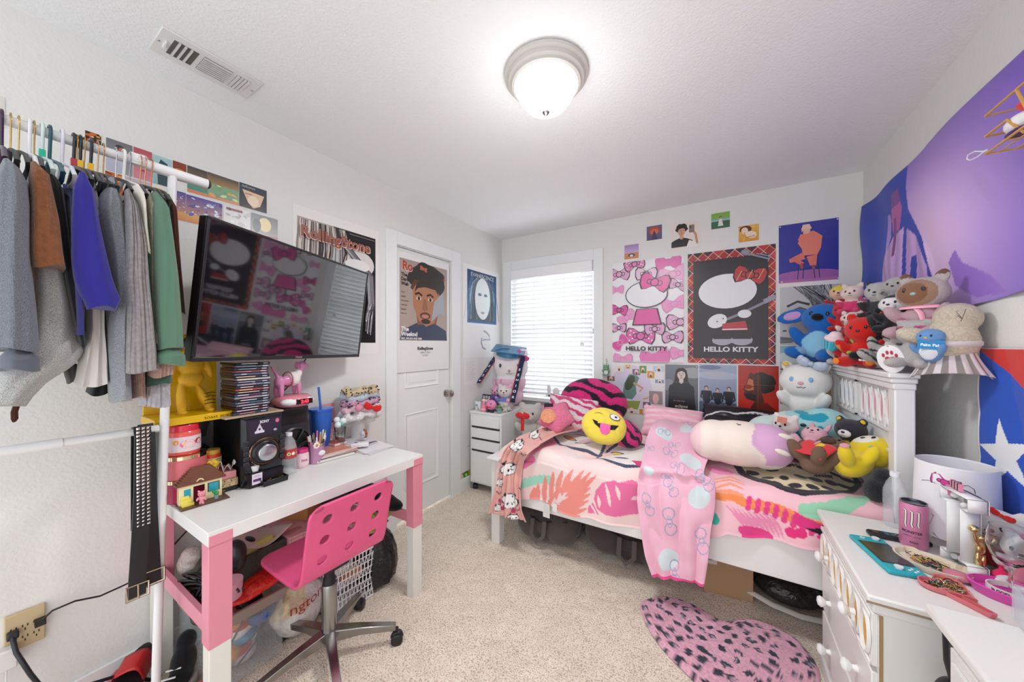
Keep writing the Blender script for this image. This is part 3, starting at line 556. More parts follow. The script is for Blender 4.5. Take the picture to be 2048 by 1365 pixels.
def d(a):
    S=(.045,.265,.955,.945); a.rect(*S,'#b3a297','#a5968d')
    a.poly([(.05,.27),(.12,.36),(.35,.42),(.7,.42),(.93,.36),(.95,.27)],'#3c465e'); a.poly([(.36,.40),(.72,.42),(.78,.55),(.32,.55)],'#8d5a42')
    a.ell(.55,.80,.36,'#33302e',rv=.24,n=40,wob=.05); a.ell(.38,.73,.14,'#5a3c2c',rv=.1,wob=.08)
    a.poly([(.28,.56),(.27,.70),(.34,.76),(.7,.76),(.80,.68),(.78,.52),(.66,.42),(.52,.39),(.38,.44)],'#b27a58'); a.poly([(.34,.76),(.3,.68),(.36,.72),(.5,.74),(.7,.73),(.77,.68),(.72,.8),(.45,.82)],'#3a2e2a')
    a.poly([(.62,.44),(.80,.52),(.90,.50),(.86,.72),(.68,.62)],'#a7a9b0')
    for u in(.38,.60): a.line([(u-.07,.665),(u,.68),(u+.06,.66)],.028,'#2a1c16'); a.ell(u,.632,.045,'#e2d4c8',rv=.024); a.ell(u,.632,.024,'#2a1a12')
    a.poly([(.47,.63),(.52,.63),(.55,.54),(.49,.525),(.44,.54)],'#9a6446'); a.ell(.50,.485,.10,'#5e3a2c',rv=.05); a.ell(.50,.48,.07,'#c08474',rv=.03); a.ell(.51,.435,.09,'#3a2a22',rv=.035)
    a.text('Ro',.08,.85,.125,'#e9ddd4',True,0,.95); a.text('Ro',.085,.855,.118,'#b8402e',True,0,.97); a.text('lling',.40,.885,.06,'#d0705c',True); a.text('e',.86,.83,.06,'#b8402e',True)
    for i,t in enumerate(('The','Dark','Web')): a.text(t,.07,.80-i*.038,.045,'#2c2522',True)
    for i,t in enumerate(('PLUS','Inside','the hidden','internet','Reagan','lives on')): a.text(t,.07,.66-i*.035,.022,'#574a44')
    for i,t in enumerate(('The','Weeknd')): a.text(t,.07,.345-i*.042,.058,'#f0ece8',True)
    a.text('SEX, DRUGS AND R&B',.07,.275,.026,'#f0ece8',True)
    a.text('RollingStone',.5,.185,.042,'#3a3a44',True,.5); a.text('NOV 5, 2015',.5,.155,.024,'#4a4a52',align=.5); a.text('US $4.99',.5,.13,.02,'#6a6a70',align=.5)
sheet('poster','magazine cover poster of a bearded man on the closet door','poster',(XL-.0015,1.665,1.12),(0,.555,0),(0,0,.89),(1,0,0),d,base='#e9e8e6')
def d(a):
    a.rect(.10,.38,.9,.95,'#2f6fae','#24466e'); a.ell(.5,.66,.34,'#8fb4cf',rv=.36); a.poly([(.14,.4),(.24,.8),(.4,.9),(.62,.9),(.78,.78),(.86,.4)],'#4f5c68')
    strands(a,['#3a4450','#6b7a86','#9fb0bd'],24,3,lambda r,t:[(.2+.6*t,.88),(.12+.76*t if abs(t-.5)>.25 else .5+(t-.5)*1.6,.7),(.14+.72*t if abs(t-.5)>.25 else .5+(t-.5)*1.9,.42)],.004,.01)
    a.ell(.5,.655,.21,'#e9eef1',rv=.34); a.ell(.42,.7,.05,'#6f8596',rv=.025); a.ell(.58,.7,.05,'#6f8596',rv=.025); a.ell(.5,.5,.05,'#9aa6b2',rv=.02)
    a.text('EVANESCENCE',.5,.885,.065,'#e8edf0',False,.5,1.05)
    a.line([(.52,.30),(.6,.285),(.68,.25),(.70,.2),(.52,.2)],.022,'#9aa0ac'); a.line([(.48,.22),(.46,.17),(.50,.11),(.58,.09)],.022,'#8288a0'); a.line([(.46,.19),(.72,.205)],.016,'#b3b7c0')
sheet('poster','white poster with a small blue portrait between door and corner','poster',*wallL(2.405,3.0,1.20,2.07),d,base='#eeeeed')
def d(a):
    for i in range(11): a.line([(.1,.88-i*.07),(.5,.885-i*.07),(rnd(.6,.88),.88-i*.07)],.012,'#b9bcc4')
sheet('paper','handwritten white note under the blue portrait poster','paper',*wallL(2.42,2.63,.955,1.19),d,base='#eceae8',k='paper')
def d(a):
    a.ell(.78,.62,.03,'#6b6b70'); a.line([(.7,.6),(.76,.66),(.84,.6)],.02,'#8a8a90')
sheet('paper','long white sheet hanging low beside the drawer unit','paper',*wallL(2.35,2.515,.175,.515),d,base='#e4e2e1',k='paper')
def d(a): a.rect(0,0,1,1,'#c8645a'); a.poly([(0,.2),(.4,1),(1,1),(1,.35)],'#e0b428'); a.ell(.55,.55,.28,'#3f8a3c',rv=.3); a.ell(.6,.55,.1,'#bfe08a'); a.ell(.15,.3,.18,'#e8b8a8',rv=.3)
sheet('sticker_card','small bright yellow and green picture below the white sheet','card',*wallL(2.36,2.51,.095,.165),d)
# tapestry: cloth with soft folds on the right wall
def tz(u): return 2.204-.035*math.sin(PI*u)*0-.012*abs(math.sin(u*9))
def tap():
    b=B('fabric','#8a5fc8'); Y0,Y1=3.01,1.42; NU,NV=260,120
    shapes=[]
    def fn(u,v):
        y=Y0+(Y1-Y0)*u; zt=2.204-.02*math.sin(PI*min(1,u*2))-.0; zb=1.447+.085*max(0,(u-.5))*1.2
        if u<.55: zb=1.447
        z=zb+(zt-zb)*v; f=.010+.009*math.sin(u*22+v*2)*(1-v*.7)+.007*math.sin((u+v*.6)*16)
        return (XR-.006-abs(f),y,z)
    H=lambda s:np.array(lin(s))
    def inside(P,x,y):
        c=False
        for i in range(len(P)):
            a=P[i-1];q=P[i]
            if (a[1]>y)!=(q[1]>y) and x<(q[0]-a[0])*(y-a[1])/(q[1]-a[1])+a[0]: c=not c
        return c
    hair=[(.20,.6),(.19,.95),(.24,1.0),(.30,.9),(.31,.7),(.37,.45),(.42,.18),(.36,.3),(.30,.55),(.27,.62),(.24,.55),(.2,.3),(.17,.45)]
    coat=[(.12,.32),(.17,.5),(.22,.6),(.28,.62),(.33,.52),(.39,.3),(.39,0),(.16,0)]
    facep=[(.20,.72),(.215,.9),(.26,.9),(.275,.75),(.25,.62),(.215,.62)]
    arm=[(.50,.25),(.53,.3),(.55,.22),(.62,.12),(.66,.02),(.58,.03),(.52,.12)]
    def vcf(u,v):
        u0=u; g=math.exp(-(((u-.5)/.29)**2+((v-.36)/.55)**2)); c=H('#7350c8')*(1-g)+H('#ecc8f2')*g
        c=c*(1-.5*max(0,v-.75))
        u=(u-.04)/1.15
        if u<.17+.06*(v<.3): c=H('#173fb8') if u<.145 else H('#2046be')
        if u<.30 and v>.80-.3*(u-.1) and u<.22+.1*v: c=H('#173ab0')
        if inside(hair,u,v): c=H('#1c3ab0')
        if inside(coat,u,v):
            c=H('#cfa8e6')*(.9+.15*math.sin(u*130+v*8))
            if abs(u-.29-.01*math.sin(v*9))<.008 or (abs(u-.33-.05*(.3-v))<.012 and v<.4): c=H('#2f3fae')
        if inside(facep,u,v): c=H('#b85aa8') if v<.8 else H('#7d3f98')
        if abs(u-.225)<.008 and .45<v<.72: c=H('#7c3f86')
        if inside(arm,u,v): c=H('#9a6fd0')
        return tuple(c)
    b.grid(fn,NU,NV,vcf=vcf)
    o=b.done('tapestry',sol=.0015); tag(o,'purple and blue cloth tapestry of a singer on the right wall','tapestry')
tap()
# flag
def flag():
    b=B('fabric'); Y0,Y1,Z0,Z1=1.868,.95,.63,1.312
    def star(x,y):
        a=math.atan2(y,x)+math.radians(22); r=math.hypot(x,y); k=2*PI/5; q=abs((a-PI/2)%k-k/2); 
        R,r0=.118,.046; t=(k/2-q)/(k/2); return r<(r0*R*math.sin(k/2))/(r0*math.sin(t*k/2)+R*math.sin(k/2-t*k/2)) if True else False
    def vcf(u,v):
        x=(Y0-Y1)*u; y=(Z1-Z0)*v; h=Z1-Z0
        if x<.012: return lin('#f0efef')
        if abs(y-h/2)<(h/2)*(1-x/(h*.87)):
            return lin('#f1f2f4') if star(x-.128,y-h/2) else lin('#1551c4')
        return lin('#d92a22') if int(v*5)%2==0 else lin('#f1f0f0')
    b.grid(lambda u,v:(XR-.006-.008*abs(math.sin(u*9+v*2))-.003*abs(math.sin(v*14)),Y0+(Y1-Y0)*u,Z0+(Z1-Z0)*v),300,220,vcf=vcf)
    o=b.done('flag',sol=.001); tag(o,'blue, red and white flag with a white star on the right wall','flag')
flag()
# push pins
for i,(x,z) in enumerate(((.36,2.155),(.66,2.155),(.37,1.765),(.665,1.765),(.366,1.716),(.672,1.716),(-.16,1.15))):
    p=B('gloss','#e4e2de').ell((x,3.045,z),(.005,.004,.005),n=8).done('push_pin'); tag(p,['clear pin in the blue singer poster','clear pin in the half face poster','clear pin in the dark film poster'][0 if i<4 else 1 if i<6 else 2],'pin','push pins in the posters')
# ---------------------------------------------------------------- garment rack, hangers and clothes
rk=thing('garment_rack','white metal garment rack standing along the left wall','clothes rack',(-1.68,.38,0))
RY=lambda px,py:at(px,py,X=-1.68).y-.38
pts=[at(312,1365,X=-1.68),at(345,352,X=-1.68)]; dv=(pts[1]-pts[0])/(pts[1].z-pts[0].z)
foot=pts[0]-dv*(pts[0].z-.02)-V((-1.68,.38,0)); top=pts[1]-V((-1.68,.38,0))
B('satin','#e9e9ea').tube([foot,top],.0125,14).done('post',rk)
B('satin','#e9e9ea').tube([(0,-.75,1.945),(0,.062,1.942)],.0145,14).done('hanging_rail',rk)
rb=B('satin','#f1f1f1').tube([(0,-.04,1.942),(0,.128,1.94)],.0175,14); rb.box(-.012,.012,-.075,-.035,1.93,1.966,'#f1f1f1'); rb.done('rail_sleeve',rk,bev=.002)
B('matte','#33373c').ell((0,.13,1.94),(.0165,.01,.0165)).done('end_cap',rk)
lb=B('satin','#e9e9ea').tube([(0,-.75,1.031),(0,-.005,1.031)],.0125,14); lb.tube([(0,-.75,1.031),(0,-.21,1.031)],.0145,14); lb.done('cross_bar',rk)
B('satin','#e9e9ea').tube([(-.22,foot.y,.022),(.24,foot.y,.022)],.012,12).done('foot_bar',rk)
HG=[]
def hanger(px,c,k,tagc=None,i=0,lab=''):
    y=at(px,290,X=-1.68).y; h=thing('clothes_hanger',lab,'hanger',(-1.68,y,1.945),rz=rnd(-.02,.02))
    r=.0038 if k=='gloss' else .0017; w=.205; cc=c
    hb=B(k,c); P=[(.021*math.cos(a),0,.021*math.sin(a)) for a in [math.radians(q) for q in range(200,-41,-20)]]
    P=[(p[0],0,p[2]) for p in P]+[(.004,0,-.055),(0,0,-.085)]
    hb.tube(P,[r]*len(P),8); hb.done('hook',h)
    body='#1d1c20' if k=='metal' else c
    sb=B('satin' if k=='gloss' else 'fabric',body); sb.tube([(0,0,-.08),(.05,0,-.095),(.15,0,-.13),(w,0,-.168),(.18,0,-.182),(0,0,-.186),(-.18,0,-.182),(-w,0,-.168),(-.15,0,-.13),(-.05,0,-.095),(0,0,-.08)],.005,8); sb.done('shoulder_bar',h)
    if tagc: B('gloss',tagc).box(-.008,.008,-.006,.006,-.078,-.055).done('size_tag',h,bev=.001)
for a in ((3,'#3a2640','gloss',None,'dark plum plastic hanger at the left edge of the rail'),(21,'#c9a75e','metal',None,'gold hooked velvet hanger beside the dark plum one'),(37,'#cfae68','metal',None,'second gold hooked velvet hanger left of the first white one'),
 (59,'#e8e6ea','gloss',None,'white plastic hanger above the brown top'),(68,'#b79a58','metal',None,'thin gold hook close behind the first white hanger'),(84,'#cfe0dd','gloss','#1fb795','pale clear hanger with a teal clip'),(99,'#1f5560','gloss',None,'dark teal plastic hanger'),
 (124,'#dcdbe4','gloss',None,'white plastic hanger between the teal and black ones'),(147,'#26272b','gloss','#b23a48','black hanger with a red size tag'),(153,'#c5a45c','metal',None,'gold hook between two black hangers'),(160,'#26272b','gloss','#e0b42a','black hanger with a yellow tag, left of the blue top'),(168,'#c5a45c','metal',None,'gold hook right of the yellow tagged black hanger'),
 (181,'#2a2c33','gloss','#e8b420','wide black hanger with a yellow tag below the album cards'),(195,'#c9a678','metal',None,'copper wire hook right of the yellow tagged hangers'),(206,'#b98d62','metal',None,'darker copper wire hook left of the silver one'),(231,'#c3c3c8','metal',None,'silver wire hook left of the white plastic hanger'),
 (247,'#ecebe8','gloss',None,'white plastic hanger near the right end of the rail'),(259,'#9a9ca4','metal',None,'grey wire hook right of the white plastic hanger'),(280,'#c48f72','metal',None,'rose gold hook, third from the right end'),(289,'#cf9d80','metal',None,'rose gold hook, second from the right end'),(302,'#c2805f','metal',None,'rose gold hook, last before the rack post')):
    hanger(a[0],a[1],a[2],a[3],lab=a[4])
def lerp_rows(rows,n):
    ys=[r[0] for r in rows]; out=[]
    for i in range(n+1):
        y=ys[0]+(ys[-1]-ys[0])*i/n
        for a,b_ in zip(rows,rows[1:]):
            if a[0]<=y<=b_[0]+1e-6:
                t=(y-a[0])/(b_[0]-a[0]); t2=t; out.append((y,a[1]+(b_[1]-a[1])*t2,a[2]+(b_[2]-a[2])*t2)); break
    return out
def loft_rows(b,rows,X0,dep,c,k,fold=.12,ph=0,n=26,rib=0,yoff=0):
    R=[]; m=40
    for i,(y,xl,xr) in enumerate(lerp_rows(rows,n)):
        A=at(xl,y,X=X0); C_=at(xr,y,X=X0); cy=(A.y+C_.y)/2; hw=max(.006,(C_.y-A.y)/2); z=(A.z+C_.z)/2
        ring=[]
        e=min(1,.45+i*.18) if i<3 else 1
        for j in range(m):
            a=2*PI*j/m; q=1+fold*math.sin(3*a+ph+z*5)*.5+fold*.4*math.sin(7*a-ph*2+z*9)
            if rib and j%2: q-=rib
            cx=math.cos(a); sy=math.sin(a); sx_=math.copysign(abs(cx)**.75,cx); 
            ring.append((X0-dep/2+dep/2*e*sx_*q,cy-hw*e*sy*(1+fold*.25*math.sin(5*a+z*11+ph)),z+ (0.006*math.sin(a*2+ph) if i==n else 0)))
        R.append(ring)
    b.rings(R,c,k)
def garment(name,label,rows,X0,c,k='heather',dep=.1,hem=None,rib=0,cuff=None,cat='clothes',body=True,fold=.12,n=26):
    b=B(k,c); b.c=c; loft_rows(b,rows,X0,dep,c,k,ph=rows[0][1]*.7,rib=rib,fold=fold,n=n)
    A=at(rows[0][1],rows[0][0],X=X0); C_=at(rows[0][2],rows[0][0],X=X0); cy=(A.y+C_.y)/2
    if body:
        z1=min(1.835,A.z+.01); z0=hem or 1.35; R=[]
        for i in range(14):
            t=i/13; z=z1+(z0-z1)*t; xa=X0-dep*.5; xb=-1.90; mid=(xa+xb)/2; h=(xa-xb)/2*(.35+.65*min(1,t*6)); ring=[]
            for j in range(20):
                a=2*PI*j/20; ring.append((mid+h*math.copysign(abs(math.cos(a))**.4,math.cos(a)),cy+.013*math.sin(a)+.006*math.sin(a*2+z*7)+.004*math.sin(h*60*math.cos(a)),z))
            R.append(ring)
        b.rings(R,c,k)
    o=b.done(name); tag(o,label,cat)
    if cuff:
        cb=B('fabric',cuff[1]); loft_rows(cb,cuff[0],X0+.006,dep+.012,cuff[1],'fabric',fold=.05,n=6); cb.done('cuff',o)
    return o
garment('hoodie','dark grey heather hoodie at the left end of the rack',[(308,0,32),(325,-10,58),(400,-14,66),(500,-12,66),(600,-10,76),(700,-6,84)],-1.40,'#6c7079',cuff=([(698,-6,84),(741,-3,87)],'#5d626d'),dep=.12)
garment('sweater','light grey heather sweater hanging lowest, behind the brown top',[(338,55,76),(360,55,84),(450,52,88),(530,55,134),(600,60,150),(680,40,165),(705,20,175),(735,0,155),(770,-20,100),(814,-30,58)],-1.47,'#a6a6a3',dep=.14,n=34)
garment('crop_top','brown ribbed cropped top',[(316,58,86),(340,62,103),(430,64,123),(500,63,131),(532,66,137)],-1.41,'#7e4f32','knit',dep=.10)
garment('jacket','long black jacket between the brown and the blue tops',[(330,88,112),(360,95,130),(450,115,142),(550,128,155),(640,148,170),(690,163,177)],-1.47,'#232428','fabric')
garment('top','royal blue top with wide sleeves',[(341,155,182),(365,150,190),(450,147,205),(520,148,222),(560,153,233),(598,168,249),(616,180,236)],-1.41,'#302b84','fabric',dep=.06,fold=.14)
garment('shirt','white shirt hanging down below the blue top',[(350,186,197),(420,190,203),(500,190,203),(610,176,213),(660,178,213),(700,170,217),(771,157,223)],-1.50,'#dcd6d3','fabric',fold=.3)
garment('dress','black dress behind the white shirt',[(345,203,216),(420,203,222),(500,208,240),(620,207,232),(700,203,228),(789,180,228)],-1.56,'#17171b','fabric')
garment('hoodie','grey heather hoodie with mottled lower sleeve, right of the blue top',[(348,218,243),(375,206,250),(420,199,257),(500,222,262),(600,236,263),(640,226,263),(700,224,268),(760,228,270),(804,230,272)],-1.46,'#8d9095',dep=.12)
garment('cardigan','ribbed black and cream knit cardigan',[(372,256,272),(400,258,284),(480,259,300),(560,257,306),(620,261,312),(700,257,322),(744,255,327)],-1.42,'#9a9495','knit',rib=.10,dep=.11)
garment('blouse','short cream blouse on the rack above the knit cardigan',[(366,268,289),(400,280,297),(450,285,300),(504,295,304)],-1.44,'#ddd8cd','fabric')
garment('jacket','fuzzy cream fleece jacket behind the green sweatshirt',[(378,296,309),(420,299,317),(500,303,320),(600,307,320),(690,310,322)],-1.455,'#cfc3ae','fur')
garment('sweatshirt','sage green sweatshirt with rolled cuff',[(378,308,331),(400,314,344),(450,316,352),(550,318,365),(650,320,374),(697,324,377)],-1.41,'#5c7d69','fabric',cuff=([(694,320,380),(730,322,381)],'#577a65'),dep=.12)
garment('top','dark brown long sleeved top, last on the rail',[(384,331,352),(420,338,361),(500,346,366),(580,360,371),(626,367,373)],-1.50,'#4e2c22','fabric')
garment('sweater','pink ribbed knit cuff hanging left of the green hem',[(690,262,300),(740,265,296),(797,270,297)],-1.50,'#b99a8d','knit',rib=.1,body=False)
garment('sweater','pale pink knit cuff just under the green rolled cuff',[(700,310,350),(735,308,355),(753,306,354)],-1.47,'#c4a394','knit',rib=.1,body=False)
garment('shirt','dark green hem above the grey ribbed top',[(740,300,352),(769,296,352)],-1.50,'#41594e','fabric',body=False)
garment('top','light grey ribbed top, lowest hem beside the rack post',[(750,295,345),(780,291,347),(814,287,350)],-1.52,'#b3b0b4','knit',rib=.12,body=False)
garment('scarf','dark charcoal cloth end below the light grey sweater',[(728,128,166),(766,141,164)],-1.56,'#3c3a3b','fabric',body=False)
garment('belt_end','small dark brown strip dangling below the light grey sweater',[(800,24,46),(815,27,38),(825,21,37),(841,24,35)],-1.60,'#4a2a20','fabric',dep=.01,body=False,cat='strap')
# studded belts over the cross bar
def belt(name,label,P0,studs,w0=.036):
    root=thing(name,label,'belt',P0,rz=0)
    return root
bt=thing('studded_belt','black belt with three rows of metal pyramid studs over the cross bar','belt',(-1.665,.33,1.05))
pl=at(296,1175,X=-1.66)-V((-1.665,.33,1.05)); lb=B('satin','#1c1c1f')
Lp=[(-.02,.0,-.35),(-.02,0,-.03),(-.012,.0,-.004),(.008,0,.0),(.022,.0,-.03),(.026,-.002,-.2),(.028,-.008,-.36),(.026,-.014,pl.z+.05)]
def strap(b,P,w,th=.003,c='#1c1c1f',k='satin'):
    R=[]
    for i,p in enumerate(P):
        a=V(P[max(i-1,0)]); q=V(P[min(i+1,len(P)-1)]); d=(q-a).normalized(); n=d.cross(V((0,1,0))).normalized(); p=V(p)
        R.append([p+V((0,w/2,0))+n*th,p-V((0,w/2,0))+n*th,p-V((0,w/2,0))-n*th,p+V((0,w/2,0))-n*th])
    b.rings(R,c,k,sm=False)
strap(lb,Lp+[(.026,-.014,pl.z-.005)],.040); lb.done('strap',bt)
sd=B('chrome','#d9cfcb')
for i in range(27):
    z=-.004-i*.0123; x=.0285 if z<-.03 else .026
    for j in(-1,0,1):
        y=j*.0118-.012*max(0,-z-.2)*.6; s=.0045; sd.add([(x,y-s,z-s),(x,y+s,z-s),(x,y+s,z+s),(x,y-s,z+s),(x+.005,y,z)],[(0,1,4),(1,2,4),(2,3,4),(3,0,4),(0,3,2,1)])
sd.done('stud',bt)
bk=B('chrome','#cbb9a4'); zc=pl.z+.035; bk.tube([(.028,-.038,zc),(.028,.012,zc),(.028,.012,zc-.045),(.028,-.038,zc-.045)],.0042,8,loop=True); bk.tube([(.031,-.013,zc),(.033,-.013,zc-.045)],.0025,8); bk.done('buckle',bt)
b2=thing('leather_belt','plain black leather belt behind the studded one, buckle beside the post','belt',(-1.69,.345,1.05))
lb=B('satin','#202023'); strap(lb,[(-.02,0,-.3),(-.015,0,-.03),(0,0,-.002),(.02,0,-.03),(.026,.005,-.3),(.028,.014,-.55)],.038); lb.done('strap',b2)
bk=B('chrome','#cbb9a4'); bk.tube([(.03,-.008,-.5),(.03,.04,-.5),(.03,.04,-.545),(.03,-.008,-.545)],.0042,8,loop=True); bk.done('buckle',b2)
# ---------------------------------------------------------------- television
TL,BL,BR,TR=V((-1.491,.463,1.764)),V((-1.53,.423,1.266)),V((-1.865,1.259,1.255)),V((-1.826,1.299,1.753))
cen=(TL+BL+BR+TR)/4; ux=((TR-TL)+(BR-BL)).normalized(); uz=((TL-BL)+(TR-BR)); uz=(uz-ux*uz.dot(ux)).normalized(); un=ux.cross(uz)*-1
if un.x<0: un=-un
TM=Matrix((( ux.x,-un.x,uz.x,cen.x),(ux.y,-un.y,uz.y,cen.y),(ux.z,-un.z,uz.z,cen.z),(0,0,0,1)))
TM=TM@Euler((math.radians(.9),0,math.radians(-1.8))).to_matrix().to_4x4()
tv=thing('television','large flat black television on a wall arm','television'); tv.matrix_world=TM
hw,hh=.45,.253
B('satin','#15161a').box(-hw,hw,.0,.035,-hh,hh).done('casing',tv,bev=.004)
fr=B('satin','#1d1f24')
for x0,x1,z0,z1 in((-hw,hw,hh-.010,hh),(-hw,hw,-hh,-hh+.016),(-hw,-hw+.010,-hh+.016,hh-.010),(hw-.010,hw,-hh+.016,hh-.010)): fr.box(x0,x1,-.006,.002,z0,z1)
fr.done('bezel',tv,bev=.002)
sc=B('matte').box(-hw+.009,hw-.009,-.003,.001,-hh+.015,hh-.009).done('screen',tv)
m,n_,bb=nm('screen_glass'); bb.inputs['Base Color'].default_value=(.006,.007,.009,1); bb.inputs['Roughness'].default_value=.045; bb.inputs['Specular IOR Level'].default_value=1.0; bb.inputs['IOR'].default_value=1.75
bb.inputs['Coat Weight'].default_value=.6; bb.inputs['Coat Roughness'].default_value=.04; sc.data.materials.clear(); sc.data.materials.append(m)
lg=B('metal','#d8d8dc'); Art(lg,.05,.012,lambda u,v,d:V((-.025+.05*u+.0,-.0065-d,-hh+.004+.012*v))).text('Hisense',.5,.1,.18,'#e2e2e6',True,.5); lg.done('maker_mark',tv)
B('satin','#17181c').box(-.10,.10,.036,.055,-.1,.1).done('mount_plate',tv,bev=.003)
ar=thing('wall_mount','black steel television arm fixed to the left wall','tv mount',(XL,.60,1.50))
ab=B('satin','#1b1c20'); ab.box(0,.02,-.02,.05,-.16,.16); ab.done('wall_plate',ar,bev=.002)
ab=B('satin','#24262b')
for z in(.10,-.10): ab.tube([(.02,0,z),(.12,-.06,z),(.27,.11,z)],.011,10); 
ab.box(.10,.14,-.07,-.04,-.12,.12); ab.box(.23,.26,.09,.12,-.12,.12); ab.done('arm',ar,bev=.002)
# ---------------------------------------------------------------- desk
DX0,DX1,DYa,DYb,DZt=-1.972,-1.352,.41,1.305,.74
dk=thing('desk','white desk with pink topped legs against the left wall','desk',(-1.66,.86,0))
def L_(b): b.M=Matrix.Translation((1.66,-.86,0)); return b
L_(B('satin','#e6e5e2')).box(DX0,DX1,DYa,DYb,DZt-.044,DZt).done('desktop',dk,bev=.0015)
for x,sx in((DX1,-1),(DX0,1)):
    for y,sy in((DYa,1),(DYb,-1)):
        xa,xb=sorted((x+sx*.004,x+sx*.056)); ya,yb=sorted((y+sy*.004,y+sy*.062))
        lg=L_(B('satin','#e4e2db')); lg.box(xa,xb,ya,yb,0,DZt-.044); o=lg.done('leg',dk,bev=.003)
        pk=L_(B('satin','#e08d9f')); pk.box(xa-.002,xb+.002,ya-.002,yb+.002,.372,DZt-.044)
        if sx<0: pk.box(x-.006,x+.0015,ya-.002,yb+.002+(.0),DZt-.046,DZt-.012)
        pk.done('pink_sleeve',o,bev=.002,label='pink painted upper half of the leg')
for y in(DYa+.02,DYb-.035):
    L_(B('satin','#e08d9f')).box(DX0+.056,DX1-.056,y,y+.018,.372,.425).done('side_rail',dk,bev=.002)
# ---------------------------------------------------------------- swivel chair
chr_=thing('swivel_chair','pink swivel chair with round holes in its back','chair',(-1.405,.825,0))
sh=B('satin','#e8588c')
prof=[(-.215,.436),(-.15,.428),(-.05,.424),(.04,.424),(.085,.43),(.112,.446),(.128,.475),(.14,.52),(.152,.58),(.168,.65),(.186,.72),(.192,.745)]
acc=[0]
for a,b_ in zip(prof,prof[1:]): acc.append(acc[-1]+math.dist(a,b_))
Ltot=acc[-1]
def pf(s):
    for i in range(len(prof)-1):
        if s<=acc[i+1]+1e-9: t=(s-acc[i])/(acc[i+1]-acc[i]); return V((prof[i][0]+(prof[i+1][0]-prof[i][0])*t,0,prof[i][1]+(prof[i+1][1]-prof[i][1])*t))
    return V((prof[-1][0],0,prof[-1][1]))
# a shell cut from a flat board with holes, then bent along the profile
import itertools
bm=bmesh.new(); Wd=.178; nx,ny=46,90
holes=[(y,acc[6]+d_,.0195) for y in(-.108,0,.108) for d_ in(.035,.118,.202)]
holes=[(y,s+.012,r) for y,s,r in holes]
def shell():
    step=Ltot/ny; vs={}; fs=[]
    def vid(i,j): return i*(ny+1)+j
    P=[]
    for i in range(nx+1):
        for j in range(ny+1):
            y=-Wd+2*Wd*i/nx; s=Ltot*j/ny
            # rounded corners
            rc=.045
            for (cs,sg) in ((0,1),(Ltot,-1)):
                ds=abs(s-cs)
                if ds<rc:
                    lim=Wd-rc+math.sqrt(max(0,rc*rc-(rc-ds)**2)); y=max(-lim,min(lim,y)) if abs(y)>lim else y
            for hy,hs,r in holes:
                d=math.hypot(y-hy,s-hs)
                if d<r and d>r*.45: y,s=hy+(y-hy)*r/d,hs+(s-hs)*r/d
                elif r<=d<r*1.25 and d>1e-6: pass
            P.append((y,s))
    for i in range(nx):
        for j in range(ny):
            q=[vid(i,j),vid(i+1,j),vid(i+1,j+1),vid(i,j+1)]; cy=sum(P[k][0] for k in q)/4; cs=sum(P[k][1] for k in q)/4
            if any(math.hypot(cy-hy,cs-hs)<r*.93 for hy,hs,r in holes): continue
            fs.append(tuple(q))
    return [(*pf(s)[:1],y,pf(s)[2]) for y,s in P],fs
vs_,fs_=shell(); sh.add(vs_,fs_,sm=True); so=sh.done('seat_shell',chr_); bm=bmesh.new(); bm.from_mesh(so.data); bmesh.ops.delete(bm,geom=[v for v in bm.verts if not v.link_faces],context='VERTS'); bm.to_mesh(so.data); bm.free()
md=so.modifiers.new('thick','SOLIDIFY'); md.thickness=.011; md.offset=-1
g='#9c9b99'
B('matte','#1a1a1d').lathe([(.02,.30),(.024,.30),(.024,.345),(.02,.35),(.02,.42)],20).done('gas_lift',chr_)
B('metal',g).lathe([(.03,.075),(.032,.08),(.029,.12),(.029,.315),(.026,.322)],24).done('column',chr_)
B('matte','#2a2a2e').box(-.06,.06,-.05,.05,.40,.418).done('seat_plate',chr_)
def star_leg(ang):
    b=B('metal',g); ca,sa=math.cos(ang),math.sin(ang); R=[]
    for r,w,z,h in((.02,.022,.105,.05),(.12,.018,.10,.034),(.26,.014,.078,.026),(.265,.013,.076,.024)):
        R.append([(r*ca-s*w*sa,r*sa+s*w*ca,z+q*h/2) for s,q in((1,1),(-1,1),(-.8,-1),(.8,-1))])
    b.rings(R,sm=False); o=b.done('base_leg',chr_,bev=.003)
    c=B('satin','#17171a'); X_=.27
    for s in(-.012,.012):
        c.M=T((X_*ca-s*sa,X_*sa+s*ca,.026),(0,PI/2,ang+PI/2)); c.lathe([(.001,-.009),(.02,-.009),(.025,-.006),(.025,.006),(.02,.009),(.001,.009)],22)
    c.M=Matrix(); c.tube([(X_*ca,X_*sa,.026),(X_*ca,X_*sa,.072)],.007,10); c.M=T((X_*ca,X_*sa,.034)); c.ell((0,0,0),(.028,.014,.022),rot=(0,0,ang)); c.done('caster',o)
a0=math.atan2(.17,.155)
for i in range(5): star_leg(a0+i*2*PI/5)
# ---------------------------------------------------------------- things on the desk
D=.741
def desk_at(px,py): return at(px,py,z=D)
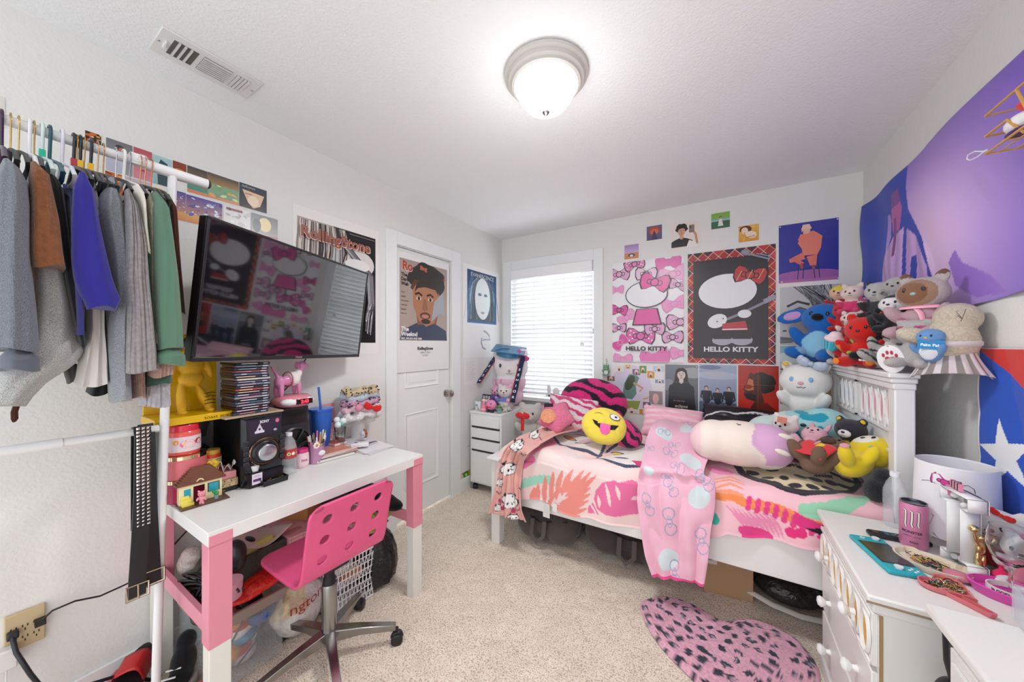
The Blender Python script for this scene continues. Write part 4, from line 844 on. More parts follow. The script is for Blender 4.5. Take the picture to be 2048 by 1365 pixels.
# stereo
def speaker_box(label,y0,y1,x1,back=-.11):
    t=thing('speaker',label,'speaker',(x1-.11,(y0+y1)/2,D),group='pair of black speakers'); w=(y1-y0)/2
    b=B('satin','#1a1c20'); b.box(back,.09,-w,w,0,.285); b.done('cabinet',t,bev=.006)
    b=B('satin','#25282e'); R=[]
    for x,q in((.09,1),(.112,.93)): R.append([(x,-w*q,.01),(x,w*q,.01),(x,w*q,.28),(x,-w*q,.28)])
    b.rings(R,sm=False); b.done('front_panel',t,bev=.004)
    b=B('gloss','#0b0c0f'); b.add([(.1125,-w*.72,.20),(.1125,w*.72,.20),(.1125,w*.86,.268),(.1125,-w*.86,.268),(.114,-w*.5,.212),(.114,w*.5,.212),(.114,w*.66,.262),(.114,-w*.66,.262)],[(0,1,5,4),(1,2,6,5),(2,3,7,6),(3,0,4,7),(4,5,6,7)]); b.done('horn',t)
    b=B('satin','#101114'); b.M=T((.112,0,.105),(0,PI/2,0)); b.lathe([(.078,0),(.080,.008),(.072,.014),(.066,.008)],36); b.done('woofer_ring',t)
    b=B('satin','#4d4944'); b.M=T((.112,0,.105),(0,PI/2,0)); b.lathe([(.066,.008),(.055,.002),(.05,.005),(.04,.0),(.036,.003),(.026,-.003),(.022,.006),(.012,.012),(.001,.013)],36,caps=False); b.done('woofer_cone',t)
    b=B('satin','#17181b'); b.tube([(.128,-.075,.105),(.13,0,.088),(.128,.075,.105)],.012,6); b.tube([(.128,-.04,.17),(.13,0,.10)],.006,6); b.tube([(.128,.04,.17),(.13,0,.10)],.006,6); b.done('grille_bar',t)
    return t
speaker_box('left black speaker standing behind the red lidded jar',.42,.575,-1.845,-.03)
s2=speaker_box('right black speaker with the alarm clock on top',.782,.93,-1.76)
b=B('metal','#8d9096'); Art(b,.06,.02,lambda u,v,d:V((.1425+d,-.03+.06*u,.083+.02*v))).text('SONY',.5,.0,.16,'#9b9ea5',True,.5); b.done('maker_mark',s2)
st=thing('stereo','black stereo main unit with a large silver volume dial','stereo',(-1.77,.682,D)); w=.076
B('satin','#121316').box(-.17,.115,-w,w,0,.285).done('casing',st,bev=.006)
b=B('gloss','#1d2025'); b.rings([[(.115,-w,.0),(.115,w,.0),(.115,w,.285),(.115,-w,.285)],[(.134,-w*.8,.06),(.134,w*.8,.06),(.135,w*.86,.275),(.135,-w*.86,.275)]],sm=False); b.done('fascia',st,bev=.003)
b=B('gloss','#2c2338'); b.add([(.1355,-.052,.205),(.1355,.052,.205),(.1355,.066,.272),(.1355,-.066,.272)],[(0,1,2,3)])
a=Art(b,.16,.08,lambda u,v,d:V((.136+d,-.066+.132*u,.2+.08*v))); a.text('SONY',.5,.70,.07,'#d9dae0',True,.5)
for u,v,r in((.36,.42,.06),): a.ell(u,v,r,'#d5d0dd'); a.ell(u,v,r*.7,'#3a2f48'); a.rect(u-.13,v-.22,u+.13,v-.1,'#d5d0dd'); a.poly([(u-.1,v-.1),(u,v+.28),(u+.1,v-.1)],'#c9c3d2'); a.ell(u,v-.02,.03,'#3a2f48')
a.ell(.86,.72,.055,'#d86a95'); a.ell(.8,.25,.05,'#aab0ba',rv=.03); b.done('display',st)
for g in(-1,1):
    b=B('satin','#26282d')
    for i in range(5): b.box(.134,.142,g*.066-.010,g*.066+.010,.09+i*.021,.107+i*.021)
    b.done('button_panel',st,bev=.002)
b=B('metal','#b08d7c'); b.M=T((.135,.0,.135),(0,PI/2,0)); b.lathe([(.055,0),(.058,.004),(.055,.008),(.051,.004)],48); b.done('dial_ring',st)
b=B('satin','#0e0f12'); b.M=T((.135,.0,.135),(0,PI/2,0)); b.lathe([(.051,0),(.047,.012),(.04,.016),(.001,.016)],48); b.done('dial_base',st)
b=B('metal','#b8bac0'); b.M=T((.151,.0,.135),(0,PI/2,0)); b.lathe([(.034,0),(.034,.014),(.031,.017),(.001,.016)],48); b.done('volume_dial',st)
b=B('gloss','#141519'); b.rings([[(.115,-w*.95,.0),(.115,w*.95,.0),(.115,w*.9,.06),(.115,-w*.9,.06)],[(.15,-.06,.0),(.15,.06,.0),(.142,.07,.055),(.142,-.07,.055)]],sm=False); b.done('lower_panel',st,bev=.003)
zt=D+.287
wb=B('wood','#b39c84').box(-.09,.09,-.105,.105,0,.008).done('wooden_board',bev=.002); wb.location=(-1.745,.66,zt); tag(wb,'thin wooden board between the stereo and the stacked discs','board')
# disc cases
cols=['#33475e','#6a3b52','#2b2c36','#7d6a78','#4a6683','#24262d','#8a8d95','#563a6b','#3c4c4a','#a1444a','#2e3038','#6e7d92','#4b3f55','#b9b4b6','#26303c','#58617a','#8d4d55','#3b3c46','#6b6f7a','#2c2c33']
def disc(i,c,label):
    t=thing('disc_case',label,'disc case',(-1.745+rnd(-.004,.004),.655+rnd(-.004,.004),zt+.009+i*.0107),rz=rnd(-.05,.05),group='disc cases stacked on the stereo')
    B('glass','#dfe3ea').box(-.071,.071,-.062,.062,0,.0100).done('cover',t,bev=.0006)
    B('satin',c).box(-.066,.0715,-.0605,.0605,.0014,.0086).done('inlay',t)
    sp=B('paper','#d6d5dc'); a=Art(sp,.12,.007,lambda u,v,d:V((.0716+d,-.06+.12*u,.0015+.007*v)),.00005); r=random.Random(i); a.rect(0,0,1,1,c); a.rect(r.uniform(.02,.2),.25,r.uniform(.35,.7),.7,r.choice(['#d9d5dc','#e6c7a0','#9fb3c9','#d98a98'])); a.rect(.8,.2,.95,.8,'#b9bcc4'); sp.done('spine',t)
names=['lowest','second','third','fourth','fifth','sixth','seventh','eighth','ninth','tenth','eleventh','twelfth','thirteenth','fourteenth','fifteenth','sixteenth','seventeenth','eighteenth','nineteenth','topmost']
for i,c in enumerate(cols): disc(i,c,'clear disc case, %s of the stack on the stereo'%(names[i] if i in(0,19) else names[i]+' from the bottom'))
# yellow figure box
yb=thing('figure_box','bright yellow display box holding a yellow clad figure','display box',(-1.80,.475,D+.286))
B('gloss','#e3b50c').box(-.075,.095,-.105,.125,0,.028).done('base',yb,bev=.002); B('gloss','#e2b30a').box(-.075,-.066,-.10,.12,.028,.34).done('back_panel',yb,bev=.001)
b=B('matte','#2a2310'); Art(b,.2,.03,lambda u,v,d:V((.0955+d,-.09+.2*u,.0+.028*v))).text('toast guy',.99,.28,.075,'#33290c',False,1); b.done('lettering',yb)
fg=thing('figurine','toy figure in a yellow jacket and trousers inside the yellow box','figurine',(-1.785,.49,D+.315))
b=blob('body',[((0,-.028,.06),(.021,.016,.07)),((0,.035,.06),(.02,.016,.05),(.35,0,0)),((0,.055,.028),(.017,.016,.04)),((0,0,.135),(.024,.04,.035)),((0,0,.19),(.026,.042,.045)),((0,-.052,.175),(.013,.013,.045),(-.25,0,0)),((0,.052,.175),(.013,.013,.045),(.25,0,0)),((0,0,.235),(.03,.03,.02)),((0,0,.262),(.022,.02,.028)),((.012,-.028,.005),(.028,.014,.011)),((.012,.055,.005),(.028,.014,.011))],'matte','#dba814',fg,.004,3)
B('matte','#1f2a22').ell((-.004,0,.275),(.028,.027,.026)).done('hair',fg)
b=B('matte','#22200f')
for i in range(4): b.tube([(.018,.035,.03+i*.014),(.021,.055,.034+i*.014),(.012,.072,.03+i*.014)],.0016,5)
b.done('strap',fg)
# clock radio with a toy dog
ck=thing('clock_radio','pink and white alarm clock with red digits on the right speaker','alarm clock',(-1.79,.865,D+.286))
b=B('gloss','#e08a94'); b.M=T((0,0,.026),s=(1,1,.42)); b.lathe([(.001,-.06),(.07,-.06),(.083,-.03),(.086,0),(.083,.03),(.07,.06),(.001,.06)],32); b.done('shell',ck)
b=B('gloss','#eeeef0'); b.M=T((.052,0,.026),(0,0,0)); b.ell((0,0,0),(.035,.078,.023)); b.done('face_rim',ck)
b=B('gloss','#2b0c10'); b.box(.082,.0875,-.022,.052,.014,.038); b.done('display',ck)
b=B(('matte',3.0),'#ff3040'); Art(b,.07,.024,lambda u,v,d:V((.0878+d,-.02+.07*u,.014+.024*v))).text('2:43',.5,.2,.22,'#ff2a3c',True,.5); b.done('digits',ck)
dg=thing('toy_dog','pink toy dog figure in a white shirt on the alarm clock','toy dog',(-1.795,.855,D+.335),rz=.25)
blob('body',[((0,0,.075),(.026,.045,.028)),((0,-.05,.07),(.024,.024,.03)),((.016,-.055,.035),(.012,.012,.04)),((-.016,-.055,.035),(.012,.012,.04)),((.016,.04,.035),(.011,.011,.04)),((-.016,.04,.035),(.011,.011,.04)),((0,.05,.11),(.016,.018,.035),(-.5,0,0)),((0,.068,.145),(.02,.026,.02)),((0,.088,.138),(.012,.02,.012)),((0,-.068,.11),(.008,.008,.03),(.5,0,0)),((0,-.085,.135),(.006,.006,.018),(.5,0,0)),((.02,.055,.145),(.006,.012,.02)),((-.02,.055,.145),(.006,.012,.02))],'gloss','#d98bb4',dg,.004,3)
b=blob('shirt',[((0,.018,.082),(.031,.036,.036)),((0,.04,.10),(.024,.02,.03),(-.5,0,0))],'fabric','#e9e2dd',dg,.004,2)
b=B('matte','#a4485c')
for y in(-.008,-.012): b.tube([(.034*math.cos(a),y,.08+.036*math.sin(a)) for a in np.linspace(0,2*PI,16)[:-1]],.0014,5,loop=True)
b.done('shirt_stripe',dg)
# power cord behind
cb=B('satin','#18181b').tube([at(612,718,X=-1.975),at(598,740,X=-1.975),at(580,770,X=-1.975),at(560,790,X=-1.975),at(538,806,X=-1.975),(-1.9,.80,1.035)],.003,8).done('cable'); tag(cb,'black cord running down behind the toy dog','cord')
def lid_jar(name,label,loc,r,h,c,lc,cat,lab=None,glassy=False,txt=None,lh=.25,group=None):
    t=thing(name,label,cat,loc,group=group); b=B('glass' if glassy else 'gloss',c); b.lathe([(.001,0),(r*.93,0),(r,.006),(r,h*.72),(r*.86,h*.8),(.001,h*.8)],28); b.done('jar',t)
    B('gloss',lc).lathe([(.001,h*.8),(r*.92,h*.8),(r*.92,h-.003),(r*.88,h),(.001,h)],28).done('lid',t)
    if lab:
        b=B('paper',lab); b.lathe([(r+.0006,h*.12),(r+.0006,h*.62)],36,caps=False)
        def mp(u,v,d): a=-1.2+2.4*u; rr=r+.0008+d; return V((rr*math.cos(a),rr*math.sin(a),h*.12+h*.5*v))
        a=Art(b,2.4*r,h*.5,mp)
        if txt: txt(a)
        b.done('label',t)
    return t
def d(a):
    a.ell(.5,.5,.2,'#e87a98',rv=.14); a.ell(.2,.65,.08,'#f0a34a'); a.ell(.8,.6,.12,'#c8372f',rv=.1); a.ell(.8,.75,.03,'#5a9a3c'); a.ell(.5,.5,.13,'#f6c7a8',rv=.09); a.line([(.1,.15),(.9,.15)],.03,'#8d4a8a')
def tin(label,z,c,r=.062,h=.085):
    t=thing('round_tin',label,'tin',(-1.745,.462,z),group='pink tins stacked at the left end of the desk'); B('satin',c).lathe([(.001,0),(r,0),(r,h-.014),(.001,h-.014)],36).done('tin_body',t)
    B('chrome','#d9bf9d').lathe([(.001,h-.014),(r+.002,h-.014),(r+.002,h-.001),(r-.001,h),(.001,h)],36).done('tin_lid',t,label='mirror gold lid'); return t
tin('crimson round tin at the bottom, under the coral one',D,'#b42a55'); tin('coral pink round tin stacked on the crimson one',D+.086,'#e0737a')
lid_jar('candy_jar','candy jar with a wide red lid on the coral tin',(-1.745,.458,D+.172),.048,.11,'#e8605a','#dd3148','jar','#e9d5dd',txt=d)
def d(a): a.rect(0,.72,1,.95,'#e8d9a0'); a.text('HELLO KITTY',.5,.76,.075,'#4a3420',True,.5); a.ell(.45,.35,.17,'#e98aa6',rv=.14); bow(a,.58,.5,.12,'#d8365f',None); a.ell(.5,.1,.2,'#c8322e',rv=.08)
lid_jar('sauce_jar','small jar with a yellow lid and a cream label',(-1.765,.548,D+.0775),.030,.08,'#d8431f','#d3a13c','jar','#efe0b4',txt=d)
# boxes beside the tins
bx=thing('gift_box','flat black box with a leopard print edge','box',(-1.738,.557,D)); B('satin','#1c1a1d').box(-.07,.068,-.044,.044,0,.030).done('tray',bx,bev=.0015)
b=B('print','#cdb489'); b.box(-.071,.069,-.045,.045,.018,.047); a=Art(b,.09,.028,lambda u,v,d:V((.0694+d,-.045+.09*u,.018+.028*v)))
r=random.Random(2)
for i in range(40): a.ell(r.random(),r.random(),.018,'#2a1e18',rv=.012)
a=Art(b,.09,.018,lambda u,v,d:V((.0694+d,-.045+.09*u,.001+.018*v))); a.text('Friends',.25,.25,.07,'#d9c08a'); b.done('lid',bx,bev=.001)
b=B('satin','#e89a9f').box(-.055,.06,-.042,.042,0,.028).done('pink_box',bev=.002); b.location=(-1.735,.557,D+.048); tag(b,'small pink cardboard box on the leopard edged box','box')
def d(a): pass
pc=thing('popcorn_toy','tiny popcorn tub toy with red stripes on the pink box','toy',(-1.70,.532,D+.0775),s=.9)
b=B('matte','#efe6e0'); n=18
for j in range(n):
    a0=2*PI*j/n; a1=2*PI*(j+1)/n; b.add([(.016*math.cos(a0),.016*math.sin(a0),0),(.016*math.cos(a1),.016*math.sin(a1),0),(.021*math.cos(a1),.021*math.sin(a1),.03),(.021*math.cos(a0),.021*math.sin(a0),.03)],[(0,1,2,3)],'#d8473f' if j%2 else '#f1e9e4')
b.done('tub',pc); blob('popcorn',[((.012*math.cos(i*1.3),.012*math.sin(i*1.3),.036+.006*(i%3)),.0105) for i in range(9)],'matte','#e8c63a',pc,.0025,1)
nt=B('paper','#e8e4e2'); nt.grid(lambda u,v:(-1.71+.03*v,.55+.05*u,D+.077+.022*abs(math.sin(u*7+v*2))+.02*(u<.08)+.015*(u>.92)),20,6); o=nt.done('folded_paper',sol=.001); tag(o,'folded white paper on top of the pink box','paper')
# brick house
bh=thing('brick_house','toy brick house with a brown roof and yellow steps','toy house',at(402,1004,z=D)+V((-.002,0,0)),rz=-.06); bh.scale=(.9,.85,1.4)
B('satin','#5d3b2c').box(-.035,.055,-.075,.085,0,.003).done('base_plate',bh,bev=.0005)
b=B('satin','#ecdcb0')
for y0,y1,z0,z1 in((-.07,-.025,.003,.045),(.014,.072,.003,.020),(.014,.022,.02,.045),(.064,.072,.02,.045),(-.07,.072,.045,.055)): b.box(-.008,.004,y0,y1,z0,z1)
b.box(-.03,-.008,-.07,-.066,.003,.05); b.box(-.03,-.008,.068,.072,.003,.05); b.done('wall',bh,bev=.0004)
b=B('satin','#70432f'); 
for i in range(9): w_=.082-.0062*i; b.box(-.034+.003*i*.5,.010-.0015*i,-w_+.001,w_+.003,.052+i*.0045,.0568+i*.0045)
b.done('roof',bh,bev=.0004)
b=B('satin','#2aa0b2'); b.box(.002,.0055,.026,.060,.022,.043); b.box(.002,.0055,-.055,-.034,.022,.042); b.done('window_frame',bh); b=B('satin','#efd9a8'); b.M=T((.006,-.004,.048),(0,PI/2,0)); b.lathe([(.013,0),(.016,0),(.016,.003),(.013,.003)],20,a0=PI/2,a1=3*PI/2); b.done('door_arch',bh)
b=B('satin','#ecd964'); b.box(.004,.03,-.066,-.028,.003,.010); b.box(.004,.02,-.066,-.034,.010,.018); b.box(.004,.012,-.066,-.04,.018,.026); b.done('steps',bh,bev=.0005)
b=B('satin','#8fa0ac'); b.M=T((.03,.045,.003)); b.lathe([(.001,0),(.007,0),(.008,.011),(.001,.011)],12); b.done('flower_pot',bh); B('satin','#2f9c4a').ell((.03,.045,.018),(.009,.009,.006)).ell((.03,.036,.023),(.012,.006,.004)).done('plant',bh)
bf=thing('bear_figure','tiny pink bear figure in front of the brick house door','figurine',at(401,1008,z=D)+V((.02,-.002,.0045)),rz=.9)
blob('body',[((0,0,.018),(.007,.005,.012)),((-.004,0,.005),(.004,.005,.008)),((.004,0,.005),(.004,.005,.008)),((0,0,.037),(.012,.010,.010)),((-.009,0,.047),(.004,.003,.004)),((.009,0,.047),(.004,.003,.004)),((-.011,-.003,.02),(.004,.004,.008),(0,.4,0)),((.011,-.003,.02),(.004,.004,.008),(0,-.4,0))],'gloss','#e08a96',bf,.0016,1)
B('matte','#ffffff').ell((0,.0,.02),(.001,.001,.001)); B('matte','#3b2a2c').ell((-.004,-.0095,.038),.0012,n=8).ell((.004,-.0095,.038),.0012,n=8).done('eye',bf)
# bottles
def bottle(label,loc,h=.2,r=.032,lab='#b83a35',mark=None,s=1,clear='#eef3f6'):
    t=thing('water_bottle',label,'bottle',loc); P=[(.001,0),(r*.85,0),(r,.006)]
    z=.012
    while z<h*.36: P+=[(r,z),(r*.92,z+.006)]; z+=.013
    P+=[(r,h*.4),(r,h*.62),(r*.98,h*.66),(r*.72,h*.80),(r*.40,h*.90),(r*.38,h*.93)]
    b=B('bottle',clear); b.lathe(P,28,caps=False); b.done('bottle_body',t)
    b=B('bottle','#e3e9ee'); b.lathe([(.001,.003)]+[(q[0]*.94,q[1]+.002) for q in P[2:-6]]+[(.001,P[-6][1])],20,caps=False); 
    B('satin','#e9ebee').lathe([(r*.44,h*.92),(r*.44,h),(.001,h)],20).done('cap',t)
    if lab: b=B('print',lab); b.lathe([(r+.0008,h*.40),(r+.0008,h*.62)],28,caps=False); 
    if lab and mark: mark(b,r+.0011,h)
    if lab: b.done('label',t)
    return t
def mk(b,r,h):
    a=Art(b,.07,.04,lambda u,v,d:V(((r+d)*math.cos(-1.1+2.2*u),(r+d)*math.sin(-1.1+2.2*u),h*.40+h*.22*v)))
    a.ell(.3,.5,.11,'#e6d9a0'); a.ell(.55,.5,.1,'#efeae6'); a.ell(.8,.5,.09,'#8fb060'); a.ell(.3,.5,.05,'#4a7a3a')
bottle('clear water bottle with a red label in front of the stereo',desk_at(580,948)+V((-.01,.0,0)),.185,.031,mark=mk)
tb=thing('travel_bottle','clear bottle with a lilac label and white cap','bottle',desk_at(505,970)+V((.022,0,0))); b=B('glass','#e9e6e0'); b.rings([[(x*.02,y*.024,z) for x,y in((-1,-1),(1,-1),(1,1),(-1,1))] for z in(0,.062)],sm=False); b.done('bottle_body',tb,bev=.006,seg=3)
B('satin','#e9e7e8').lathe([(.012,.062),(.017,.085),(.001,.088)],20).done('cap',tb); b=B('print','#e6dbe6').box(.0203,.0206,-.018,.018,.012,.055); a=Art(b,.036,.043,lambda u,v,d:V((.0207+d,-.018+.036*u,.012+.043*v))); a.rect(.1,.25,.9,.5,'#5b3a68'); a.line([(.15,.7),(.85,.75)],.05,'#8a6a96'); a.line([(.15,.85),(.7,.85)],.05,'#b39ab8'); b.done('label',tb)
tb=thing('travel_bottle','small jar bottle with a tan wooden cap left of the lilac label','bottle',desk_at(486,962)+V((.012,-.005,0))); B('glass','#ece9e6').lathe([(.001,0),(.018,0),(.018,.055),(.001,.055)],20).done('bottle_body',tb); B('wood','#cf9264').lathe([(.001,.055),(.017,.055),(.017,.075),(.001,.076)],20).done('cap',tb)
tr=thing('trinket_tray','low black tray holding small gold jewellery in front of the stereo','tray',desk_at(540,962)+V((.025,0,0))); 
b=B('gloss','#17171b'); b.rings([[(x*.032*q,y*.048*q,z) for x,y in((-1,-1),(1,-1),(1,1),(-1,1))] for z,q in((0,.94),(.022,1),(.022,.9),(.01,.86))],sm=False); b.done('dish',tr,bev=.002)
b=B('metal','#d6a85a'); 
for i in range(9): x,y=rnd(-.02,.02),rnd(-.035,.035); b.tube([(x+.006*math.cos(q),y+.008*math.sin(q),.019+.002*math.sin(q+i)) for q in np.linspace(0,6.0,9)],.0012,5)
o=b.done('jewellery',tr); o['kind']='stuff'
# candle, pencil cup, tumbler, sticker card, snowman globe
def d(a): a.rect(0,0,1,1,'#f0d5dd'); a.rect(0,.0,1,.25,'#e8a8b8'); a.text('PINK',.5,.45,.12,'#c83a78',True,.5); a.line([(.15,.3),(.85,.3)],.03,'#a8567c')
lid_jar('candle','glass candle with a bright pink lid right of the water bottle',desk_at(600,932)+V((.012,0,0)),.032,.085,'#ecd0d6','#d83a80','candle','#f0d5dd',txt=d)
cp=thing('pencil_cup','pink glitter mesh cup full of pens','pencil cup',desk_at(633,925)); 
b=B('glit','#cf9cc4'); b.lathe([(.001,0),(.030,0),(.031,.003),(.035,.092),(.037,.094),(.035,.096),(.032,.092),(.028,.004),(.001,.004)],32); b.done('cup',cp)
b=B('plush','#efeaec'); b.ell((.034,.008,.05),(.006,.017,.013)); ribb=b.done('white_charm',cp); b=B('plush','#f0ece6')
for i in range(8): b.ell((.034+.0,-.018+.011*math.cos(i*PI/4),.093+.011*math.sin(i*PI/4)),(.005,.006,.006),n=8)
b.ell((.037,-.018,.093),(.005,.006,.006),'#d98a4a',n=8); b.done('daisy_clip',cp)
pencols=['#d98a3a','#3a3a42','#c83a58','#6aa04a','#e8d9c0','#7a4a8a','#e07aa8','#3a5aa0','#b0b48a','#d24a3a','#4a4a50','#e8a0b8','#8a6a4a','#5ab0c0']
for i,c in enumerate(pencols):
    a=i*2*PI/14; t=thing('pen','%s pen in the pink mesh cup'%(['orange','charcoal','crimson','green','cream','purple','pink','blue','sage','red','dark grey','pale pink','brown','sky blue'][i]),'pen',cp.location+V((.014*math.cos(a),.014*math.sin(a),.006)),group=None,rot=(rnd(-.05,.05)-.22*math.sin(a),.22*math.cos(a),0))
    L=rnd(.125,.155); B('gloss',c).tube([(0,0,0),(0,0,L*.8)],.0042,8).done('barrel',t); B('gloss','#e9e6e2' if i%3 else c).tube([(0,0,L*.8),(0,0,L)],[.0044,.0038],8).done('pen_cap',t)
tm=thing('tumbler','tall blue glitter tumbler with a blue straw','tumbler',(-1.865,1.047,D),s=1.38); B('glit','#2c6ad0').lathe([(.001,0),(.030,0),(.043,.165),(.001,.165)],28).done('cup',tm); B('gloss','#2a63c8').lathe([(.001,.165),(.046,.165),(.046,.172),(.001,.175)],28).done('lid',tm); B('gloss','#3a6fc4').tube([(0,0,.17),(-.004,-.006,.255)],.0045,8).done('straw',tm)
def d(a):
    for u,v in((.2,.8),(.75,.85),(.3,.55),(.8,.55),(.15,.3),(.6,.3),(.5,.7)): a.ell(u,v,.06,'#7a4a50')
    a.rect(0,0,1,.14,'#efe0d4'); a.ell(.4,.12,.2,'#e8c24a',rv=.08)
sheet('greeting_card','pink patterned card standing behind the pencil cup','card',(-1.93,1.09,D+.003),(0.0,.09,0),(-.03,0,.235),(1,0,.15),d,base='#e8a0a0',k='print')
sn=thing('snow_globe','clear cup with white and mint pom pom snowmen','snow globe',(-1.80,1.118,D+.04)); B('glass','#eef2f2').lathe([(.001,0),(.026,0),(.024,.02),(.03,.085),(.029,.087),(.022,.02),(.001,.018)],24).done('cup',sn)
b=B('plush','#e6efee'); b.ell((0,-.012,.10),.018); b.ell((.004,.016,.118),.018); b.ell((-.01,-.012,.128),.016); b.done('pompom',sn); B('plush','#7ac8b8').ell((.012,.004,.105),.011).done('mint_pompom',sn)
# books, papers, notepad
def bookish(name,label,cx,cy,w,l,h,c,z,rz=0,page='#e6e2dc',cat='magazine'):
    t=thing(name,label,cat,(cx,cy,z),rz=rz); B('print',c).box(-w/2,w/2,-l/2,l/2,h-.001,h).box(-w/2,w/2,-l/2,l/2,0,.001).box(-w/2,-w/2+.0012,-l/2,l/2,.0,h,c).done('cover',t); B('paper',page).box(-w/2+.0013,w/2-.001,-l/2+.001,l/2-.001,.0011,h-.0011).done('pages',t); return t
z=D
for nm_,c,h,cx,cy,w,l,rz in (('grey spiral magazine at the bottom of the pile','#8a8f88',.014,-1.77,1.03,.20,.19,-.10),('red edged magazine, second in the pile','#c8504a',.006,-1.775,1.045,.19,.2,-.02),('white and red magazine, third in the pile','#e0d4cf',.006,-1.77,1.04,.18,.2,.06),('orange striped magazine, top of the left pile','#d98a70',.005,-1.78,1.03,.18,.18,-.08)):
    bookish('magazine',nm_,cx,cy,w,l,h,c,z,rz); z+=h+.0006
np_=bookish('notebook','small red notebook with white pages on the magazines',-1.82,1.105,.085,.075,.014,'#c0403c',z,.1,cat='notebook')
z=D
for nm_,c,h,cx,cy,w,l,rz in (('white booklet at the bottom of the right pile','#dcd6dc',.005,-1.70,1.22,.23,.17,.1),('white leaflet, second in the right pile','#e9e6e8',.003,-1.70,1.235,.21,.17,-.14),('purple book in the right pile','#5d4068',.009,-1.80,1.215,.18,.155,.05),('white magazine on the purple book','#d8d4d8',.006,-1.83,1.22,.19,.155,-.06)):
    bookish('magazine',nm_,cx,cy,w,l,h,c,z,rz); z+=h+.0006
dv_=thing('thermometer','white handheld gadget with a dark button on the pile edge','gadget',(-1.705,1.175,D+.019),rz=.9); b=B('gloss','#e4e2e6'); b.rings([[(x,y*w_,.012+zz*h_) for y,zz in((-1,-1),(1,-1),(1,1),(-1,1))] for x,w_,h_ in((-.045,.012,.008),(-.02,.016,.011),(.03,.02,.012),(.045,.018,.010))],sm=False); b.done('casing',dv_,bev=.004,seg=3); B('gloss','#3a4660').ell((-.02,0,.0235),(.01,.006,.002)).done('button',dv_)
# headband holder with rolled spa headbands
hs=thing('headband_stand','clear acrylic stand for headbands on the desk end','stand',(-1.87,1.275,D+.0)); 
B('clear','#f2f2f2').lathe([(.001,0),(.055,0),(.055,.004),(.04,.006),(.04,.20),(.001,.203)],28).done('cylinder',hs); B('clear','#f0f0f0').tube([(.0,-.11,.0+.115),(0,.11,.115)],.018,14).done('cross_bar',hs)
b=B('satin','#efeef0').tube([(.04,-.07,.118),(.04,.06,.128)],.017,14).done('tissue_roll'); tag(b,'rolled white tissue on the clear stand under the headbands','roll')
def band(label,z,c,spots=None,r=.062,w=.02,off=0,k='fur'):
    b=B(k,c); P=[]; n=34
    for i in range(n):
        a=2*PI*i/n; q=1+.05*math.sin(a*5+z*90); P.append((-1.86+off+r*.72*q*math.cos(a),1.285+r*1.32*q*math.sin(a),z+.008*math.sin(a*3+z*50)))
    b.tube(P,[w*(.8+.25*math.sin(i*1.7+z*40)) for i in range(n)],10,loop=True)
    o=b.done('headband'); tag(o,label,'headband'); 
    if spots:
        s=B('fur',spots)
        for i in range(46):
            a=rnd(-1.7,1.7); e=rnd(-1.2,1.2); q=r; s.ell((-1.86+off+(r*.72)*math.cos(a)+w*.93*math.cos(e)*math.cos(a),1.285+r*1.32*math.sin(a)+w*.93*math.cos(e)*math.sin(a),z+w*math.sin(e)),(.004,.005,.004),n=8)
        s.done('spot',o)
    return o
zb=D+.165
band('fluffy white headband, lowest on the stand',zb,'#efecec',w=.032,r=.080); band('pale pink headband second from the bottom',zb+.040,'#efc9d2',w=.027,r=.078); band('pink headband with dark spots',zb+.075,'#d9a4c0','#2f2433',w=.026,r=.076); band('pale blue headband near the top',zb+.108,'#bccbd8',w=.022,r=.078); hb=band('cream leopard headband on top of the stack',zb+.138,'#dcc6a0','#4a3428',w=.025,r=.074)
rb=ribbon(None,(-1.765,1.30,zb+.045),.052,'#cf2a26',rot=(0,.35,PI/2-.25)); rb.name='hair_bow'; tag(rb,'large red plush bow stuck to the white headband','bow')
pp=B('fur','#f09ab8').ell((-1.775,1.215,zb+.055),.02).done('pompom'); tag(pp,'pink pom pom between the headbands and the red bow','pom pom')
for (x,y,c,lab) in ((-1.90,1.105,'#e0e2e4','clear slim perfume bottle left of the headband stand'),(-1.865,1.125,'#ece8e0','shorter clear perfume bottle in front of the slim one')):
    t=thing('perfume_bottle',lab,'bottle',(x,y,D+.026)); B('glass',c).lathe([(.001,0),(.011,0),(.011,.05),(.001,.052)],16).done('bottle_body',t); B('satin','#e9e6df').lathe([(.001,.052),(.009,.052),(.009,.072),(.001,.073)],16).done('cap',t)
t=thing('figurine','little brown bear ornament beside the headband stand','figurine',(-1.80,1.275,D+.03),s=.05); blob('body',[((0,0,.3),(.3,.25,.32)),((0,0,.8),(.26,.24,.24)),((.2,0,1.0),.09),((-.2,0,1.0),.09)],'gloss','#a0703c',t,.05,2); B('gloss','#b8302c').ell((.1,0,.55),(.25,.25,.08)).done('scarf',t)
t=plush('plush_toy','small pale plush toy lying on the white magazine',(-1.77,1.235,D+.028),2.4,.06,'#d8d4da','bear',vox=.04)
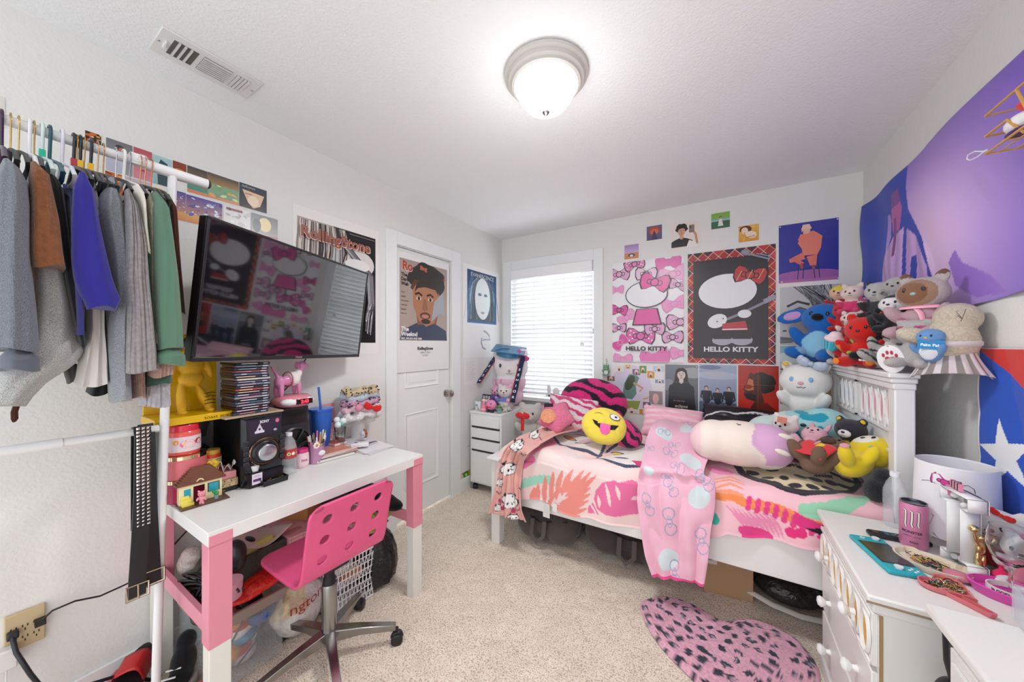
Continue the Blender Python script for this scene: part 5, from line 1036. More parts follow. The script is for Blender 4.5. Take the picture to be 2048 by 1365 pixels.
# power strip plate and cords by the left wall
ol=thing('outlet_plate','wide beige six socket outlet plate on the left wall','outlet',(XL,.125,.375))
B('satin','#c9b38c').box(0,.012,-.040,.040,-.058,.062).done('plate',ol,bev=.003)
b=B('matte','#2c2720')
for y in(-.022,0,.022):
    for z in(-.028,.008):
        for dy,dz in((-.005,.006),(.005,.006),(0,-.006)): b.box(.0118,.0123,y+dy-.0014,y+dy+.0014,z+dz-.004,z+dz+.004)
b.done('socket_slot',ol)
pg=B('satin','#20222a').box(.012,.034,-.036,-.012,-.01,.014).done('plug',bev=.004); pg.location=(XL,.125,.375)
pc=B('satin','#20222a').tube([(XL+.03,.10,.372),(XL+.07,.105,.34),(XL+.09,.13,.26),(XL+.085,.16,.17),(XL+.08,.22,.13),(XL+.09,.32,.1),(XL+.1,.40,.02)],.006,8); o=pc.done('cable'); tag(o,'thick dark power cord dropping from the outlet to the floor','cord'); pg.parent=o
cc=B('satin','#18181b'); cc.box(XL+.012,XL+.035,.142,.165,.375,.395); P=[at(85,1240,X=-1.955),at(105,1222,X=-1.955),at(150,1203,X=-1.955),at(200,1193,X=-1.955),at(240,1175,X=-1.955),at(268,1162,X=-1.955),at(330,1110,X=-1.955),at(385,1050,X=-1.955)]
cc.tube(P,.0032,8); o=cc.done('cable'); tag(o,'thin black cord running from the outlet behind the belts to the desk','cord')
ad=B('satin','#e6e4e2').box(.012,.045,-.052,-.015,-.095,-.03).done('power_adapter',bev=.004); ad.location=(XL,.125,.375); tag(ad,'white power adapter plugged in at the lower left of the outlet','adapter')
wc=B('satin','#e0dedc').tube([(XL+.02,.09,.285),(XL+.02,.088,.15),(XL+.03,.09,.02)],.002,6).done('cable'); tag(wc,'thin white wire below the white power adapter','cord')
# ---------------------------------------------------------------- bed
bd=thing('bed','white wooden bed along the back wall with a tall headboard','bed',(-.35,2.4,0)); BO=Matrix.Translation((.35,-2.4,0))
def bb_(k='paint',c='#e9e8e6'): b=B(k,c); b.M=BO; return b
Y0,Y1=1.90,2.89
bb_().box(-1.28,.59,Y0,Y0+.028,.29,.50).done('side_rail',bd,bev=.003); bb_().box(-1.28,.59,Y1-.028,Y1,.29,.50).done('side_rail',bd,bev=.003)
bb_().box(-1.30,-1.265,Y0-.01,Y1,.2,.55).done('footboard',bd,bev=.003)
for y in(Y0-.015,Y1-.05): bb_().box(-1.315,-1.25,y,y+.065,0,.56).done('leg',bd,bev=.004)
b=bb_(); b.box(-1.335,-1.235,Y0-.045,Y1+.02,.56,.575); b.box(-1.325,-1.245,Y0-.03,Y1+.01,.548,.56); b.done('footboard_cap',bd,bev=.004)
Y1=2.80; hb=bb_(); hb.box(.60,.625,Y0+.05,Y1-.04,.1,1.17); o_hb=hb.done('headboard',bd,bev=.002)
for y in(Y0,Y1-.06): 
    b=bb_(); b.box(.575,.632,y,y+.06,0,1.17); b.done('post',bd,bev=.005)
b=bb_(); Y1=2.80; b.box(.555,.642,Y0-.012,Y1+.02,1.195,1.215); b.box(.563,.637,Y0-.006,Y1+.01,1.175,1.195); b.box(.570,.634,Y0-.003,Y1,1.15,1.175); b.done('headboard_cap',bd,bev=.005)
fr=bb_()
for ya,yb,nn in((1.985,2.36,5),(2.43,2.73,4)):
    for z0,z1 in((.965,.975),(1.135,1.145)): fr.box(.590,.602,ya-.01,yb+.01,z0,z1)
    for y in(ya-.01,yb): fr.box(.590,.602,y,y+.01,.965,1.145)
    for i in range(nn):
        yc=ya+(yb-ya)*(i+.5)/nn; ring=[]
        for q in range(20):
            a=2*PI*q/20; ring.append([(.5995,yc+.024*math.cos(a),1.055+.062*math.sin(a)),(.592,yc+.026*math.cos(a),1.055+.065*math.sin(a)),(.5995,yc+.030*math.cos(a),1.055+.070*math.sin(a))])
        fr.rings(ring,closed=False,loop=True,caps=False)
        ov=B('matte'); ov.M=BO; ov.add([(.5992,yc+.024*math.cos(2*PI*q/20),1.055+.062*math.sin(2*PI*q/20)) for q in range(20)],[tuple(range(20))],'#e0a8b4' if ya<2.2 else '#b9c4d6'); ov.done('oval_inset',bd)
        for g in(-1,1):
            fr.tube([(.596,yc+g*.034,.975),(.596,yc+g*.030,1.0),(.596,yc+g*.036,1.02)],.003,6); fr.tube([(.596,yc+g*.034,1.135),(.596,yc+g*.030,1.11),(.596,yc+g*.036,1.09)],.003,6)
fr.box(.592,.602,1.99,2.73,.88,.892); fr.box(.592,.602,1.99,2.73,.66,.67); fr.box(.592,.602,1.985,1.995,.66,.892)
fr.done('lattice_moulding',bd,bev=.001)
mt=B('fabric','#f0c9cf').box(-1.255,.568,1.935,2.855,.34,.63).done('mattress',bev=.04,seg=4); tag(mt,'pink covered mattress under the comforter','mattress')
# cloth painting: (test, colour) laid over each other
def pin(P,x,y):
    P=np.array(P); c=np.zeros(x.shape,bool)
    for i in range(len(P)):
        a,q=P[i-1],P[i]
        if a[1]==q[1]: continue
        c^=((a[1]>y)!=(q[1]>y))&(x<(q[0]-a[0])*(y-a[1])/(q[1]-a[1])+a[0])
    return c
def pline(P,w,x,y,tap=False):
    m=np.zeros(x.shape,bool); n=len(P)-1
    for i in range(n):
        ax,ay=P[i]; bx,by=P[i+1]; L=(bx-ax)**2+(by-ay)**2+1e-12; t=np.clip(((x-ax)*(bx-ax)+(y-ay)*(by-ay))/L,0,1)
        d=np.hypot(x-ax-t*(bx-ax),y-ay-t*(by-ay)); tt=(i+t)/n; ww=w*(1-.8*np.abs(tt*2-1)**2) if tap else w; m|=d<ww/2
    return m
def pell(cx,cy,rx,ry,rot,x,y):
    ca,sa=math.cos(rot),math.sin(rot); u=(x-cx)*ca+(y-cy)*sa; v=-(x-cx)*sa+(y-cy)*ca; return (u/rx)**2+(v/ry)**2<1
TOPZ=.665
def duv(px,py):
    p=at(px,py,z=TOPZ)
    if p.y>1.90: return (p.x,2.88-p.y)
    q=at(px,py,Y=1.875); return (q.x,.995+(TOPZ-q.z))
def dh(x,y):
    "height of the comforter"
    pf_=max(0,min(1,(x+.18)/.25)); pf_=pf_*pf_*(3-2*pf_); e=max(0,min(1,(2.88-y)/.14))
    z=TOPZ-.012+.03*pf_+.010*math.sin(x*9+y*5)+.009*math.sin(x*17-y*11+1)+.022*mnoise.noise(V((x*3.2,y*3.2,.5)))+.010*mnoise.noise(V((x*9,y*9,3)))
    return z-.03*(1-e)
def comforter():
    xa,xb=-1.275,.575; NX,NS=430,300; S=1.30; vs=[];XX=[];SS=[]
    for j in range(NS+1):
        s=S*j/NS
        for i in range(NX+1):
            x=xa+(xb-xa)*i/NX; 
            smax=1.262 if x<-.12 else 1.262-.10*min(1,(x+.12)/.15)
            ss=min(s,smax); Yf=1.888+.006*math.sin(x*14)
            r=.07; top=2.88-Yf-r
            if ss<top: y=2.88-ss; z=dh(x,y)
            elif ss<top+r*PI/2: a=(ss-top)/r; zt=dh(x,Yf+r); y=Yf+r-r*math.sin(a); z=zt-r*(1-math.cos(a))
            else: dn=ss-top-r*PI/2; zt=dh(x,Yf+r)-r; y=Yf-.012*math.sin(x*23+dn*6)*min(1,dn*8)-.010*math.sin(x*9+1)*dn*5-.012; z=zt-dn
            if x<xa+.06: z-=(.06-(x-xa))**2*9
            vs.append((x,y,z)); XX.append(x); SS.append(ss)
    X=np.array(XX); Sx=np.array(SS); C=np.tile(np.array(lin('#f4d6d3')),(len(X),1))
    def put(m,c): C[m]=lin(c)
    L=lambda pts:[duv(*p) for p in pts]
    def pl(pts,c): put(pin(L(pts),X,Sx),c)
    def ln(pts,w,c,tap=False): put(pline(L(pts),w,X,Sx,tap),c)
    def el(px,py,rx,ry,c,rot=0): q=duv(px,py); put(pell(q[0],q[1],rx,ry,rot,X,Sx),c)
    put(X>-.12,'#f3c2cc'); 
    for q in((1075,905),(1110,915),(1090,930),(1150,905)): el(*q,.09,.05,'#efdcd8',.3)
    for i in range(5): ln([(1052+i*9,912-i*7),(1080+i*10,898-i*7),(1108+i*8,890-i*8)],.035,'#ee93b4',True)
    ln([(1048,918),(1062,912)],.05,'#ec7fae')
    for i in range(7): ln([(1040+i*9,962-i*1.5),(1052+i*9,948-i*.5)],.025,'#a2dcc6')
    ln([(1040,962),(1108,958)],.016,'#a2dcc6')
    co='#ef9388'
    stem=[(1090,1008),(1110,975),(1140,945)]; ln(stem,.02,co)
    for a,b_ in (((1068,968),(1062,1004)),((1075,962),(1074,1008)),((1090,945),(1086,1008)),((1106,932),(1100,1000)),((1124,925),(1112,985)),((1143,921),(1124,972))): ln([b_,((a[0]+b_[0])/2-2,(a[1]+b_[1])/2),a],.034,co,True)
    for a,b_ in (((1165,926),(1130,965)),((1180,932),(1132,972)),((1192,940),(1132,980)),((1180,962),(1125,985)),((1180,975),(1120,990)),((1176,988),(1115,996)),((1173,1003),(1108,1002)),((1160,1014),(1100,1004))): ln([b_,((a[0]+b_[0])/2,(a[1]+b_[1])/2+2),a],.036,co,True)
    mg='#ea75a4'
    pl([(1192,968),(1205,952),(1226,946),(1240,950),(1262,946),(1275,952),(1290,975),(1290,1018),(1262,1016),(1240,1018),(1215,1014),(1196,1004),(1188,985)],mg)
    for a,b_ in(((1212,954),(1222,996)),((1232,955),(1240,984)),((1197,978),(1200,1000)),((1262,985),(1275,980))): ln([a,((a[0]+b_[0])/2+1,(a[1]+b_[1])/2),b_],.02,'#f4d6d3',True)
    pl([(1176,1000),(1186,992),(1200,1014),(1176,1012)],mg); ln([(1183,997),(1194,1013)],.012,'#f4d6d3')
    nv='#454a66'
    pl([(1100,868),(1125,858),(1165,856),(1200,868),(1215,884),(1200,906),(1175,900),(1140,895),(1118,885)],nv); pl([(1106,869),(1128,861),(1163,859),(1194,870),(1208,884),(1197,901),(1175,895),(1142,890),(1122,881)],'#efeae6')
    el(1140,872,.05,.03,nv); el(1140,872,.04,.022,'#e08a52'); el(1165,880,.055,.035,nv); el(1166,880,.04,.024,'#ddA04f'.lower()); el(1120,868,.03,.02,'#e9d9a8'); el(1185,880,.04,.03,'#e9d9a8')
    ln([(1128,888),(1150,894),(1176,898)],.016,nv); ln([(1150,864),(1172,866)],.014,nv)
    pl([(1205,898),(1235,880),(1300,885),(1300,935),(1250,930),(1215,920),(1190,908)],nv); pl([(1208,900),(1238,884),(1300,889),(1300,931),(1252,926),(1218,916),(1196,908)],'#f0ebe8')
    el(1234,898,.045,.03,nv); el(1234,898,.03,.018,'#e9d24a'); el(1242,913,.045,.012,nv); pl([(1262,920),(1290,922),(1290,936),(1275,930)],'#e0357e')
    # head end
    out=[(1466,938),(1478,950),(1510,966),(1560,984),(1610,994),(1660,998),(1705,990),(1725,976),(1722,958),(1700,944),(1660,936),(1600,930),(1530,930),(1480,932)]
    pl(out,'#2e2836'); inn=[(1480,938),(1492,949),(1520,961),(1566,977),(1612,986),(1655,989),(1692,983),(1708,973),(1706,959),(1690,948),(1655,941),(1600,936),(1530,935),(1488,936)]; pl(inn,'#eddcb6')
    r=random.Random(3)
    for q in((1520,940),(1545,950),(1575,944),(1605,948),(1640,950),(1670,955),(1695,962),(1535,962),(1568,966),(1600,964),(1630,968),(1662,972),(1690,976),(1590,978),(1625,982),(1655,984),(1505,950),(1550,974)): el(*q,r.uniform(.018,.032),r.uniform(.018,.03),'#2e2836',r.uniform(0,2))
    for i in range(5): ln([(1560+i*7,946),(1564+i*7,941),(1567+i*7,947)],.006,'#2e2836')
    for i in range(6): ln([(1628+i*6,962),(1633+i*6,957),(1634+i*6,963)],.006,'#2e2836')
    for a in(1578,1612,1650): el(a,932,.075,.03,'#2e2836'); el(a,932,.065,.02,'#e8307c')
    mint='#98d0b0'
    ln([(1602,1022),(1650,1030),(1700,1022),(1760,1008)],.014,mint)
    for i in range(8): x=1602+i*19; y=1018-(i>4)*(i-4)*3; ln([(x,y+4),(x+10,y-6),(x+15,y-12)],.05,mint,True)
    el(1752,985,.035,.05,'#3fb3a4'); el(1745,1000,.03,.03,'#3fb3a4')
    for i in range(6): ln([(1428,958+i*4),(1460,956+i*5),(1490,966+i*4)],.016,'#f4a27c',True)
    el(1440,945,.06,.04,'#ef8fba')
    pl([(1425,972),(1480,980),(1560,1003),(1640,1036),(1665,1050),(1665,1072),(1620,1052),(1540,1018),(1470,992),(1425,984)],'#f2925a')
    for i in range(9): x=1500+i*18; y=988+i*8; ln([(x,y-4),(x-4,y+14)],.02,'#e8488c')
    pl([(1590,1015),(1665,1052),(1665,1072),(1585,1036)],'#e23d86')
    pl([(1610,1046),(1650,1050),(1665,1072),(1640,1062)],'#2b2433')
    for i in range(9): ln([(1452+i*11,996+i*3),(1478+i*10,1022+i*3),(1496+i*9,1046+i*3)],.014,'#ef93b8',True)
    el(1424,1022,.03,.03,'#45b5a5'); el(1512,1056,.07,.03,'#e8488c',.3)
    for g in(-1,1): el(1592+g*9,1056,.022,.022,'#e83a80')
    b=B('fabric'); fs=[(j*(NX+1)+i,(j+1)*(NX+1)+i,(j+1)*(NX+1)+i+1,j*(NX+1)+i+1) for j in range(NS) for i in range(NX)]
    me=bpy.data.meshes.new('comforter'); me.from_pydata(vs,[],fs); me.materials.append(mat('fabric')); ca=me.color_attributes.new('Col','FLOAT_COLOR','POINT')
    ca.data.foreach_set('color',np.hstack([C,np.ones((len(C),1))]).astype(np.float32).ravel()); me.polygons.foreach_set('use_smooth',[True]*len(fs)); me.update()
    o=bpy.data.objects.new('comforter',me); COL.objects.link(o); md=o.modifiers.new('t','SOLIDIFY'); md.thickness=.012; md.offset=-1
    tag(o,'pink comforter printed with palm leaves and a leopard oval','comforter'); return o
cf_=comforter()
for px,w_ in((1092,.045),(1109,.03)):
    p=at(px,1008,Y=1.855); tg=B('paper','#e9e6e3').box(-w_/2,w_/2,-.0006,.0006,-.085 if w_>.04 else -.05,0); a=Art(tg,w_,.085,lambda u,v,d:V((-w_/2+w_*u,-.0007-d,-.085+.085*v)))
    if w_>.04:
        for i in range(12): a.line([(.12,.93-i*.07),(.88,.93-i*.07)],.02,'#a9a6a6')
    o=tg.done('care_label',cf_); o.location=p; o.rotation_euler=(.05,0,-.05)
def rowcloth(name,label,cat,rows,paint,nu=90,nv=160,k='fabric',wave=(.014,9),over=True,lift=.016,sol=.004):
    "rows: (left px, right px, plane key, value); the cloth lies on the comforter and hangs over its edge"
    pts=[(at(r[0][0],r[0][1],**{r[2]:r[3]}),at(r[1][0],r[1][1],**{r[2]:r[3]}),r) for r in rows]; m=len(pts)-1; vs=[];PX=[];PY=[]
    def cr(a,b_,c,d,t): return .5*((2*b_)+(c-a)*t+(2*a-5*b_+4*c-d)*t*t+(3*b_-a-3*c+d)*t*t*t)
    for j in range(nv+1):
        f=m*j/nv; i=min(int(f),m-1); t=f-i; q=[pts[max(0,min(m,i+d_))] for d_ in(-1,0,1,2)]
        A=cr(q[0][0],q[1][0],q[2][0],q[3][0],t); Bq=cr(q[0][1],q[1][1],q[2][1],q[3][1],t)
        la=V(q[1][2][0]).lerp(V(q[2][2][0]),t); lb_=V(q[1][2][1]).lerp(V(q[2][2][1]),t); hang=1 if A.z<.6 else 0
        for ii in range(nu+1):
            u=ii/nu; p=A.lerp(Bq,u); w=wave[0]*(math.sin(u*wave[1]+f*.7)+.6*math.sin(u*wave[1]*1.9-f*1.1)+.5*mnoise.noise(V((u*5,f*1.5,7))))
            if over and p.y>1.885 and p.x<.6:
                z=dh(p.x,p.y)+lift+abs(w)*.8; 
                if p.y<1.95: z-=(1.95-p.y)**2*4
                p.z=max(p.z+w*.5,z)
            else: p.y-=abs(w)*1.1+.004*hang
            vs.append(tuple(p)); l=la.lerp(lb_,u); PX.append(l.x); PY.append(l.y)
    X=np.array(PX);Y_=np.array(PY); C=np.zeros((len(X),3)); paint(X,Y_,C)
    fs=[(j*(nu+1)+i,(j+1)*(nu+1)+i,(j+1)*(nu+1)+i+1,j*(nu+1)+i+1) for j in range(nv) for i in range(nu)]
    me=bpy.data.meshes.new(name); me.from_pydata(vs,[],fs); me.materials.append(mat(k)); ca=me.color_attributes.new('Col','FLOAT_COLOR','POINT')
    ca.data.foreach_set('color',np.hstack([C,np.ones((len(C),1))]).astype(np.float32).ravel()); me.polygons.foreach_set('use_smooth',[True]*len(fs)); me.update()
    o=bpy.data.objects.new(name,me); COL.objects.link(o); md=o.modifiers.new('t','SOLIDIFY'); md.thickness=sol; md.offset=0
    if label: tag(o,label,cat)
    return o
def pbow(X,Y_,C,x,y,s,rot,c):
    ca,sa=math.cos(rot),math.sin(rot)
    for g in(-1,1):
        q=(x+g*s*.62*ca,y+g*s*.62*sa); m=pell(*q,s*.52,s*.50,rot,X,Y_)&~pell(*q,s*.43,s*.41,rot,X,Y_); C[m]=lin(c)
        q=(x+g*s*.30*ca,y+g*s*.30*sa); m=pell(*q,s*.16,s*.15,rot,X,Y_)&~pell(*q,s*.10,s*.09,rot,X,Y_); C[m]=lin(c)
    m=pell(x,y,s*.26,s*.24,rot,X,Y_)&~pell(x,y,s*.19,s*.17,rot,X,Y_); C[m]=lin(c)
def paint(X,Y_,C):
    C[:]=lin('#efb9cd')
    for q in((1330,870,18,10),(1385,925,22,12),(1400,995,20,22),(1340,1115,20,20),(1300,940,12,8),(1375,860,14,8)): C[pell(*q,.3,X,Y_)]=lin('#d3dfe2')
    for x,y,s,r_ in((1330,868,9,0),(1375,845,9,.3),(1418,866,9,1),(1345,905,12,.4),(1300,900,8,0),(1352,890,9,.2),(1358,935,11,.5),(1408,950,12,.7),(1400,985,0.1,0),(1338,955,10,.4),(1346,975,15,1.0),(1410,965,14,.8),(1300,1008,17,1.3),(1344,1040,20,1.45),(1405,1080,18,1.4),(1352,1140,16,1.5),(1300,1065,0.1,0),(1310,1110,0.1,0)):
        pbow(X,Y_,C,x,y,s*1.25,r_,'#a3a6c0')
    C[pline([(1308,1146),(1345,1152),(1375,1158),(1410,1163)],8,X,Y_)]=lin('#ee4a90')
rowcloth('throw_blanket','pink throw blanket with grey outlined bows hanging off the bed','blanket',[((1322,836),(1432,840),'Y',2.84),((1305,850),(1450,862),'z',.80),((1293,880),(1425,900),'z',.745),((1284,925),(1408,945),'z',.705),((1278,958),(1428,962),'Y',1.875),((1275,1000),(1430,1010),'Y',1.848),((1282,1050),(1422,1060),'Y',1.842),((1292,1105),(1416,1118),'Y',1.838),((1306,1150),(1408,1167),'Y',1.834)],paint,110,230)
def paint(X,Y_,C):
    C[:]=lin('#e2aaa1')
    r=random.Random(5)
    for x,y,s,ro in((1105,858,9,.2),(1070,872,10,-.3),(1038,892,13,-.5),(1022,938,15,-.3),(1002,965,9,.3),(1024,1000,16,.5),(1000,1012,8,0),(1030,1032,10,.4),(995,940,7,1)):
        C[pell(x,y,s+1.3,s*.72+1.3,ro,X,Y_)]=lin('#2c272c'); C[pell(x,y,s,s*.72,ro,X,Y_)]=lin('#f0ecea')
        for i in range(7): a=r.uniform(0,6.3); q=r.uniform(.2,.7)*s; C[pell(x+q*math.cos(a),y+q*.7*math.sin(a),s*.13,s*.08,a,X,Y_)]=lin('#2c272c')
        for g in(-1,1): C[pell(x+g*s*.6,y-s*.7,s*.2,s*.25,0,X,Y_)]=lin('#2c272c')
    for x,y in((1010,1012),(1030,1018),(1003,1000)): C[pell(x,y,5,4,.5,X,Y_)]=lin('#b03a62')
    for x,y in((1085,880),(1050,910),(1012,925),(1000,985),(1038,1015),(1045,975),(1015,1035)): C[pline([(x-5,y-3),(x,y+3),(x+6,y-2)],1.6,X,Y_)]=lin('#2c272c')
rowcloth('throw_blanket','dusty pink cat print fleece draped over the foot corner of the bed','blanket',[((1150,848),(1168,856),'z',.71),((1100,855),(1118,870),'z',.71),((1060,866),(1085,888),'z',.705),((1026,884),(1058,908),'z',.69),((1008,908),(1048,932),'Y',1.865),((1000,940),(1044,966),'Y',1.85),((992,985),(1046,1000),'Y',1.845),((981,1024),(1056,1042),'Y',1.84)],paint,70,150,wave=(.016,13),lift=.02)
# pillows at the foot end
def cushion(name,label,loc,size,rot,colf,k='fabric',pw=2.6,n=56,cat='pillow'):
    "a stuffed square or round cushion with painted cloth"
    w,h,t=size; b=B(k); vc=[];vs=[]
    for side in(1,-1):
        base=len(vs)
        for j in range(n+1):
            for i in range(n+1):
                u=-1+2*i/n; v=-1+2*j/n
                if pw<2.2: # disc mapping
                    x=u*math.sqrt(1-v*v/2); y=v*math.sqrt(1-u*u/2); d=math.hypot(x,y)
                else: x,y=u*(1-.06*(1-abs(v))**0*abs(v)**3*0),v; x=u*(1-.05*math.cos(v*PI/2)); y=v*(1-.05*math.cos(u*PI/2)); d=max(abs(u),abs(v)); 
                e=max(0,1-d**(2 if pw<2.2 else 2.5)); hh=t*(e**.5 if pw<2.2 else (max(0,1-u*u)*max(0,1-v*v))**.38)
                hh+=.012*mnoise.noise(V((x*4,y*4,side)))*e
                vs.append((x*w,-side*hh,y*h)); vc.append(lin(colf(x,y,side)))
        m=n+1; fs=[(base+j*m+i,base+j*m+i+1,base+(j+1)*m+i+1,base+(j+1)*m+i) for j in range(n) for i in range(n)]
        if side<0: fs=[f[::-1] for f in fs]
        vv=[vs[q] for q in range(base,len(vs))]; b.add(vv,[tuple(i-base for i in f) for f in fs],sm=True,vc=vc[base:])
    o=b.done(name); o.location=loc; o.rotation_euler=rot; tag(o,label,cat); return o
zeb=lambda c1,c2,f,g=1:(lambda x,y,s:c2 if math.sin((y+.45*x)*f*.8+3.2*mnoise.noise(V((x*2.6,y*2.0,f)))+1.2*math.sin(x*6))>.2+.5*mnoise.noise(V((x*7,y*3,2))) else c1)
cushion('pillow','upper lobe magenta and black zebra pillow leaning by the window',(-.86,2.64,.87),(.26,.19,.08),(-.25,.10,.25),zeb('#d8307c','#241c2c',15),'fur',2)
cushion('pillow','lower magenta and black zebra cushion under the yellow face',(-.54,2.30,.745),(.12,.09,.05),(-.6,.5,.2),zeb('#d8307c','#241c2c',12),'fur',2)
cushion('pillow','pink and white fuzzy zebra pillow in front of the dark one',(-.97,2.47,.80),(.19,.13,.06),(-.5,.12,.3),zeb('#f0dde2','#d4447c',18),'fur')
st_=B('fur','#e87a9c'); R=[]
def starp(q,y): return [((.17 if i%2==0 else .095)*q*math.sin(2*PI*i/10+.5),y,(.17 if i%2==0 else .095)*q*math.cos(2*PI*i/10+.5)) for i in range(10)]
st_.rings([starp(.2,-.06),starp(.65,-.05),starp(.95,-.02),starp(1,0),starp(.95,.02),starp(.6,.045),starp(.2,.05)]); o=st_.done('star_pillow',sub=2); o.location=(-1.02,2.28,.80); o.rotation_euler=(-.75,0,.35); tag(o,'fuzzy pink star pillow with an orange patch','pillow')
B('fur','#f0a07a').ell((-.05,-.058,-.03),(.055,.014,.06)).done('orange_patch',o); B('fabric','#2c2830').box(-.085,-.02,-.06,-.05,.05,.075).done('dark_patch',o)
def cfem(x,y,s): return '#f0d955'
em=cushion('face_pillow','round yellow winking face pillow with a pink tongue','' or (-.655,2.235,.79),(.145,.125,.07),(-.62,.14,.32),cfem,'plush',2)
def emap(u,v,d):
    x=(u-.5)*2;y=(v-.5)*2; dd=min(.98,math.hypot(x,y)); xx,yy=x,y
    return V((x*.145,-.07*math.sqrt(max(.02,1-dd*dd))-.003-d*3,y*.125))
eb=B('fabric','#2a2228'); eb.k=[]; 
def patch(poly,c,off):
    # subdivide fan so that the patch follows the cushion
    cx=sum(p[0] for p in poly)/len(poly); cy=sum(p[1] for p in poly)/len(poly)
    for lv in range(4):
        a,b_=lv/4,(lv+1)/4
        for i in range(len(poly)):
            p,q=poly[i-1],poly[i]; Q=[(cx+(w[0]-cx)*t,cy+(w[1]-cy)*t) for w,t in((p,a),(q,a),(q,b_),(p,b_))]
            if lv==0: Q=Q[1:]
            eb.add([emap(u,v,off) for u,v in Q],[tuple(range(len(Q)))],c)
el_=lambda cx,cy,rx,ry,r0=0:[(cx+rx*math.cos(2*PI*i/20),cy+ry*math.sin(2*PI*i/20)) for i in range(20)]
patch([(.22,.52),(.35,.45),(.5,.42),(.65,.43),(.8,.47),(.72,.34),(.55,.28),(.4,.30),(.28,.40)],'#2a2228',.0005); eb.done('mouth',em); eb=B('fabric'); patch([(.40,.44),(.62,.43),(.62,.25),(.55,.17),(.45,.18),(.40,.26)],'#ea6aa8',.001); eb.done('tongue',em); eb=B('fabric')
patch(el_(.70,.68,.12,.10),'#4a4448',.0005); patch(el_(.70,.68,.105,.085),'#eceae8',.001); patch(el_(.72,.68,.03,.028),'#2a2228',.0015); eb.done('open_eye',em); eb=B('fabric'); patch([(.22,.70),(.34,.74),(.46,.70),(.34,.72)],'#8a7434',.0005)
eb.done('winking_eye',em)
cushion('pillow','pale pink pillow with a magenta spot behind the bow blanket',(-.30,2.70,.76),(.20,.12,.07),(-.7,.05,.1),lambda x,y,s:'#d8286c' if (x+.1)**2+(y+.4)**2<.05 else('#f3c9d3' if math.sin(y*16)>0 else '#efb3c4'))
cushion('pillow','black pillow with white brush strokes against the back wall',(.14,2.78,.80),(.25,.13,.06),(-.95,.06,.05),lambda x,y,s:'#d8d8da' if abs(y-.25-.25*x-.06*math.sin(x*9))<.05+.04*math.sin(x*30)**2*(x>-.1) or abs(y+.55-.1*x)<.02 else '#1d1d22','satin')
# ---------------------------------------------------------------- soft toys
BZ=.70
def on(px,py,z): return at(px,py,z=z)
# on the bed
sq=thing('plush_cushion','big cream and lilac round plush lying across the bed','plush toy',(.08,2.12,.815),rz=.02)
blob('body',[((0,0,0),(.20,.125,.115)),((.11,0,.0),(.12,.12,.112)),((-.11,0,.0),(.115,.115,.108))],'plush','#eee0d4',sq,.008,6,lambda p:'#d9aad0' if p.x+.25*p.z+.02*math.sin(p.z*40)>.075 and p.z>-.07 else ('#efcfd2' if p.x<-.17 else None))
for z,x in((-.015,.165),(.05,.185)): B('plush','#efe6d8').ell((x,-.105 if z<0 else -.06,z+.02),(.034,.012,.013),rot=(0,.35,.3)).done('ear',sq)
B('matte','#2d2a30').tube([(-.01,-.045,.108),(-.002,-.055,.105),(.006,-.05,.107)],.002,5).done('mouth',sq)
wp=plush('plush_toy','white round headed plush with a grey blue satin bow by the headboard',(.44,2.70,.86),rz=-.35,s=.36,fur='#f0efec',ear='bear',nose='#e0a0a8',smile=True,eye='#7fb2d8',vox=.022,head=1.25,legs=False)
ribbon(wp,(.12,-.22,.98),.2,'#b7c2d6',rot=(.2,.35,0),k='satin'); B('plush','#efb94a').ell((-.24,-.12,.96),(.05,.03,.035)).done('orange_patch',wp)
tq=thing('plush_cushion','pale blue and turquoise tie dye plush under the white one','plush toy',(.40,2.48,.84),rz=-.2)
blob('body',[((0,0,0),(.19,.13,.115)),((-.15,-.02,-.03),(.12,.10,.10)),((.08,.02,.03),(.12,.11,.11))],'plush','#a8d8dc',tq,.009,5,lambda p:('#cfe4df' if p.x<-.08 else ('#2ba3bd' if mnoise.noise(V((p.x*14,p.y*14,p.z*14)))>.12 else None)))
B('gloss','#1f2a30').ell((.0,-.118,.055),(.013,.008,.009)).done('eye',tq)
plush('plush_toy','white and pink plush with a coral paper tag between the cushions',(.30,2.33,.76),rz=-.6,s=.20,fur='#efe6e4',ear='bear',belly='#f0c2cc',head=1.1,vox=.03)
tg=B('paper','#e8937c').box(-.02,.02,-.001,.001,-.016,.016).done('paper_tag'); tg.location=(.275,2.26,.93); tg.rotation_euler=(.2,.1,-.2); tag(tg,'coral paper tag on the white and pink plush','tag')
pk=plush('plush_toy','pink eared plush lying behind the brown bear',(.36,2.20,.77),rz=-.5,s=.2,fur='#f3bccb',ear='long',vox=.03,rot=(-.9,0,-.5))
br=plush('plush_bear','brown fuzzy bear in a red cape lying face up on the bed',(.33,2.01,.765),s=.27,fur='#8f6a4c',k='fur',muz='#5d3d2a',rot=(-1.25,.0,-.75),vox=.024)
b=B('fabric','#e03a42'); b.grid(lambda u,v:(-.26+.52*u,-.235-.02*math.sin(u*PI*3)-.06*math.sin(PI*u),.02+.42*v),12,8); o=b.done('cape',br,sol=.02)
plush('plush_toy','black and yellow plush with a coral tag beside the headboard',(.53,2.22,.77),rz=-.7,s=.22,fur='#33303a',ear='bear',belly='#e6c62e',muz='#e9e6e6',inner='#e6c62e',vox=.03)
yl=plush('plush_toy','bright yellow plush with a white face and star patches by the headboard',(.44,2.0,.775),s=.27,fur='#f2d62c',ear='bear',rot=(-1.15,-.2,-1.0),vox=.022,pads='#e8a0b4',smile=False,nose='#3a2f28',colf=lambda p:'#f3efe4' if ((p.x/.17)**2+((p.z-.69)/.14)**2<1 and p.y<-.15) else None,head=1.1)
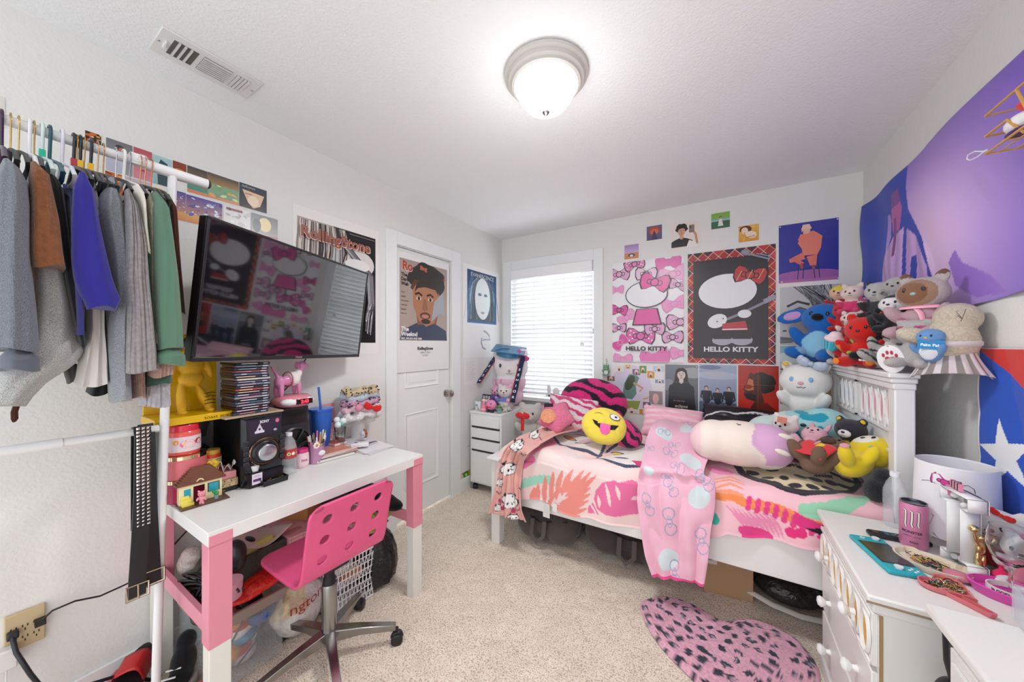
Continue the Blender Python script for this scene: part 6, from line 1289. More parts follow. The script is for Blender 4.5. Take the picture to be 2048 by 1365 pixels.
B('plush','#e88a94').ell((-.17,-.2,.50),(.03,.012,.03)).done('pink_star',yl); B('plush','#6abcb4').ell((.19,-.2,.52),(.03,.012,.03)).done('teal_star',yl)
fb=blob('plush_toy',[((0,0,.05),(.055,.05,.06)),((.03,.02,.11),(.045,.04,.05))],'fur','#26262a',None,.008,3); fb.location=(.535,1.935,.70); fb.scale=(.75,.75,.8); tag(fb,'small black fuzzy toy squeezed against the headboard post','plush toy')
plush('plush_bear','white fluffy bear with a big black nose between the drawers and the bed',(-1.47,2.72,.45),rz=.35,s=.37,fur='#ece7e0',k='fur',muz='#f4f1ec',nose='#22242a',vox=.022)
bw=B('plush','#cf2b2f'); bw.ell((-.03,0,0),(.035,.02,.025)).ell((.03,0,0),(.035,.02,.025)).ell((0,-.01,0),.014); bw.box(-.012,.012,-.006,.006,-.12,0); o=bw.done('ribbon'); o.location=at(1045,832,Y=2.36); tag(o,'red ribbon bow at the end of the graduation stole','ribbon')
sgn=B('satin','#e8e6e4').box(-.075,.075,-.004,.004,0,.035); sgn.ell((-.045,0,.07),(.02,.006,.05)).ell((.03,0,.06),(.035,.006,.035))
a=Art(sgn,.15,.035,lambda u,v,d:V((-.075+.15*u,-.0045-d,.035*v))); a.text('MAJOR.IS',.5,.2,.12,'#2a2a2c',True,.5); o=sgn.done('word_sign'); o.location=(-1.36,2.98,.802+.02); tag(o,'small white cut out word sign on the window sill','sign')
# drawer unit with its toys
du=thing('drawer_unit','tall white drawer unit on black casters in the corner','drawers',(-1.78,2.68,0)); 
def dbx(b): b.M=Matrix.Translation((1.78,-2.68,0)); return b
dbx(B('paint','#e9e9e8')).box(-1.95,-1.61,2.462,2.90,.075,.705).done('body',du,bev=.002); dbx(B('paint','#eeeeed')).box(-1.952,-1.608,2.455,2.902,.705,.722).done('top',du,bev=.002)
for z0,z1,n_ in((.595,.685,0),(.49,.575,1),(.385,.47,2),(.095,.365,3)):
    dbx(B('paint','#ededec')).box(-1.932,-1.628,2.447,2.461,z0,z1).done('drawer',du,bev=.002)
    if n_<3: dbx(B('matte','#3a3633')).box(-1.932,-1.628,2.4605,2.463,z0-.02,z0).done('grip_gap',du)
for x in(-1.92,-1.64):
    for y in(2.50,2.86): b=dbx(B('satin','#1d1e20')); b.M=b.M@T((x,y,.028),(0,PI/2,.5)); b.lathe([(.001,-.02),(.024,-.02),(.028,-.012),(.028,.012),(.024,.02),(.001,.02)],20); b.done('caster',du)
CZ=.724
bp=thing('plush_cushion','big white plush head with a graduation cap on the drawer unit','plush toy',(-1.745,2.83,CZ+.37),rz=.42,s=1.08)
blob('body',[((0,0,.02),(.16,.09,.15)),((-.11,0,.13),(.05,.05,.05)),((.11,0,.13),(.05,.05,.05)),((0,0,-.12),(.14,.08,.13)),((0,0,-.25),(.12,.08,.08))],'plush','#ece4e6',bp,.009,6,lambda p:'#edc3d2' if p.z<-.09 else None)
for g in(-1,1): B('matte','#34343c').ell((g*.08,-.088,.03),(.010,.006,.018)).done('eye',bp)
B('matte','#b98a80').ell((0,-.093,-.015),(.012,.008,.008)).done('nose',bp); B('matte','#5a4a4e').tube([(-.03,-.09,-.035),(-.012,-.094,-.045),(0,-.095,-.03),(.012,-.094,-.045),(.03,-.09,-.035)],.002,5).done('mouth',bp); ribbon(bp,(.115,-.06,.115),.062,'#e0559a',rot=(.2,.7,0))
gc=thing('mortarboard_hat','blue graduation cap on the big white plush head','cap',(-1.74,2.80,CZ+.545),rot=(.25,.12,.42),s=1.2); B('satin','#35749c').lathe([(.001,-.035),(.105,-.035),(.10,.005),(.001,.005)],28).done('skull_cap',gc); B('satin','#3a7ba4').box(-.13,.13,-.11,.11,.005,.011).done('mortarboard',gc,bev=.002); B('satin','#2c6088').tube([(0,0,.013),(-.06,-.03,.016),(-.10,-.09,.012)],.003,6).done('tassel_cord',gc)
so=thing('graduation_stole','navy and red graduation stole with white numerals hung round the plush','stole',(-1.725,2.72,CZ+.27),s=1.05)
for g,x0,x1,t in((-1,-.150,-.205,'2026'),(1,.145,.160,'SENIOR')):
    b=B('fabric','#20304e'); w_=.024; P0=V((x0,.06 if g<0 else .05,.21)); P1=V((x1,-.14 if g<0 else -.16,-.03 if g<0 else -.17)); 
    b.grid(lambda u,v:P0.lerp(P1,v)+V(((u-.5)*2*w_,.004*math.sin(v*20),0)),4,20); o=b.done('band',so,sol=.003)
    r_=B('fabric','#b33a40').tube([P0.lerp(P1,q)+V((-g*w_,-.004,0)) for q in(0,.5,1)],.004,6).done('edge',so)
    l=B('fabric','#e8e6ea'); D_=(P1-P0); up=-D_.normalized(); sx=V((1,0,0))
    for i,ch in enumerate(t):
        q=P0.lerp(P1,.30+.68*(i+.5)/len(t) if g<0 else .25+.7*(i+.5)/len(t)); hgt=.034 if g<0 else .026
        Art(l,.03,hgt,lambda u,v,d:q+sx*((u-.5)*.036)+up*((v-.3)*hgt)+V((0,-.007-d,0))).text(ch,.5,.1,.75,'#efedf0',True,.5)
    if g<0: l.box(x0-.035,x0+.0,.02,.03,.12,.17,'#e4e2e2')
    l.done('lettering',so)
plush('plush_toy','pale blue and pink plush with long ears in front of the big white plush',(-1.70,2.66,CZ),rz=.35,s=.25,fur='#d9dfe4',ear='bear',belly='#e38ab4',inner='#f0c4cc',vox=.026,colf=lambda p:'#eeb6c8' if p.x>.05 and p.z>.8 else('#e9ddd8' if p.y<-.18 and p.z>.5 else('#7f86c4' if .3<p.z<.48 else None)))
plush('plush_toy','pink plush with pointed ears left of the pale blue one',(-1.83,2.72,CZ),rz=.2,s=.23,fur='#e3a9bf',ear='long',belly='#7a3a8a',vox=.03)
plush('plush_toy','small dark violet plush between the pink plush and the pale blue one',(-1.79,2.62,CZ),rz=.3,s=.14,fur='#5a3f8f',ear='cat',vox=.035)
th=thing('tooth_holder','white tooth shaped ornament on the left corner of the drawers','ornament',(-1.895,2.51,CZ),s=.9)
blob('body',[((0,0,.055),(.038,.028,.03)),((-.022,0,.025),(.014,.016,.03)),((.022,0,.025),(.014,.016,.03)),((-.02,0,.078),(.02,.02,.014)),((.02,0,.078),(.02,.02,.014))],'gloss','#dfe3e6',th,.005,2); B('matte','#6a9aa8').box(-.014,.014,-.030,-.027,.05,.062).done('printed_mark',th)
pf=thing('pink_bottle','small pink novelty bottle beside the tooth ornament','ornament',(-1.83,2.505,CZ),s=.95); B('gloss','#e38aa0').lathe([(.001,0),(.030,0),(.032,.03),(.026,.055),(.018,.06),(.02,.075),(.012,.085),(.001,.09)],24).done('bottle_body',pf); B('gloss','#f2b8c6').lathe([(.0335,.012),(.0335,.028)],24,caps=False).done('label',pf); B('gloss','#efc3cf').ell((0,0,.1),(.02,.016,.018)).done('stopper',pf)
rr=thing('round_toy','round pink toy with red teeth marks and black feet','toy',(-1.75,2.51,CZ)); B('gloss','#e78cb4').ell((0,0,.062),(.052,.042,.046),n=28).done('body',rr); b=B('matte','#cf2c3a'); 
for i in range(5): b.ell((-.03+i*.012,-.040+abs(i-2)*.002,.048),(.006,.004,.008),n=8)
b.done('teeth',rr); b=B('gloss','#1f1f22'); b.ell((-.02,-.02,.008),(.018,.022,.009)).ell((.025,-.02,.008),(.018,.022,.009)); b.done('feet',rr); B('gloss','#1f1f22').ell((.022,-.038,.078),.006).done('eye',rr)
pl_=thing('potted_plant','tiny green potted plant on the drawer unit','plant',(-1.653,2.492,CZ),s=.8); B('gloss','#7aa8a0').lathe([(.001,0),(.022,0),(.027,.035),(.001,.035)],18).done('pot',pl_); b=B('matte','#5f8a4c')
for i in range(40):
    a=rnd(0,6.3); e=rnd(.2,1.4); r_=rnd(.02,.045); b.ell((r_*math.cos(a)*math.cos(e),r_*math.sin(a)*math.cos(e),.045+r_*math.sin(e)*1.1),(.010,.004,.005),rot=(rnd(-1,1),rnd(-1,1),a),n=6)
b.done('foliage',pl_)
for (x,y,s,c,l) in ((-1.64,2.575,.085,'#d9cfc4','little cream figure at the right front corner of the drawers'),(-1.645,2.65,.12,'#e9c6cf','little pale pink figure behind the cream one on the drawers'),(-1.865,2.60,.10,'#e6e0de','little white figure with black ears behind the pink bottle')): plush('figurine',l,(x,y,CZ),.3,s,c,'bear',vox=.05,cat='figurine')
def d(a):
    a.rect(.04,.03,.96,.97,'#3a3440'); 
    for u,v in((.2,.8),(.5,.82),(.8,.8),(.25,.5),(.55,.52)): a.rect(u-.1,v-.1,u+.1,v+.08,'#e3dfe4'); a.ell(u,v,.05,'#6b5a66')
    a.rect(.1,.05,.9,.3,'#6c8a5a')
sheet('photo_card','dark card with little portraits leaning behind the tooth ornament','card',(-1.94,2.62,CZ),(.105,-.01,0),(0,.02,.13),(0,-1,.1),d,base='#2e2a33')
# the pile on top of the headboard
HZ=1.217
def pt(name,label,px,py,X,s,rz,**k): 
    p=at(px,py,X=X); p.z=max(p.z,HZ) if k.pop('rest',False) else p.z
    return plush(name,label,p,rz,s,**k)
bl=plush('plush_toy','large royal blue plush with wide pink lined ears at the far end of the headboard',(.50,2.77,1.215),rz=-.55,s=.40,fur='#1f6cc0',ear='wide',inner='#c79ccf',belly='#8fc8e6',nose='#15151a',vox=.022,smile=False,rot=(-.15,.12,-.55))
B('plush','#16161c').ell((0,-.27,.66),(.075,.04,.055)).done('big_nose',bl)
plush('plush_toy','small yellow haired doll at the top left of the pile',(.62,2.78,1.50),rz=-.5,s=.20,fur='#efc3a8',ear='none',belly='#c8323a',vox=.03,colf=lambda p:'#efd23c' if (p.z>.74 or(p.y>-.05 and p.z>.5)) else('#cf2f38' if p.z<.48 else None))
plush('plush_toy','cream plush with painted whiskers beside the yellow haired doll',(.63,2.62,1.49),rz=-.5,s=.18,fur='#f0dcd2',ear='cat',belly='#e4477f',vox=.03,colf=lambda p:'#e4477f' if p.z<.42 else None)
def beanie(label,loc,s,fur,**k): plush('plush_toy',label,loc,k.pop('rz',-.6),s,fur=fur,vox=k.pop('vox',.032),**k)
beanie('red crab like plush under the yellow haired doll',(.60,2.66,1.40),.17,'#d22a2c',ear='bear')
beanie('white plush covered in red hearts in the middle of the pile',(.60,2.50,1.345),.17,'#f0e2dc',ear='bear',colf=lambda p:'#c92f36' if mnoise.noise(V((p.x*9,p.y*9,p.z*9)))>.2 else None)
beanie('wine red plush below the heart covered one',(.585,2.48,1.275),.15,'#9c2f44',ear='bear')
beanie('rainbow yellow and pink fuzzy plush in the pile',(.585,2.38,1.285),.15,'#efd04a',k='fur',ear='cat',colf=lambda p:'#e8477c' if p.z>.75 else('#f08a3c' if p.z>.5 else None))
beanie('hot pink and yellow striped plush above the heart covered one',(.66,2.50,1.43),.15,'#ea4f8c',k='fur',ear='cat',colf=lambda p:'#f0c83c' if p.z<.35 else None)
beanie('lime green little plush peeking out beside the red dragon',(.565,2.26,1.275),.11,'#9bd04a',ear='cat')
beanie('light grey plush with maroon patches, second row from the front',(.56,2.48,1.218),.17,'#c9c3c6',ear='bear',belly='#8c3a48',muz='#e2dcdc')
cu=thing('cupcake_toy','turquoise cupcake plush with a white frosted top','plush toy',(.50,2.42,1.30),rot=(.2,.3,-.5),s=.9); b=B('plush','#3fb6cc'); n=20
for j in range(n): a0,a1=2*PI*j/n,2*PI*(j+1)/n; q=1 if j%2 else .92; b.add([(.032*q*math.cos(a0),.032*q*math.sin(a0),0),(.032*q*math.cos(a1),.032*q*math.sin(a1),0),(.045*q*math.cos(a1),.045*q*math.sin(a1),.055),(.045*q*math.cos(a0),.045*q*math.sin(a0),.055)],[(0,1,2,3)],'#3fb6cc' if j%2 else '#58c6d8')
b.done('wrapper',cu); blob('frosting',[((0,0,.066),(.048,.048,.024)),((0,0,.09),(.03,.03,.02))],'plush','#f0d6dc',cu,.005,3)
rd=plush('plush_toy','bright red plush with orange paws and a white heart at the front of the pile',(.585,2.25,1.218),rz=-.65,s=.26,fur='#d4241f',ear='cat',vox=.024,pads='#f0862a',smile=False,colf=lambda p:'#f08a2c' if (abs(p.x)>.27 and p.z<.4) or p.z>.98 else None)
ribbon(rd,(.14,-.43,.14),.05,'#f3dede')
beanie('second red plush half hidden left of the red one with the heart',(.57,2.40,1.218),.17,'#c8262a',ear='cat',belly='#e8a0a4')
wt=plush('plush_toy','white tiger plush with black stripes lying at the front of the pile',(.590,2.07,1.225),rz=-.8,s=.23,fur='#e6e2de',k='fur',ear='bear',nose='#c88a8c',muz='#f4f1ee',vox=.024,colf=lambda p:'#2c2a2e' if math.sin(p.z*42+3*math.sin(p.x*8))>.72 and abs(p.x)>.04 else None,rot=(-.5,.2,-.8))
bkb=plush('plush_toy','black fuzzy plush behind the white tiger',(.63,2.22,1.25),rz=-.9,s=.24,fur='#1e1e22',ear='bear',vox=.028)
beanie('black and white plush with a drooping cap and closed smile',(.64,2.10,1.375),.18,'#26252a',ear='flop',muz='#f2f0f0',colf=lambda p:'#f0eeee' if (p.y<-.12 and .52<p.z<.82) else None,rz=-.75)
beanie('black and white panda plush above the drooping one',(.65,2.30,1.44),.20,'#efeeec',k='fur',ear='bear',inner='#1d1d20',rz=-.7,colf=lambda p:'#1d1d20' if p.z<.46 or p.z>.9 else None)
beanie('white shaggy plush beside the brown eared cat',(.67,2.18,1.47),.17,'#ece9e4',k='fur',ear='flop',rz=-.7,smile=False)
beanie('slate blue plush with a yellow band behind the panda',(.69,2.36,1.46),.18,'#3a4f66',ear='none',colf=lambda p:'#d8a93a' if .80<p.z<.84 else None)
ct=plush('plush_cat','large cream cat plush with brown ears and a brown face on top of the pile',(.665,1.94,1.345),rz=-.75,s=.26,fur='#eee0d8',k='fur',ear='cat',nose='#8fb0b4',eye='#3a2c28',vox=.02,smile=False,colf=lambda p:('#8a5638' if p.z>.93 and abs(p.x)>.1 else ('#a8704a' if (p.y<-.17 and ((p.x+.03)/.17)**2+((p.z-.68)/.15)**2<1) else ('#c99c7c' if (p.y<-.12 and ((p.x)/.22)**2+((p.z-.68)/.19)**2<1) else('#f0c4d0' if p.z<.5 else None)))))
b=B('satin','#f0a9be').tube([(.0,-.17,.45),(.06,-.20,.38),(.10,-.2,.2),(.09,-.19,.08)],.03,8,flat=.35); b.tube([(-.2,-.1,.47),(0,-.19,.47),(.2,-.1,.47)],.03,8,flat=.5); b.done('ribbon',ct)
pn=plush('plush_toy','white plush with pink eye patches and big sparkling eyes',(.63,1.895,1.236),rz=-.75,s=.20,fur='#f2eceb',k='fur',ear='bear',nose='#e86a94',eye='#262b52',eyes=.12,vox=.024,smile=False,colf=lambda p:'#e9659a' if (p.y<-.12 and abs(abs(p.x)-.14)<.07 and abs(p.z-.72)<.07) or p.z>.92 else None)
pg_=plush('plush_toy','powder blue penguin plush with a blue paper tag',(.635,1.80,1.262),rz=-.75,s=.13,fur='#6d9ed6',ear='none',belly='#e9eef4',nose='#e8b23a',vox=.03,smile=False,legs=False)
tg=B('paper','#1f86c4').box(-.03,.03,-.001,.001,-.016,.016); a=Art(tg,.06,.032,lambda u,v,d:V((-.03+.06*u,-.0012-d,-.016+.032*v))); a.text('Palm Pals',.5,.3,.15,'#f2f4f6',True,.5); o=tg.done('paper_tag'); o.location=(.625,1.775,1.325); o.rotation_euler=(0,.1,-.5); tag(o,'blue paper tag with white lettering on the penguin plush','tag')
# toy shoe with a paw print sole
sh_=thing('toy_shoe','black toy shoe showing a white sole with a red paw print','toy shoe',(.592,1.935,1.268),rot=(0,0,-.75),s=.85)
b=B('satin','#efedf0'); b.M=T((0,-.045,0),(PI/2+.25,0,0),(.8,1.1,1)); b.lathe([(.001,0),(.06,0),(.06,-.012),(.001,-.012)],32); b.done('sole',sh_)
b=B('fabric','#1d1d21'); b.M=T((0,-.045,0),(PI/2+.25,0,0),(.8,1.1,1)); b.lathe([(.056,-.0125),(.054,-.04),(.05,-.08),(.035,-.11),(.001,-.115)],28); b.done('upper',sh_)
b=B('matte','#b8384a'); b.M=T((0,-.045,0),(PI/2+.25,0,0),(.8,1.1,1)); 
for c0,r in(((0,-.012,.001),(.02,.02,.001)),((-.012,.0,.001),(.011,.011,.001)),((.012,0,.001),(.011,.011,.001)),((-.028,.016,.001),(.007,.009,.001)),((-.009,.028,.001),(.007,.009,.001)),((.01,.028,.001),(.007,.009,.001)),((.028,.016,.001),(.007,.009,.001))): b.ell(c0,r)
b.done('paw_print',sh_)
# big cream teddy in a striped dress hanging off the near end
tdy=thing('teddy_bear','large cream teddy bear in a grey striped dress slumped over the headboard end','teddy bear',(.69,1.83,1.335),rz=-.5,s=.68)
blob('body',[((0,0,.0),(.10,.09,.12)),((.02,.02,.12),(.085,.085,.08)),((-.10,-.035,.03),(.09,.04,.042),(0,.35,.2)),((-.02,.06,-.06),(.05,.05,.06))],'fur','#ddcfb8',tdy,.008,3)
b=B('fabric'); 
def dr(u,v):
    a=-1.9+3.4*u; r0=.085+.07*v**1.4; r0*=1+.05*math.sin(a*13)*v; return (r0*math.cos(a-1.2)*.85,r0*math.sin(a-1.2)*.55-.01,-.02-.17*v+.03*math.cos(a)*v)
b.grid(dr,110,24,vcf=lambda u,v:lin('#8d8585') if int(u*17)%2 else lin('#d5cdd0')); b.done('dress',tdy,sol=.003)
b=B('fabric','#cfc7c9'); b.ell((0,.0,-.01),(.105,.093,.045)); b.done('bodice',tdy)
b=B('satin','#6b655f').tube([(.045,-.083,.10),(.06,-.08,.16),(.03,-.083,.15),(.05,-.085,.11),(.035,-.086,.13)],.0015,5).done('stitched_mark',tdy)
# ---------------------------------------------------------------- nightstand, dresser corner and what stands on them
ns=thing('nightstand','white nightstand with round cut outs and knobs beside the headboard','nightstand',(.56,1.57,0)); NO=Matrix.Translation((-.56,-1.57,0)); NZ=.65
def nb(k='paint',c='#e9e8e5'): b=B(k,c); b.M=NO; return b
nb().box(.365,.778,1.30,1.845,.06,.60).done('body',ns,bev=.003)
b=nb(); b.box(.338,.78,1.285,1.855,.628,.65); b.box(.350,.78,1.293,1.85,.60,.628); b.done('top',ns,bev=.005)
nb('wood','#a08a72').box(.336,.70,1.2842,1.2856,.6285,.6345).done('chipped_edge',ns,label='bare wood showing along the worn top edge')
nb('wood','#a98a5e').box(.3645,.372,1.2985,1.3005,.10,.595).done('worn_strip',ns,label='bare wood strip down the front corner')
b=nb(); b.box(.352,.366,1.31,1.835,.445,.59); b.box(.346,.353,1.31,1.835,.575,.59); b.box(.346,.353,1.31,1.835,.445,.458); dw=b.done('drawer',ns,bev=.003)
b=nb('matte','#d9a24e'); r2=nb()
for i in range(7):
    yc=1.345+i*.0755
    b.add([(.3515,yc+.026*math.cos(2*PI*q/22),.517+.050*math.sin(2*PI*q/22)) for q in range(22)],[tuple(range(22))[::-1]],'#dca653')
    r2.rings([[(.3515,yc+m_*.026*math.cos(2*PI*q/22),.517+(.05+(m_-1)*.026)*math.sin(2*PI*q/22)) for m_ in(1,)]+[(.344,yc+.031*math.cos(2*PI*q/22),.517+.055*math.sin(2*PI*q/22)),(.3515,yc+.036*math.cos(2*PI*q/22),.517+.061*math.sin(2*PI*q/22))] for q in range(22)],closed=False,loop=True,caps=False)
b.done('amber_oval',dw); r2.done('oval_moulding',dw)
def knob(par,y,z,x=.346):
    b=nb('satin','#efeeec'); b.M=NO@T((x,y,z),(0,-PI/2,0)); b.lathe([(.001,0),(.010,0),(.007,.012),(.016,.020),(.019,.028),(.014,.036),(.001,.039)],22); b.done('knob',par)
knob(dw,1.42,.517); knob(dw,1.72,.517)
for z0,z1 in((.265,.43),(.08,.25)):
    b=nb(); b.box(.352,.366,1.31,1.835,z0,z1); d2=b.done('drawer',ns,bev=.003); knob(d2,1.42,(z0+z1)/2,.352); knob(d2,1.72,(z0+z1)/2,.352)
b=nb(); b.box(.348,.778,1.295,1.85,.0,.062); b.done('plinth',ns,bev=.004)
dc=thing('dresser','white dresser corner at the lower right, taller than the nightstand','dresser',(.59,.75,0)); NO=Matrix.Translation((-.59,-.75,0))
nb().box(.43,.778,.30,1.125,.03,.705).done('body',dc,bev=.003); b=nb(); b.box(.395,.78,.28,1.152,.718,.74); b.box(.41,.78,.29,1.14,.705,.718); b.done('top',dc,bev=.006)
for z0,z1 in((.49,.68),(.27,.46),(.05,.24)): b=nb(); b.box(.418,.431,.32,1.11,z0,z1); b.box(.411,.419,.34,1.09,z0+.02,z1-.02); b.done('drawer',dc,bev=.003)
n=lambda px,py,z=NZ+.001:at(px,py,z=z)
bottle('clear water bottle on the nightstand by the headboard',n(1790,1052),.20,.032,lab=None)
en=thing('drink_can','pink energy drink can on the nightstand','can',(.548,1.665,NZ+.001),rz=-1.85); b=B('glit','#e08cb4'); b.lathe([(.001,0),(.026,.0),(.033,.010),(.033,.142),(.031,.148)],36,caps=False); b.done('can_body',en); B('metal','#6c7078').lathe([(.031,.148),(.0315,.152),(.028,.152),(.027,.146),(.001,.146)],36,caps=False).done('can_top',en)
b=B('matte','#2b2530'); rr_=.0334
a=Art(b,.09,.13,lambda u,v,d:V(((rr_+d)*math.cos(-1.35+2.7*u),(rr_+d)*math.sin(-1.35+2.7*u),.008+.13*v)))
for i,x in enumerate((.28,.44,.60)):
    for cc,w_ in(('#40323c',.075),('#e8e2da',.045)): a.line([(x-.05,.93-i*.01),(x+.01,.9),(x+.005,.7),(x-.01,.58),(x+.02,.50+.02*i)],w_,cc)
a.text('MONSTER',.44,.36,.085,'#4a3a4a',True,.5); a.text('ENERGY ULTRA',.44,.27,.045,'#4a3a4a',align=.5); a.text('ROSA',.5,.12,.06,'#4a3a4a',True,.5); b.done('printed_logo',en)
# lamp with drum shade
la=thing('table_lamp','white drum shade lamp with a printed pink bow on the nightstand','lamp',(.665,1.735,NZ+.001))
b=B('gloss','#e9e4de'); b.lathe([(.001,0),(.05,0),(.052,.008),(.02,.02),(.018,.05),(.03,.06),(.012,.075),(.01,.13)],28); b.done('base',la)
b=B('fabric','#ecebee'); b.lathe([(.094,.045),(.088,.278)],56,caps=False); b.lathe([(.0925,.045),(.0865,.278)],56,caps=False); b.lathe([(.0925,.045),(.0945,.047),(.0945,.051)],56,caps=False); b.lathe([(.0885,.276),(.0875,.281),(.0862,.276)],56,caps=False); b.done('lamp_shade',la)
A0=math.atan2(-1.735,-.665); b=B('matte')
a=Art(b,.2,.23,lambda u,v,d:V(((.0935-.006*v+.0006+d)*math.cos(A0-1.15+2.3*u),(.0935-.006*v+.0006+d)*math.sin(A0-1.15+2.3*u),.046+.23*v)))
bow(a,.40,.80,.15,'#d83f98','#2d2a30',rot=-.3,lw=.008); a.line([(.12,.74),(.22,.77),(.3,.76)],.008,'#2d2a30'); a.line([(.55,.80),(.62,.82),(.68,.78),(.69,.72)],.008,'#2d2a30'); a.line([(.66,.55),(.72,.46),(.82,.47)],.008,'#2d2a30'); a.poly([(.05,.05),(.2,.02),(.3,.3),(.16,.34)],'#e39ab8'); a.line([(.02,.3),(.1,.2),(.22,.32)],.01,'#2d2a30'); a.poly([(0,.0),(.35,.0),(.3,.05),(0,.07)],'#2d2a30')
b.done('printed_bow',la)
# marquee letter
mq=thing('marquee_letter','white light up marquee letter with bulbs on the nightstand','letter light',(.618,1.572,NZ+.001),rz=.12,s=.92)
b=B('satin','#efeeef'); 
def seg(y0,y1,z0,z1): 
    b.box(.018,.022,y0,y1,z0,z1); 
b.box(.018,.024,-.03,.03,0,.25); b.box(.018,.024,-.06,.06,0,.042); b.box(.018,.024,-.06,.06,.208,.25)
O=[(-.06,0),(.06,0),(.06,.042),(.03,.042),(.03,.208),(.06,.208),(.06,.25),(-.06,.25),(-.06,.208),(-.03,.208),(-.03,.042),(-.06,.042)]
for i in range(12): (ya,za),(yb,zb_)=O[i-1],O[i]; b.add([(-.022,ya,za),(-.022,yb,zb_),(.022,yb,zb_),(.022,ya,za),],[(0,1,2,3)])
o=b.done('letter_shell',mq,sol=.002)
b=B('satin','#e9e7e6')
for y,z in((0,.03),(0,.075),(0,.12),(0,.165),(0,.21),(-.042,.022),(.042,.022),(-.042,.228),(.042,.228)): b.ell((.004,y,z),(.010,.010,.010)).tube([(.018,y,z),(.008,y,z)],.006,8)
b.done('bulb',mq)
cl=thing('hair_clips','pink striped hair clips hooked on the marquee letter','hair clips',mq.location+V((-.005,.045,.252))); b=B('fabric','#e48ca8'); b.box(-.004,.004,-.05,.0,-.018,.003); b.box(-.006,.006,.005,.018,-.05,-.02); 
for y in(-.04,-.025,-.01): b.box(-.0045,.0045,y-.003,y+.003,-.0185,.0035,'#2c2a2e')
b.done('clip',cl)
# console, remote, trays
sw=thing('game_console','turquoise handheld game console lying on the nightstand','game console',(.46,1.555,NZ+.001),rz=1.06)
ang=math.atan2(*( (n(1815,1150)-n(1732,1078)).y,(n(1815,1150)-n(1732,1078)).x)); sw.rotation_euler=(0,0,ang); c0=(n(1712,1084)+n(1750,1080)+n(1840,1150)+n(1792,1158))/4; sw.location=(c0.x,c0.y,NZ+.001)
b=B('satin','#1fa9b8'); b.box(-.104,.104,-.045,.045,0,.0135); b.done('shell',sw,bev=.006,seg=3)
b=B('gloss','#24282c').box(-.063,.063,-.038,.038,.0136,.0142); b.box(-.058,.058,-.033,.033,.0143,.0146,'#3a3c3e'); b.done('screen',sw)
b=B('satin','#dfe6ea'); 
for x,y in((-.085,.018),(.085,-.012)): b.M=T((x,y,.0135)); b.lathe([(.001,0),(.008,0),(.007,.003),(.010,.004),(.010,.007),(.001,.0065)],18)
b.M=Matrix(); b.done('thumb_stick',sw); b=B('satin','#e9eef0')
for x,y in((.085,.030),(.085,.012),(.077,.021),(.093,.021)): b.ell((x,y,.0138),(.0035,.0035,.0015),n=10)
b.box(-.091,-.079,-.018,-.014,.0135,.0155).box(-.087,-.083,-.022,-.010,.0135,.0155); b.done('button',sw)
rm=thing('remote_control','black television remote with blue and purple buttons','remote',(.0,.0,0)); p0,p1=n(1745,1072),n(1850,1090); c0=(p0+p1)/2; rm.location=(c0.x,c0.y,NZ+.001); rm.rotation_euler=(0,0,math.atan2(p1.y-p0.y,p1.x-p0.x))
B('satin','#1c1c20').box(-.078,.078,-.019,.019,0,.016).done('casing',rm,bev=.007,seg=3); b=B('satin','#2a6a8c'); b.box(-.035,-.025,-.012,-.002,.0158,.0172).box(-.035,-.025,.002,.012,.0158,.0172).box(-.02,-.01,-.012,-.002,.0158,.0172); b.box(.012,.034,-.010,.010,.0158,.0172,'#4438b4'); b.box(-.066,-.05,-.008,.008,.0158,.0168,'#5a4a3c')
for i in range(8): b.ell((-.005+.014*(i%2)+.05*(i//4),-.012+.007*(i%4),.0165),(.003,.003,.001),'#8d9098',n=8)
b.done('button',rm,bev=.001)
def tray(name,label,loc,rz,outline,c,c2,h=.018):
    t=thing(name,label,'tray',loc,rz); R=[]
    for q,z in((.90,0),(.98,.004),(1,h),(.93,h),(.88,.005)): R.append([(x*q,y*q,z) for x,y in outline])
    B('gloss',c).rings(R).done('dish',t); return t
heart=lambda s:[(s*.062*(16*math.sin(a)**3),s*.062*(13*math.cos(a)-5*math.cos(2*a)-2*math.cos(3*a)-math.cos(4*a))) for a in [2*PI*i/48 for i in range(48)]]
def jewel(par,n_,rx,ry,cols,z=.010,k='metal',name='jewellery'):
    b=B(k)
    for i in range(n_):
        a=rnd(0,6.3); q=rnd(0,.8); x,y=rx*q*math.cos(a),ry*q*math.sin(a); R_=rnd(.006,.02); ph=rnd(0,6)
        b.tube([(x+R_*math.cos(w+ph),y+R_*.7*math.sin(w+ph),z+rnd(-.003,.004)) for w in np.linspace(0,rnd(2.5,6),9)],rnd(.0008,.0016),5,c=random.choice(cols))
    o=b.done(name,par); o['kind']='stuff'
p=n(1850,1126); t=tray('trinket_tray','cream ceramic cat head tray full of bracelets',(p.x+.004,p.y-.022,p.z),-.62,[(.080*math.cos(a)*(1+.12*(abs(a-PI*.25)<.25)+.12*(abs(a-PI*.75)<.25)),.058*math.sin(a)*(1+.25*(abs(a-PI*.25)<.25)+.25*(abs(a-PI*.75)<.25))) for a in [2*PI*i/60 for i in range(60)]],'#e6d9c4','')
jewel(t,60,.06,.038,['#1c1c20','#2a3a8c','#8c2a3a','#c8a45c','#2a5a4a','#c43a6a','#d9c24a','#1c1c20','#1c1c20'],.012,'satin'); b=B('gloss','#c97a8c'); b.ell((.055,-.012,.011),(.030,.026,.012)).done('pink_nose',t)
